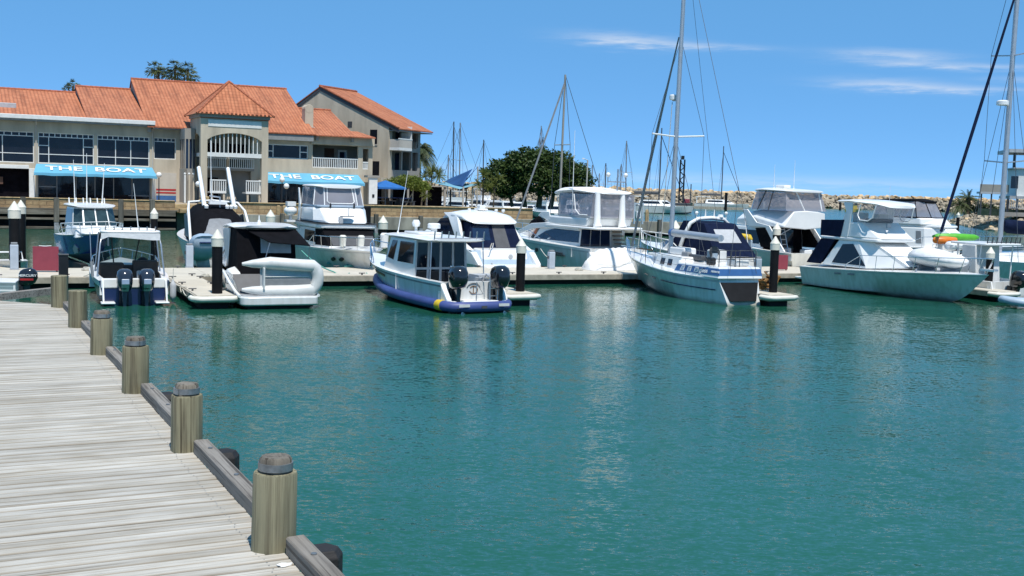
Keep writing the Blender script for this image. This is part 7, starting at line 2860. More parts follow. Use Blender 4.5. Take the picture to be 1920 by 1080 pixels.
mb = MB()
mb.box(1.7, 2.2, 0.2, 0.7, 0.8, 1.35, 'light_grey')
mb.box(1.5, 1.9, -1.2, -0.6, 0.8, 1.25, 'white')
mb.build('fighting_chair', boat, bevel=0.05)
mb = MB()
mb.tube([(1.0, 0.9, 2.5), (1.7, 1.3, 2.0)], 0.02, 5, 'alloy'); mb.tube([(1.0, -0.6, 2.5), (1.7, -1.4, 2.1)], 0.02, 5, 'alloy')
mb.build('stay', boat)
for y, hh in ((0.9, 1.3), (-0.6, 1.6)):
    antenna(boat, (2.6, y, 4.6), hh, 0.012)
mb = MB(); mb.box(2.2, 2.9, 0.0, 0.5, 4.62, 4.8, 'white'); mb.build('roof_pod', boat, bevel=0.05)
sf = thing('surf_ski', 'yellow board lying over pale cover beside the navy canopy cruiser', 'board', D(1396, 447, 58), HEAD_IN + rad(20))
pl_ = D(1395, 440, 58)
sf.location = (pl_.x, pl_.y, pl_.z - 0.25)
blob([ellring(-0.5, 0.05, 0.0, 0.1), ellring(-0.3, 0.25, 0.0, 0.28), ellring(0.4, 0.3, 0.0, 0.32), ellring(1.2, 0.06, 0.05, 0.15)], 'yellow', 'board', sf)
mb = MB(); mb.box(-0.3, 1.0, -0.4, 0.4, -1.3, -0.02, 'pale_blue'); mb.box(-0.2, 0.9, -0.3, 0.3, -sf.location.z - 0.3, -1.3, 'light_grey'); mb.build('rack', sf, bevel=0.05)

# ---------------------------------------------------------------- 14. dark hulled flybridge behind the big cruiser
p = D(1700, 445, 66)
boat = thing('dark_hull_flybridge', 'flybridge boat with dark hull and black topped clear bridge, behind the big cruiser', 'motor yacht', (p.x - 1.4, p.y + 3.0, 0), HEAD_OUT + rad(20))
h = hull(9.5, 3.4, 1.3, 1.8, 1.5, 0.42, 2.0, 0.95, strips=[(0.22, 'light_grey'), (1.0, 'navy')], sheer=1.4, fl=0.6)
merge(h).build('hull', boat, smooth=40)
deck_skin(h, 0.0, camber=0.12).build('deck', boat, smooth=60)
cb, cf = house(hexr(1.0, 4.4, 6.6, 1.4, 1.35, 0.5, 1.3, 1.6), hexr(1.2, 4.2, 5.2, 1.3, 1.25, 0.7, 2.6), 'white')
cb.build('deckhouse', boat, bevel=0.06)
side_panels('side_window', cf, [(0.06, 0.3), (0.16, 0.3), (0.16, 0.85), (0.06, 0.85)], 'mid_grey', boat)
slab('bridge_deck', boat, rrect(0.6, 5.3, 1.42, 1.0, 0.3), 2.6, 2.75, 'white', 0.05)
fb, ff = house(hexr(1.0, 4.0, 5.0, 1.35, 1.25, 0.7, 2.75), hexr(1.0, 3.9, 4.6, 1.35, 1.2, 0.7, 3.15), 'white')
fb.build('flybridge', boat, bevel=0.06)
cb, cf = house(hexr(1.0, 3.7, 4.4, 1.3, 1.2, 0.75, 3.17), hexr(1.2, 3.5, 3.9, 1.15, 1.08, 0.65, 4.1), 'vinyl')
cb.build('clear_enclosure', boat)
mb = MB()
for i in range(6): mb.tube([cf[i][0], cf[i][3]], 0.025, 5, 'canvas_black'); mb.tube([cf[i][0], cf[i][1]], 0.03, 5, 'canvas_black')
mb.build('enclosure_frame', boat)
blob([ellring(1.0, 0.9, 4.1, 4.18), ellring(1.3, 1.18, 4.02, 4.22), ellring(3.4, 1.12, 4.05, 4.28), ellring(4.0, 0.7, 4.02, 4.14)], 'canvas_black', 'bimini', boat)
bow_rail(boat, h, 0.35, 0.6, 7, 0, 0.02, 0.3)
antenna(boat, (2.0, -1.3, 2.8), 2.2, 0.014)

# ---------------------------------------------------------------- 15. tall sailing yacht at the right edge, furled dark headsail
p = D(1860, 480, 57.0)
boat = thing('tall_sailing_yacht', 'white sailing yacht with very tall grey mast and navy boom cover at the right edge', 'sailing yacht', (p.x, p.y, 0), MA + PI + rad(4))
# bow to the left; the mast stands near the local origin
boat.location = V((p.x, p.y, 0)) + V((math.cos(MA), math.sin(MA), 0)) * 6.0
h = hull(11.0, 3.6, 1.15, 1.5, 1.5, 0.4, 2.0, 0.8, 0.84, 0.0, 0.4, keel=-0.6)
merge(h).build('hull', boat, smooth=50)
deck_skin(h, 0.0, camber=0.1).build('deck', boat, smooth=60)
cb, cf = house(hexr(2.0, 7.0, 9.0, 1.2, 1.1, 0.3, 1.2, 1.4), hexr(2.2, 6.8, 8.4, 1.05, 0.95, 0.3, 1.7, 1.6), 'white')
cb.build('coachroof', boat, bevel=0.06)
mtop = 19.5
mb = MB(); mb.tube([(6.0, 0, 1.5), (6.0, 0, 10), (5.9, 0, mtop)], [0.13, 0.125, 0.11], 12, 'mast_alloy'); mb.build('mast', boat, smooth=60)
mb = MB()
mb.tube([(5.9, 0, 3.1), (5.4, 0, 3.0), (3.5, 0, 2.9), (1.2, 0, 2.9)], [0.22, 0.36, 0.36, 0.2], 12, 'canvas_navy')
mb.build('boom_cover', boat, smooth=60)
mb = MB()
mb.tube([(10.30, 0, 2.7), (8.3, 0, 8.3), (6.05, 0, 14.6)], [0.07, 0.08, 0.05], 8, 'canvas_navy')
mb.build('furled_headsail', boat, smooth=60)
for z in (6.2, 11.5):
    for s in (1, -1):
        mb = MB()
        mb.tube([(6.0, s * 0.12, z), (5.9, s * 1.3, z + 0.1)], 0.035, 6, 'mast_alloy')
        mb.build('spreader', boat)
mb = MB()
for s in (1, -1):
    mb.tube([(6.0, s * 1.6, 1.3), (5.95, s * 1.3, 6.3), (5.95, s * 1.3, 11.6), (5.95, 0, 17)], 0.012, 4, 'wire')
    mb.tube([(6.6, s * 1.6, 1.3), (6.0, 0, 11.4)], 0.012, 4, 'wire')
    mb.tube([(5.2, s * 1.6, 1.3), (6.0, 0, 11.4)], 0.012, 4, 'wire')
mb.tube([(0.3, 0, 1.2), (5.9, 0, mtop)], 0.012, 4, 'wire')
mb.tube([(10.75, 0, 1.6), (10.30, 0, 2.7)], 0.014, 4, 'wire')
mb.build('rigging', boat)
mb = MB(); mb.lathe([(0.2, 0), (0.3, 0.03), (0.3, 0.2), (0.2, 0.26)], (6.5, 0, 9.0), 12, 'white'); mb.box(6.1, 6.5, -0.05, 0.05, 9.0, 9.06, 'light_grey'); mb.build('radar', boat, smooth=40)
rail(boat, [(h.deck(t).x, h.deck(t).y - 0.05, h.deck(t).z + 0.6) for t in (0.1, 0.25, 0.4, 0.55, 0.7, 0.85, 0.97)], [(h.deck(t).x, h.deck(t).y - 0.05, h.deck(t).z) for t in (0.1, 0.25, 0.4, 0.55, 0.7, 0.85, 0.97)], 0.012, True, 'lifeline', 'alloy')
rail(boat, [(h.deck(t).x, -h.deck(t).y + 0.05, h.deck(t).z + 0.6) for t in (0.1, 0.25, 0.4, 0.55, 0.7, 0.85, 0.97)], [(h.deck(t).x, -h.deck(t).y + 0.05, h.deck(t).z) for t in (0.1, 0.25, 0.4, 0.55, 0.7, 0.85, 0.97)], 0.012, True, 'lifeline', 'alloy')
for px, py, m_, lb, ln in ((1772, 452, 'orange', 'orange kayak on the deck of the tall sailing yacht', 1.5), (1792, 446, 'green', 'green kayak behind the orange one on the deck of the tall sailing yacht', 2.6)):
    y_ = 55.5 if m_ == 'orange' else 57.0
    q = D(px, py, y_)
    k = thing('kayak', lb, 'kayak', q, MA - rad(14) if m_ == 'green' else MA - rad(4))
    blob([ellring(-ln / 2, 0.03, 0.0, 0.1), ellring(-ln * 0.38, 0.22, -0.12, 0.2), ellring(0, 0.34, -0.18, 0.24), ellring(ln * 0.38, 0.22, -0.12, 0.2), ellring(ln / 2, 0.03, 0.0, 0.1)], m_, 'shell', k)
    mb = MB(); mb.box(-0.3, 0.3, -0.2, 0.2, -0.6, -0.1, 'white'); mb.box(-0.2, 0.2, -0.15, 0.15, 1.0 - q.z, -0.55, 'white'); mb.build('cradle', k, bevel=0.05)
rf = thing('white_raft', 'white raft canister with dark straps beside the orange kayak', 'life raft', D(1795, 462, 54.8), MA)
blob([ellring(-0.65, 0.2, -0.15, 0.15), ellring(-0.5, 0.3, -0.2, 0.25), ellring(0.5, 0.3, -0.2, 0.25), ellring(0.65, 0.2, -0.15, 0.15)], 'white', 'canister', rf)
mb = MB()
for x in (-0.3, 0.1): mb.box(x, x + 0.05, -0.31, 0.31, -0.21, 0.265, 'dark_grey')
mb.build('strap', rf)

# ---------------------------------------------------------------- 16. centre console boat and grey rib at the lower right edge
p = W(1886, 561, 0)
boat = thing('centre_console_boat', 'white centre console boat with rod rack on its top and black outboard', 'motor boat', (p.x + 0.2, p.y + 0.2, 0), HEAD_IN)
h = hull(6.2, 2.4, 0.75, 1.1, 1.0, 0.45, 2.2, 0.95)
merge(h).build('hull', boat, smooth=40)
cockpit(h, 0.8, 0.2, 0.3).build('cockpit', boat)
mb = MB()
mb.prism([(0.75, 0.3), (1.7, 0.3), (1.7, 2.3), (0.95, 2.3)], 'y', -0.3, 1.15, 'offwhite')
mb.build('console_cover', boat, bevel=0.04)
slab('top', boat, rrect(0.4, 2.6, 1.1, 1.0, 0.15), 2.3, 2.4, 'white', 0.03)
rod_rack(boat, [(0.45, y, 2.38) for y in (1.0, 0.72, 0.44, 0.16, -0.12, -0.4, -0.68, -0.95)], 0.3, 'dark_grey')
for s in (1, -1):
    for p0, p1 in (((0.9, s * 1.0, 0.6), (0.8, s * 0.95, 2.3)), ((2.2, s * 0.9, 0.6), (2.2, s * 0.85, 2.3))):
        mb = MB(); mb.tube([p0, p1], 0.03, 6, 'white'); mb.build('top_post', boat)
outboard(boat, (-0.05, 0.1, 0.05), 1.1, 'gloss_black', rad(-12), None)
mb = MB(); mb.tube([(-0.05, 1.15, 0.75), (-0.25, 1.2, 0.2)], 0.03, 6, 'white'); mb.box(-0.5, 0, 0.5, 1.1, 0.15, 0.2, 'white'); mb.build('boarding_step', boat)
p = W(1955, 578, 0)
rb = thing('grey_inflatable', 'low blue grey inflatable alongside the centre console boat', 'dinghy', (p.x, p.y, 0), MA + rad(160))
mb = MB()
mb.tube([(-1.4, 0.6, 0.2), (0.8, 0.6, 0.22), (1.5, 0.35, 0.3), (1.75, 0, 0.33), (1.5, -0.35, 0.3), (0.8, -0.6, 0.22), (-1.4, -0.6, 0.2)], [0.1] + [0.15] * 5 + [0.1], 12, 'pale_blue')
mb.build('tube', rb, smooth=70)
mb = MB(); mb.box(-1.2, 1.3, -0.5, 0.5, 0.08, 0.14, 'light_grey'); mb.box(-1.25, -1.15, -0.5, 0.5, 0.05, 0.4, 'mid_grey'); mb.build('floor', rb)
t_ = text_obj('lettering', 'N2S', 0.22, rb, 'navy', 0.003)
t_.rotation_euler = (PI / 2 - 0.2, 0, PI)
t_.location = (-0.3, 0.80, 0.2)

# ropes
rope('mooring_rope', 'pale mooring rope from the twin outboard boat to the finger pontoon', [P_(-8.75, 4.6, 0.9), P_(-8.0, 5.2, 0.5)], 0.02, sag=0.12)
rope('mooring_rope', 'looped slack rope hanging from the finger pontoon edge by the twin outboard boat', [P_(-8.1, 4.3, 0.45), P_(-8.2, 5.6, 0.45), P_(-8.1, 6.6, 0.45)], 0.018, sag=0.16)
rope('mooring_rope', 'pale rope from the bow of the twin outboard boat to the walkway', [P_(-10.0, 0.6, 1.0), P_(-11.0, 0.2, 0.46)], 0.02, sag=0.05)
rope('mooring_rope', 'green mooring rope at the starboard bow of the clear enclosed flybridge boat', [P_(-1.9, -3.6, 1.2), P_(-1.2, -0.9, 0.5), P_(-0.6, -0.6, 0.47)], 0.03, 'rope_green', 0.12)
rope('mooring_rope', 'green mooring rope at the port bow of the clear enclosed flybridge boat', [P_(1.4, -3.4, 1.15), P_(0.7, -0.7, 0.52), P_(0.1, -0.6, 0.47)], 0.03, 'rope_green', 0.12)
rope('mooring_rope', 'pale stern rope of the white cabin boat with blue collar', [P_(2.1, 8.6, 0.95), P_(2.9, 7.6, 0.5)], 0.018, sag=0.05)
rope('mooring_rope', 'white rope from the yacht with two white posts to the walkway', [P_(10.4, -5.2, 1.25), P_(10.0, -3.2, 0.9), P_(9.6, -2.8, 0.47)], 0.02, sag=0.1)

def rope_coil(px, py, label, mat='rope', r=0.2):
    p = W(px, py, 0.45)
    mb = MB()
    mb.tube([((r + 0.02 * math.sin(i * 1.7)) * math.cos(i * 0.5) * (1 - i / 90), (r + 0.02 * math.cos(i)) * math.sin(i * 0.5) * (1 - i / 90), 0.025 + 0.0022 * i) for i in range(46)], 0.02, 5, mat)
    o = mb.build('rope_coil', smooth=60)
    o.location = (p.x, p.y, 0.45)
    return tag(o, label, 'rope coil')


rope_coil(619, 496, 'green rope coil on the walkway under the portholes of the bow on flybridge boat', 'rope_green', 0.17)
rope_coil(655, 501, 'heap of green rope on the walkway at the right of the bow on flybridge boat', 'rope_green', 0.26)
rope_coil(163, 507, 'pale rope coil on the walkway in front of the blue cabin boat', 'rope', 0.22)
rope_coil(1085, 507, 'pale rope coil on the walkway left of the covered tender', 'rope', 0.2)
rope_coil(385, 520, 'pale rope coil on the finger pontoon behind the black pile', 'rope', 0.2)

# ------------------------------------------------------------------ plants
def leaf_mat(name, dark, light, trans=0.25):
    def make(nm):
        m, n, l, b = _new(nm)
        geo = n.new('ShaderNodeNewGeometry')
        t = n.new('ShaderNodeTexCoord')
        nz = _noise(n, l, t.outputs['Object'], 0.8, 3)
        mxv = n.new('ShaderNodeMath'); mxv.operation = 'MULTIPLY_ADD'
        l.new(geo.outputs['Random Per Island'], mxv.inputs[0]); mxv.inputs[1].default_value = 0.6
        s2 = n.new('ShaderNodeMath'); s2.operation = 'MULTIPLY'; s2.inputs[1].default_value = 0.4
        l.new(nz, s2.inputs[0]); l.new(s2.outputs[0], mxv.inputs[2])
        c = _ramp(n, l, mxv.outputs[0], [(0.15, dark), (0.85, light)])
        l.new(c, b.inputs['Base Color'])
        b.inputs['Roughness'].default_value = 0.55
        b.inputs['Specular IOR Level'].default_value = 0.3
        tl = n.new('ShaderNodeBsdfTranslucent')
        l.new(c, tl.inputs[0])
        mx = n.new('ShaderNodeMixShader'); mx.inputs[0].default_value = trans
        l.new(b.outputs[0], mx.inputs[1]); l.new(tl.outputs[0], mx.inputs[2])
        l.new(mx.outputs[0], n['Material Output'].inputs[0])
        return m
    _defs[name] = make


leaf_mat('leaf_ficus', (0.016, 0.036, 0.010), (0.085, 0.130, 0.030))
leaf_mat('leaf_light', (0.09, 0.13, 0.02), (0.24, 0.28, 0.05), 0.35)
leaf_mat('leaf_palm', (0.035, 0.055, 0.02), (0.13, 0.15, 0.05))
leaf_mat('leaf_date', (0.035, 0.055, 0.025), (0.11, 0.135, 0.055))
leaf_mat('leaf_pandanus', (0.05, 0.075, 0.015), (0.19, 0.20, 0.04))
leaf_mat('leaf_dry', (0.16, 0.11, 0.05), (0.28, 0.2, 0.1))
pbr('bark', (0.13, 0.10, 0.07), 0.9, var=0.3, scale=3, bump=0.03, bscale=12)
pbr('bark_pale', (0.36, 0.32, 0.25), 0.9, var=0.2, scale=3, bump=0.02, bscale=12)


def tree(name, label, loc, lobes, leaf, n_leaf, size, trunks, bark='bark', seed=1, group=None, hollow=0.55):
    """lobes: (x, y, z, rx, ry, rz); leaf clumps scattered through the outer part of each lobe"""
    rnd = random.Random(seed)
    t = thing(name, label, 'tree', loc, 0, group)
    tb = MB()
    for pts, r0, r1 in trunks:
        k = len(pts)
        tb.tube(pts, [r0 + (r1 - r0) * i / (k - 1) for i in range(k)], 8, bark)
    tb.build('trunk', t, smooth=60)
    mb = MB()
    vol = [l[3] * l[4] * l[5] for l in lobes]
    tot = sum(vol)
    vs, fs = [], []
    for lb, vv in zip(lobes, vol):
        for _ in range(int(n_leaf * vv / tot)):
            d = V((rnd.gauss(0, 1), rnd.gauss(0, 1), rnd.gauss(0, 1))).normalized()
            bump = 1 + 0.14 * math.sin(d.x * 7 + lb[0]) * math.sin(d.y * 6 + lb[1]) + 0.12 * math.sin(d.z * 9 + d.x * 5 + lb[2])
            r = (hollow + (1 - hollow) * rnd.random() ** 0.5) * bump
            p = V((lb[0] + d.x * lb[3] * r, lb[1] + d.y * lb[4] * r, lb[2] + d.z * lb[5] * r))
            for _k in range(3):
                s = size * rnd.uniform(0.6, 1.3)
                a = V((rnd.gauss(0, 1), rnd.gauss(0, 1), rnd.gauss(0, 0.6))).normalized()
                b = a.cross(V((rnd.gauss(0, 1), rnd.gauss(0, 1), rnd.gauss(0, 1)))).normalized()
                q = p + V((rnd.uniform(-1, 1), rnd.uniform(-1, 1), rnd.uniform(-0.7, 0.7))) * size * 1.3
                o = len(vs)
                vs += [q - a * s, q + b * s * 0.45, q + a * s, q - b * s * 0.45]
                fs.append((o, o + 1, o + 2, o + 3))
    mb.add(vs, fs, leaf)
    me = bpy.data.meshes.new('crown')
    me.from_pydata([tuple(v) for v in vs], [], fs)
    me.materials.append(M(leaf))
    o = bpy.data.objects.new('crown', me)
    COL.objects.link(o)
    o.parent = t
    return t


def frond_crown(mb, c, n, length, leaf, droop=0.9, up=0.9, width=0.28, seed=0, nl=9, lean=(0, 0), fan=False):
    """arching fronds with leaflets on both sides, or fan leaves"""
    rnd = random.Random(seed)
    for i in range(n):
        az = 2 * PI * (i + rnd.random() * 0.8) / n
        el = rnd.uniform(-0.45, up)
        ln = length * rnd.uniform(0.75, 1.1)
        dr = V((math.cos(az), math.sin(az), 0))
        pts = []
        for k in range(nl + 1):
            s = k / nl
            pts.append(V(c) + dr * (ln * s * math.cos(el) * (1 - 0.15 * s)) + V((lean[0] * s, lean[1] * s, ln * (math.sin(el) * s - droop * 0.45 * s * s))))
        side = V((-dr.y, dr.x, 0))
        if fan:
            base, mid = pts[0], pts[nl // 2]
            tip = pts[-1]
            ax = (tip - mid)
            mb.add([base, base + side * 0.02, mid], [(0, 1, 2)], leaf)
            for q in range(9):
                a = -1.35 + 2.7 * q / 8 + rnd.uniform(-0.12, 0.12)
                d2 = ax * math.cos(a) + side * ax.length * math.sin(a) + V((0, 0, rnd.uniform(-0.35, 0.25) * ax.length))
                w = side * math.cos(a) * 0.06 * ax.length - ax * math.sin(a) * 0.06 + V((0, 0, 0.02))
                mb.add([mid, mid + d2 * 0.6 + w, mid + d2, mid + d2 * 0.6 - w], [(0, 1, 2, 3)], leaf)
        else:
            for k in range(nl):
                p, q = pts[k], pts[k + 1]
                tn = (q - p)
                w = width * length * (0.35 + 0.65 * math.sin(PI * min(1, (k + 0.8) / nl * 0.9))) * rnd.uniform(0.85, 1.1)
                for sgn in (1, -1):
                    for u in (0.0, 0.5):
                        a = p + tn * u
                        e = a + side * sgn * w * 0.75 + tn * 0.9 + V((0, 0, -w * 0.55))
                        mb.add([a, a + tn * 0.42, e], [(0, 1, 2)], leaf)
    return mb


def palm(name, label, loc, trunk_pts, r, crowns, leaf, n, length, seed, group=None, **kw):
    t = thing(name, label, 'palm tree', loc, 0, group)
    tb = MB()
    tb.tube(trunk_pts, [r * 1.15] + [r] * (len(trunk_pts) - 1), 8, 'bark')
    tb.build('trunk', t, smooth=60)
    mb = MB()
    for i, c in enumerate(crowns):
        frond_crown(mb, c, n, length, leaf, seed=seed + i, **kw)
    mb.build('crown', t)
    return t


ft = D(1005, 388, 124)
tree('fig_tree', 'broad dark green fig tree with rounded crown on the quay', (ft.x, ft.y, GZ),
     [(-3.3, 0.4, 3.2, 2.7, 2.6, 2.0), (-1.6, -0.4, 4.6, 2.3, 2.4, 1.7), (0.2, 0.2, 4.7, 1.9, 2.3, 1.75), (2.2, 0.0, 4.2, 2.3, 2.4, 1.85), (4.3, 0.4, 3.2, 1.9, 2.2, 1.8), (0.5, -1.2, 3.0, 3.0, 1.8, 1.6), (-3.8, -0.8, 2.2, 1.9, 1.8, 1.1), (4.2, -0.6, 2.2, 1.5, 1.6, 1.2)],
     'leaf_ficus', 9500, 0.20,
     [([(0.3, 0, 0), (0.4, 0, 1.5), (0.2, 0.1, 3.2)], 0.35, 0.15), ([(-1.2, 0.3, 0), (-1.4, 0.2, 1.6), (-2.2, 0, 3.2)], 0.26, 0.1), ([(1.6, -0.2, 0), (1.9, -0.1, 1.6), (2.6, 0, 3.2)], 0.28, 0.1), ([(-2.6, 0, 0), (-3.0, 0, 1.6), (-3.4, 0, 2.8)], 0.2, 0.1), ([(3.0, 0, 0), (3.4, 0, 1.8), (4.2, 0, 3.0)], 0.2, 0.1)], seed=3)
lt = D(770, 388, 108)
tree('frangipani_tree', 'small light green tree with pale trunk left of the shade sails', (lt.x, lt.y, GZ),
     [(-1.2, 0, 2.25, 1.3, 1.0, 0.5), (0.3, 0, 2.15, 1.3, 1.0, 0.6), (-0.3, 0, 2.65, 1.2, 0.8, 0.4), (1.1, 0, 1.9, 0.8, 0.8, 0.5)],
     'leaf_light', 1700, 0.10, [([(0, 0, 0), (0.15, 0, 0.7), (0.2, 0, 1.8)], 0.09, 0.06), ([(-0.5, 0, 0), (-0.15, 0, 0.8), (0.15, 0, 1.3)], 0.06, 0.04)], 'bark_pale', 5, hollow=0.3)


def px_palm(name, label, px, base_py, crown_py, y, leaf, n, length, seed, r=0.14, gz=GZ, extra=(), trunk=None, group=None, **kw):
    b, c = D(px, base_py, y), D(px, crown_py, y)
    h = c.z - gz
    cr = [(0, 0, h)] + [((D(ex, ey, y).x - b.x), 0.2 * i, D(ex, ey, y).z - gz) for i, (ex, ey) in enumerate(extra)]
    t = palm(name, label, (b.x, b.y, gz), [(0, 0, 0), (0.05, 0, h * 0.5), (0, 0, h)], r, cr, leaf, n, length, seed, group, **kw)
    for ch in t.children:
        if ch.name.startswith('trunk') and len(cr) > 1:
            mb = MB()
            for e in cr[1:]:
                mb.tube([(0, 0, h * 0.45), (e[0] * 0.7, e[1], e[2] * 0.8), e], [r * 0.8, r * 0.6, r * 0.5], 6, 'bark')
            mb.build('side_trunk', t, smooth=60)
    return t


px_palm('fan_palm', 'fan palm poking above the red roof, left one of the row of crowns', 297, 150, 128, 128, 'leaf_palm', 22, 1.35, 31, droop=0.7, up=1.45, group='palm crowns showing over the roof', fan=True, extra=((289, 128), (303, 138)))
px_palm('fan_palm', 'fan palm poking above the red roof, middle one of the row of crowns', 328, 150, 126, 129, 'leaf_palm', 24, 1.5, 33, droop=0.7, up=1.45, group='palm crowns showing over the roof', fan=True, extra=((333, 138), (321, 140)))
px_palm('fan_palm', 'fan palm poking above the red roof, right one of the row of crowns', 352, 150, 131, 128, 'leaf_palm', 24, 1.5, 36, droop=0.7, up=1.45, group='palm crowns showing over the roof', fan=True, extra=((358, 143), (345, 144)))
px_palm('fan_palm', 'lone small palm crown behind the step in the orange roofs', 137, 170, 161, 124, 'leaf_palm', 20, 1.2, 38, droop=0.7, up=1.45, group='palm crowns showing over the roof', fan=True, extra=((129, 168),))
px_palm('date_palm', 'large feathery palm leaning out behind the apartment block', 783, 388, 283, 127, 'leaf_date', 80, 3.0, 41, 0.25, droop=1.5, up=1.2, width=0.22, nl=12)
for px, cpy, y, n, ln, sd, ex, lb in ((808, 323, 118, 26, 1.35, 51, ((822, 330), (797, 332)), 'dark spiky pandanus right of the apartment block'), (905, 328, 117, 22, 1.1, 54, ((897, 345), (914, 350)), 'spiky pandanus left of the fig tree by the sail post'), (925, 345, 118, 22, 1.1, 57, ((935, 335), (918, 355)), 'spiky pandanus against the left side of the fig tree'), (797, 367, 110, 22, 0.8, 61, (), 'low yellow green pandanus under the light green tree'), (790, 345, 113, 20, 0.9, 63, ((799, 350),), 'yellow green pandanus behind the light green tree'), (873, 350, 118, 14, 0.7, 66, (), 'small spiky plant under the pale shade sail'), (822, 325, 124, 18, 1.1, 69, (), 'spiky crown just left of the blue shade sails')):
    px_palm('pandanus', lb, px, 388, cpy, y, 'leaf_pandanus', n + 16, ln, sd, 0.07, extra=ex, group='spiky leaved trees on the quay', droop=0.5, up=1.3, width=0.13, nl=5)
gz2 = 2.2
px_palm('date_palm', 'short bushy palm on the headland left of the white house', 1814, 398, 372, 178, 'leaf_palm', 46, 3.0, 71, 0.4, gz2, droop=1.0, up=1.3, width=0.13, nl=8, extra=((1800, 385), ))
bs = D(1845, 392, 178)
tree('shrub_clump', 'low grey green shrubs beside the short palm on the headland', (bs.x, bs.y, gz2), [(0, 0, 0.8, 2.2, 1.2, 0.9), (2.6, 0.3, 0.5, 1.8, 1.0, 0.6)], 'leaf_palm', 500, 0.2, [([(0, 0, 0), (0, 0, 0.5)], 0.1, 0.05)], seed=9)
mb = MB()
w0 = D(1835, 400, 168)
mb.box(0, 14, 0, 0.5, 0, 1.0, 'limestone_block')
o = mb.build('retaining_wall')
o.location, o.rotation_euler = (w0.x, w0.y, 2.2), (0, 0, rad(-10))
tag(o, 'low tan retaining wall on the headland below the white house', 'wall')

# ------------------------------------------------------------------ umbrella, shade sails
u = D(722, 388, 107)
t = thing('market_umbrella', 'bright blue umbrella beside the apartment block corner', 'umbrella', (u.x, u.y, GZ), BA)
mb = MB(); mb.tube([(0, 0, 0), (0, 0, 2.45)], 0.05, 8, 'mid_grey'); mb.build('pole', t)
mb = MB()
a, z0, z1 = 1.55, 1.78, 2.45
mb.add([(a, a, z0), (-a, a, z0), (-a, -a, z0), (a, -a, z0), (0, 0, z1), (0, 0, z1 - 0.04)], [(0, 1, 4), (1, 2, 4), (2, 3, 4), (3, 0, 4), (1, 0, 5), (2, 1, 5), (3, 2, 5), (0, 3, 5)], 'umbrella_blue')
for i in range(4):
    p, q = [(a, a), (-a, a), (-a, -a), (a, -a)][i], [(-a, a), (-a, -a), (a, -a), (a, a)][i]
    mb.add([(p[0], p[1], z0), (q[0], q[1], z0), (q[0], q[1], z0 - 0.16), (p[0], p[1], z0 - 0.16)], [(0, 1, 2, 3)], 'umbrella_blue')
mb.build('canopy', t)


def shade_sail(label, corners, mat, sag):
    c = [V(p) for p in corners]
    o = c[0]
    n = 8
    vs, fs = [], []
    for i in range(n + 1):
        for j in range(n + 1):
            u_, v_ = i / n, j / n
            p = (c[0] * (1 - u_) + c[1] * u_) * (1 - v_) + (c[3] * (1 - u_) + c[2] * u_) * v_
            ctr = (c[0] + c[1] + c[2] + c[3]) / 4
            e = 1 - (1 - abs(2 * u_ - 1) ** 2) * 0.06 * (abs(2 * v_ - 1)) - (1 - abs(2 * v_ - 1) ** 2) * 0.06 * abs(2 * u_ - 1)
            p = ctr + (p - ctr) * e
            p.z -= sag * 16 * u_ * (1 - u_) * v_ * (1 - v_) / 4
            vs.append(p - o)
    for i in range(n):
        for j in range(n):
            k = i * (n + 1) + j
            fs.append((k, k + 1, k + n + 2, k + n + 1))
    mb = MB()
    mb.add(vs, fs, mat)
    ob = mb.build('shade_sail', smooth=80)
    ob.location = o
    md = ob.modifiers.new('cloth', 'SOLIDIFY')
    md.thickness = 0.03
    return tag(ob, label, 'shade sail', 'blue shade sails over the quay terrace')


shade_sail('dark blue shade sail rising to the right beyond the apartment block', [D(822, 347, 121), D(868, 350, 115), D(886, 317, 118), D(846, 334, 127)], 'sail_blue', 0.5)
shade_sail('narrow blue shade sail strung up to the tall post', [D(866, 345, 116), D(874, 338, 118), D(896, 313, 121), D(880, 330, 121)], 'sail_blue', 0.3)
shade_sail('pale blue low shade sail reaching towards the fig tree', [D(808, 342, 116), D(862, 355, 113), D(902, 346, 118), D(850, 342, 126)], 'sail_light', 0.3)
for px, py, y, lb in ((896, 312, 121, 'tall post holding the narrow blue shade sail'), (869, 350, 113.5, 'pale post under the low shade sail'), (886, 350, 117, 'pale post right of the low shade sail'), (845, 355, 120, 'thin dark post behind the shade sails')):
    p = D(px, py, y)
    mb = MB()
    mb.tube([(0, 0, 0), (0, 0, p.z - GZ)], 0.09 if 'tall' not in lb else 0.07, 8, 'stucco_light' if 'dark' not in lb else 'dark_grey')
    o = mb.build('sail_post', smooth=60)
    o.location = (p.x, p.y, GZ)
    tag(o, lb, 'post', 'posts of the shade sails')

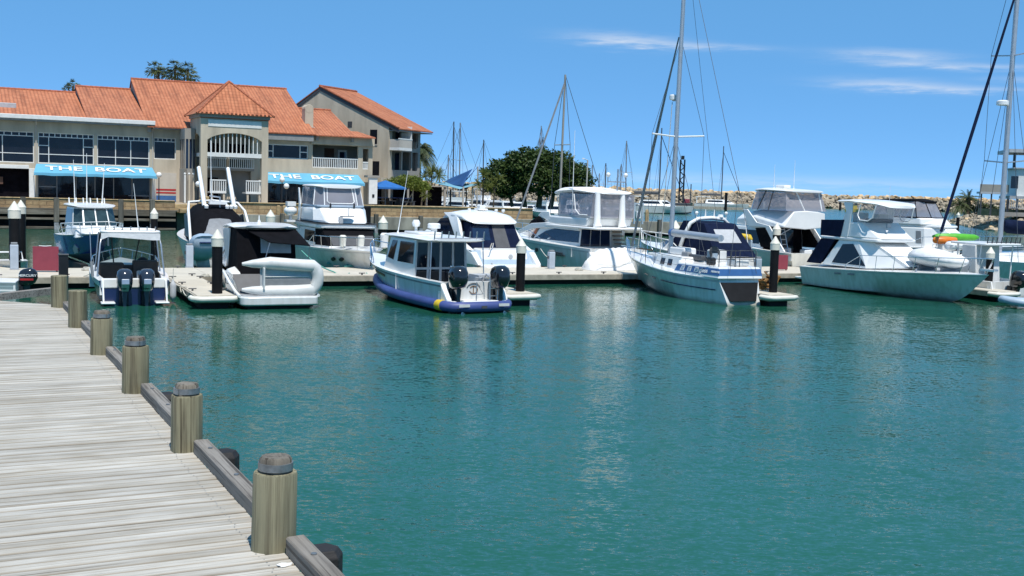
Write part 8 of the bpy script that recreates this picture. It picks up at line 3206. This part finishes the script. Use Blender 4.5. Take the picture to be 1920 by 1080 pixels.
# tables and chairs in the shade beside the restaurant
random.seed(77)
tb0 = thing('terrace_table', 'dark table with bench set on the shaded terrace', 'table', (0, 0, GZ))
mb = MB(); mb.box(-0.7, 0.7, -0.4, 0.4, 0.72, 0.77, 'navy'); mb.build('table_top', tb0)
for x in (-0.6, 0.6):
    mb = MB(); mb.box(x - 0.04, x + 0.04, -0.35, 0.35, 0, 0.72, 'dark_grey'); mb.build('leg', tb0)
for y in (-0.7, 0.7):
    mb = MB(); mb.box(-0.7, 0.7, y - 0.15, y + 0.15, 0.42, 0.46, 'dark_grey'); mb.box(-0.6, -0.5, y - 0.1, y + 0.1, 0, 0.42, 'dark_grey'); mb.box(0.5, 0.6, y - 0.1, y + 0.1, 0, 0.42, 'dark_grey'); mb.build('bench', tb0)
for i, (px, y) in enumerate(((716, 108.5), (737, 109), (757, 108), (712, 112), (735, 113), (760, 113))):
    p = D(px, 388, y)
    o = tb0 if i == 0 else dup(tb0)
    o.location = (p.x, p.y, GZ)
    o.rotation_euler = (0, 0, BA + 0.1 * (i % 3))
    o['label'] = 'dark bench table on the shaded terrace, ' + ('under the blue umbrella', 'right of the umbrella pole', 'under the light green tree', 'behind the umbrella by the wall', 'behind the light green tree trunk', 'rightmost by the pandanus')[i]
    o['group'] = 'bench tables on the shaded terrace'
mb = MB()
mb.box(-3.3, 5.0, 0, 0.25, 0, 1.95, 'room_dark')  # near-black wall added to stand for the shade beneath the trees
mb.box(-3.3, 5.2, -1.2, 0.3, 1.96, 2.06, 'stucco_grey')
for x in (-3.2, -1.2, 0.8, 2.8, 4.8):
    mb.box(x, x + 0.2, -1.1, -0.95, 0, 1.96, 'stucco_grey')
o = mb.build('stand_in_pavilion')
p = D(742, 380, 113.5)
o.location, o.rotation_euler = (p.x, p.y, GZ), (0, 0, BA)
tag(o, 'added flat roofed dark pavilion standing in for shade below the apartment block', 'pavilion')

# ------------------------------------------------------------------ boats and masts farther off
def far_boat(label, px, py, y, length, kind, heading, seed, z=0.0, group='white boats moored beyond the quay'):
    rnd = random.Random(seed)
    p = D(px, py, y)
    t = thing('moored_boat', label, 'boat', (p.x, p.y, z), heading + rnd.uniform(-0.9, 0.9), group)
    t.scale = (1, 1, rnd.uniform(0.75, 1.15))
    h = hull(length, length * 0.34, 0.9, 1.3, 0.9, 0.4, 2.1, 0.92, n=8, strips=[(0.15, 'light_grey'), (1.0, ('hull_white', 'cream', 'pale_blue', 'hull_white', 'navy')[seed % 5])])
    merge(h)
    mx = -length / 2
    h.v = [(v[0] + mx, v[1], v[2]) for v in h.v]
    h.build('hull', t, smooth=40)
    w = length * 0.13
    k = rnd.uniform(0.9, 1.15)
    cb, cf = house(hexr(-length * 0.25, length * 0.1, length * 0.25, w, w, w * 0.5, 0.9, 1.1), hexr(-length * 0.22, length * 0.05, length * 0.12, w * 0.9, w * 0.9, w * 0.5, 2.0 * k), 'white')
    cb.build('cabin', t)
    m = MB()
    for i in (0, 1, 2, 3, 4, 5): m.panel(cf[i], rect(0.08, 0.92, 0.45, 0.85), 'dark_glass', 0.02)
    m.build('window', t)
    m = MB()
    m.add([(x, yy, 0.95 + 0.25 * max(0, x / length)) for x, yy in ((mx, length * 0.15), (mx, -length * 0.15), (length * 0.25, -length * 0.13), (length * 0.47, 0), (length * 0.25, length * 0.13))], [(0, 1, 2, 3, 4)], 'white')
    m.build('deck', t)
    if kind == 'fly':
        m = MB(); m.box(-length * 0.2, length * 0.05, -w * 0.85, w * 0.85, 2.0 * k, 2.5 * k, 'white'); m.box(-length * 0.22, length * 0.05, -w * 0.9, w * 0.9, 3.3 * k, 3.4 * k, rnd.choice(['white', 'canvas_navy', 'white']))
        for sx in (-length * 0.2, length * 0.03):
            for sy in (-w * 0.8, w * 0.8): m.box(sx - 0.04, sx + 0.04, sy - 0.04, sy + 0.04, 2.4 * k, 3.3 * k, 'alloy')
        m.build('flybridge', t)
    return t


kinds = ['fly', 'cab', 'fly', 'cab', 'cab']
far_lab = ['flybridge boat moored beyond the quay, leftmost one seen under the shade sails', 'cream cabin boat moored beyond the quay, second from the left under the sails', 'pale blue flybridge boat seen below the dark blue shade sail',
           'white cabin boat seen beside the pale post of the low sail', 'navy hulled cabin boat seen just right of the pale sail post', 'white flybridge boat seen below the tall sail post', 'cream cabin boat seen behind the left trunk of the fig tree',
           'pale blue flybridge boat seen between the left trunks of the fig tree', 'white cabin boat seen left of the middle fig trunk', 'navy hulled cabin boat seen behind the middle fig trunk', 'white flybridge boat seen right of the middle fig trunk', 'cream cabin boat seen behind the right trunks of the fig tree', 'pale blue flybridge boat at the right end of the row under the fig tree']
for i, (px, y, ln) in enumerate(((812, 165, 8), (829, 172, 9), (850, 163, 8.5), (868, 175, 9), (889, 166, 9), (908, 176, 8), (930, 165, 9), (952, 172, 10), (973, 166, 9), (1000, 170, 10), (1022, 160, 9), (1044, 168, 8), (1062, 162, 9))):
    far_boat(far_lab[i], px, 385, y, ln, kinds[i % 5], MA + PI / 2 + (PI if i % 2 else 0), i)


def far_yacht(label, px, py_top, y, length, heading, sail=None, spread=True, lean_px=0, mat='mid_grey', r=0.11, cover=None, stay=None):
    b = D(px, 380, y)
    top = D(px + lean_px, py_top, y)
    t = thing('moored_yacht', label, 'sailing yacht', (b.x, b.y, 0), heading, 'masts of yachts moored beyond the quay')
    h = hull(length, length * 0.3, 1.0, 1.35, 1.3, 0.36, 2.0, 0.7, n=8)
    merge(h)
    h.v = [(v[0] - length * 0.55, v[1], v[2]) for v in h.v]
    h.build('hull', t, smooth=50)
    m = MB()
    m.add([(x, yy, 1.05) for x, yy in ((-length * 0.55, length * 0.09), (-length * 0.55, -length * 0.09), (0, -length * 0.14), (length * 0.4, 0), (0, length * 0.14))], [(0, 1, 2, 3, 4)], 'white')
    m.box(-length * 0.2, length * 0.15, -length * 0.07, length * 0.07, 1.05, 1.5, 'white')
    m.build('deck', t)
    inv = Matrix.Rotation(-heading, 3, 'Z')
    tp = inv @ (top - V((b.x, b.y, 0)))
    m = MB()
    m.tube([(0, 0, 1.2), tp], [r, r * 0.75], 6, mat)
    m.build('mast', t, smooth=60)
    m = MB()
    k = V((0, 0, 1.2)).lerp(tp, 0.55)
    if spread: m.tube([k + V((0, -1.0, 0)), k, k + V((0, 1.0, 0))], 0.04, 5, 'light_grey')
    m.tube([(0, 0, 2.2), (-length * 0.33, 0, 2.2)], 0.10 if not cover else 0.16, 6, cover or 'light_grey')
    m.build('boom', t)
    m = MB()
    m.tube([(length * 0.42, 0, 1.3), V((0, 0, 1.2)).lerp(tp, 0.95)], 0.03 if stay is None else stay, 5, sail or 'wire')
    m.tube([(-length * 0.54, 0, 1.3), tp], 0.02, 4, 'wire')
    for s in (1, -1): m.tube([(0, s * length * 0.13, 1.1), k + V((0, s * 1.0, 0)), tp], 0.02, 4, 'wire')
    m.build('rigging', t)
    return t


far_yacht('yacht with brownish mast and thick furled sail between the quay and the two post yacht', 1049, 140, 84, 9.5, MA + PI + 0.15, 'mid_grey', True, 11, 'stucco_grey', 0.10, None, 0.07)
fy = [(849, 228, 168, 0.0), (861, 230, 172, 0), (839, 290, 180, 0), (905, 262, 165, 1), (1010, 258, 175, 0), (1013, 236, 182, 0), (1016, 257, 170, 0), (1173, 264, 176, 1), (1163, 308, 180, 0), (1134, 306, 178, 0), (1109, 309, 175, 0), (1122, 325, 185, 0)]
fl_lab = ['tall thin mast left of the dark blue sail, nearer of the close pair', 'tall thin mast right beside the other of the close pair', 'short pale mast left of the close pair of masts', 'mast with stay standing over the tall sail post', 'thin mast rising over the fig tree, leftmost of three', 'tallest of the three thin masts over the fig tree', 'thicker mast of the three over the fig tree', 'mast with stay right of the light mast on the bimini yacht', 'short mast left of the stayed one by the bimini yacht', 'thin mast just left of the light mast on the bimini yacht', 'thin mast at the right edge of the fig tree', 'short mast with lamp right of the fig tree']
for i, ((px, py, y, s), lb) in enumerate(zip(fy, fl_lab)):
    far_yacht(lb, px, py, y, 10, MA + (PI if i % 2 else 0) + 0.1 * i, None, True, 2, 'mid_grey' if i % 3 else 'dark_grey', 0.11)
lp = D(1098, 388, 119)
t = thing('light_pole', 'pale street light pole at the right side of the fig tree', 'street lamp', (lp.x, lp.y, GZ))
zt = D(1098, 300, 119).z - GZ
mb = MB(); mb.tube([(0, 0, 0), (0.05, 0, zt)], [0.09, 0.07], 8, 'stucco_light'); mb.build('pole', t, smooth=60)
mb = MB(); mb.tube([(0, 0, zt), (-0.35, 0, zt + 0.12)], 0.04, 6, 'light_grey'); mb.box(-0.55, -0.3, -0.1, 0.1, zt + 0.08, zt + 0.2, 'white'); mb.build('lamp_head', t)


def catamaran(label, px, y, length, heading, mast_px, mast_py, cover):
    p = W(px, y, 0) if y > 300 else None
    p = W(px, y, 0)
    t = thing('catamaran', label, 'catamaran', (p.x, p.y, 0), heading, 'white catamarans moored before the breakwater')
    for s in (1, -1):
        h = hull(length, 1.7, 1.3, 1.6, 0.5, 0.5, 2.4, 0.8, n=10, strips=[(0.1, 'white'), (1.0, 'hull_white')])
        merge(h)
        h.v = [(v[0] - length / 2, v[1] + s * 2.3, v[2]) for v in h.v]
        h.build('hull', t, smooth=40)
    m = MB()
    m.box(-length * 0.45, length * 0.2, -2.3, 2.3, 0.8, 1.45, 'white')
    for s in (1, -1):
        m.add([(x, s * 2.3 + yy, 1.5) for x, yy in ((-length / 2, 0.7), (-length / 2, -0.7), (0, -0.8), (length * 0.48, 0), (0, 0.8))], [(0, 1, 2, 3, 4)], 'white')
    m.build('bridge_deck', t)
    cb, cf = house(hexr(-length * 0.3, length * 0.1, length * 0.25, 2.2, 2.0, 0.8, 1.45), hexr(-length * 0.28, length * 0.02, length * 0.1, 1.9, 1.6, 0.8, 2.6), 'white')
    cb.build('cabin', t)
    m = MB()
    for i in (1, 2, 3, 4, 5): m.panel(cf[i], rect(0.1, 0.9, 0.4, 0.8), 'dark_glass', 0.02)
    m.build('window', t)
    m = MB(); m.box(-length * 0.48, -length * 0.2, -1.8, 1.8, 3.2, 3.35, 'white')
    for s in (1, -1): m.box(-length * 0.46, -length * 0.45, s * 1.7 - 0.05, s * 1.7 + 0.05, 1.4, 3.2, 'white')
    m.build('bimini', t)
    tp = D(mast_px, mast_py, p.y) - V((p.x, p.y, 0))
    tp = Matrix.Rotation(-heading, 3, 'Z') @ tp
    b = V((tp.x, tp.y, 2.0))
    m = MB(); m.tube([b, tp], [0.16, 0.12], 6, 'dark_grey'); m.build('mast', t, smooth=60)
    m = MB(); m.tube([b + V((-0.2, 0, 2.0)), b + V((-length * 0.38, 0, 2.0))], 0.32, 8, cover); m.build('boom_cover', t, smooth=60)
    m = MB()
    m.tube([V((length * 0.42, 0, 1.5)), b.lerp(tp, 0.9)], 0.07, 5, 'canvas_navy')
    for s in (1, -1): m.tube([V((b.x - 1, s * 2.6, 1.5)), b.lerp(tp, 0.9)], 0.03, 4, 'wire')
    m.build('rigging', t)
    return t


catamaran('white catamaran with mast between the yacht mast and the globe lamp', 1236, 400, 13.0, MA - rad(40), 1241, 240, 'dark_grey')
catamaran('white catamaran farther off, right of the black crane jib', 1352, 392, 15.0, MA - rad(32), 1357, 274, 'dark_grey')
dk = thing('marina_jetty', 'low dark jetty in front of the far catamarans', 'jetty', W(1170, 397, 0), rad(5))
mb = MB(); mb.box(-14, 12, -0.6, 0.6, 0.2, 0.7, 'fascia'); mb.build('deck', dk)
mb = MB()
for x in (-6, 4): mb.lathe([(0.3, -1), (0.3, 3.2)], (x, 0.8, 0), 8, 'pile_black')
mb.build('pile', dk)
dk2 = thing('marina_jetty', 'low dark jetty alongside the farther catamaran', 'jetty', W(1334, 394, 0), rad(-8))
mb = MB(); mb.box(-10, 8, -0.8, 0.8, 0.2, 0.9, 'fascia'); mb.build('deck', dk2)
mb = MB()
for x in (3.5, ): mb.lathe([(0.35, -1), (0.35, 4.6)], (x, -0.9, 0), 8, 'pile_black')
mb.build('pile', dk2)
for i, (px, py, sc_, lb) in enumerate(((1424, 390, 1, 'black channel pile before the breakwater, left of a pair'), (1432, 391, 0.7, 'short pale post beside the black channel pile'), (1575, 394, 0.8, 'dark channel pile by the yellow work boat'))):
    p = W(px, py, 0)
    mb = MB(); mb.lathe([(0.5 * sc_, -1), (0.5 * sc_, 3.0 * sc_), (0.3 * sc_, 3.2 * sc_)], (0, 0, 0), 8, 'pile_black' if i != 1 else 'pile_cap')
    o = mb.build('channel_pile', smooth=50); o.location = (p.x, p.y, 0)
    tag(o, lb, 'pile')
wb = thing('work_boat', 'small yellow work boat at the foot of the breakwater', 'boat', W(1588, 398, 0), MA)
h = hull(5.5, 2.2, 0.9, 1.2, 0.8, 0.4, 2.2, n=8, strips=[(1.0, 'yellow')])
merge(h).build('hull', wb, smooth=40)
mb = MB(); mb.box(1.0, 3.0, -0.8, 0.8, 0.6, 2.2, 'yellow'); mb.box(0.9, 3.1, -0.9, 0.9, 2.2, 2.4, 'dark_grey'); mb.build('cabin', wb)
# lattice crane jib beyond the breakwater boats
cr = thing('crane', 'dark lattice crane jib standing before the breakwater', 'crane', D(1277, 372, 300), 0)
cr.location.z = 0
zt = D(1277, 292, 300).z
mb = MB()
w = 0.55
for sx in (-w, w):
    for sy in (-w, w): mb.tube([(sx, sy, 1.5), (sx, sy, zt - 1)], 0.14, 5, 'black')
k = 0
z = 1.5
while z < zt - 2:
    s = 1 if k % 2 else -1
    for yy in (-w, w): mb.tube([(-w * s, yy, z), (w * s, yy, z + 1.2)], 0.09, 4, 'black')
    for xx in (-w, w): mb.tube([(xx, -w * s, z), (xx, w * s, z + 1.2)], 0.09, 4, 'black')
    z += 1.2; k += 1
mb.build('jib', cr)
mb = MB(); mb.box(-2.5, 2.5, -1.5, 1.5, -0.3, 1.5, 'dark_grey'); mb.box(0.8, 2.2, -0.9, 0.9, 1.5, 2.6, 'maroon'); mb.build('barge', cr, bevel=0.1)
mb = MB(); mb.box(-0.4, 0.4, -0.3, 0.3, zt - 1, zt, 'black'); mb.build('jib_head', cr)
px, py = 1294, 345
p = W(1294, 389, 0)
mb = MB(); mb.lathe([(0.2, 0), (0.15, D(px, py, p.y).z)], (0, 0, 0), 6, 'dark_grey'); o = mb.build('thin_pole'); o.location = (p.x, p.y, 0)
tag(o, 'thin dark pole right of the crane jib', 'pole')
# notice frame on the concrete edge behind the yacht bow
nf = thing('notice_frame', 'tall grey framed notice board on the concrete quay edge', 'sign', D(1197, 405, 97.5), QA)
nf.location.z = 1.38
mb = MB()
zt = D(1197, 380, 97.5).z - 1.38
for s in (-0.42, 0.42): mb.box(s - 0.06, s + 0.06, -0.06, 0.06, 0, zt, 'pedestal')
mb.box(-0.36, 0.36, -0.04, 0.04, zt - 0.15, zt - 0.02, 'pedestal')
mb.build('frame', nf)
mb = MB(); mb.box(-0.22, 0.22, -0.05, 0.05, 0.5, 1.1, 'white'); mb.box(-0.14, 0.14, -0.06, -0.05, 0.62, 0.98, 'stripe_blue'); mb.build('plate', nf)
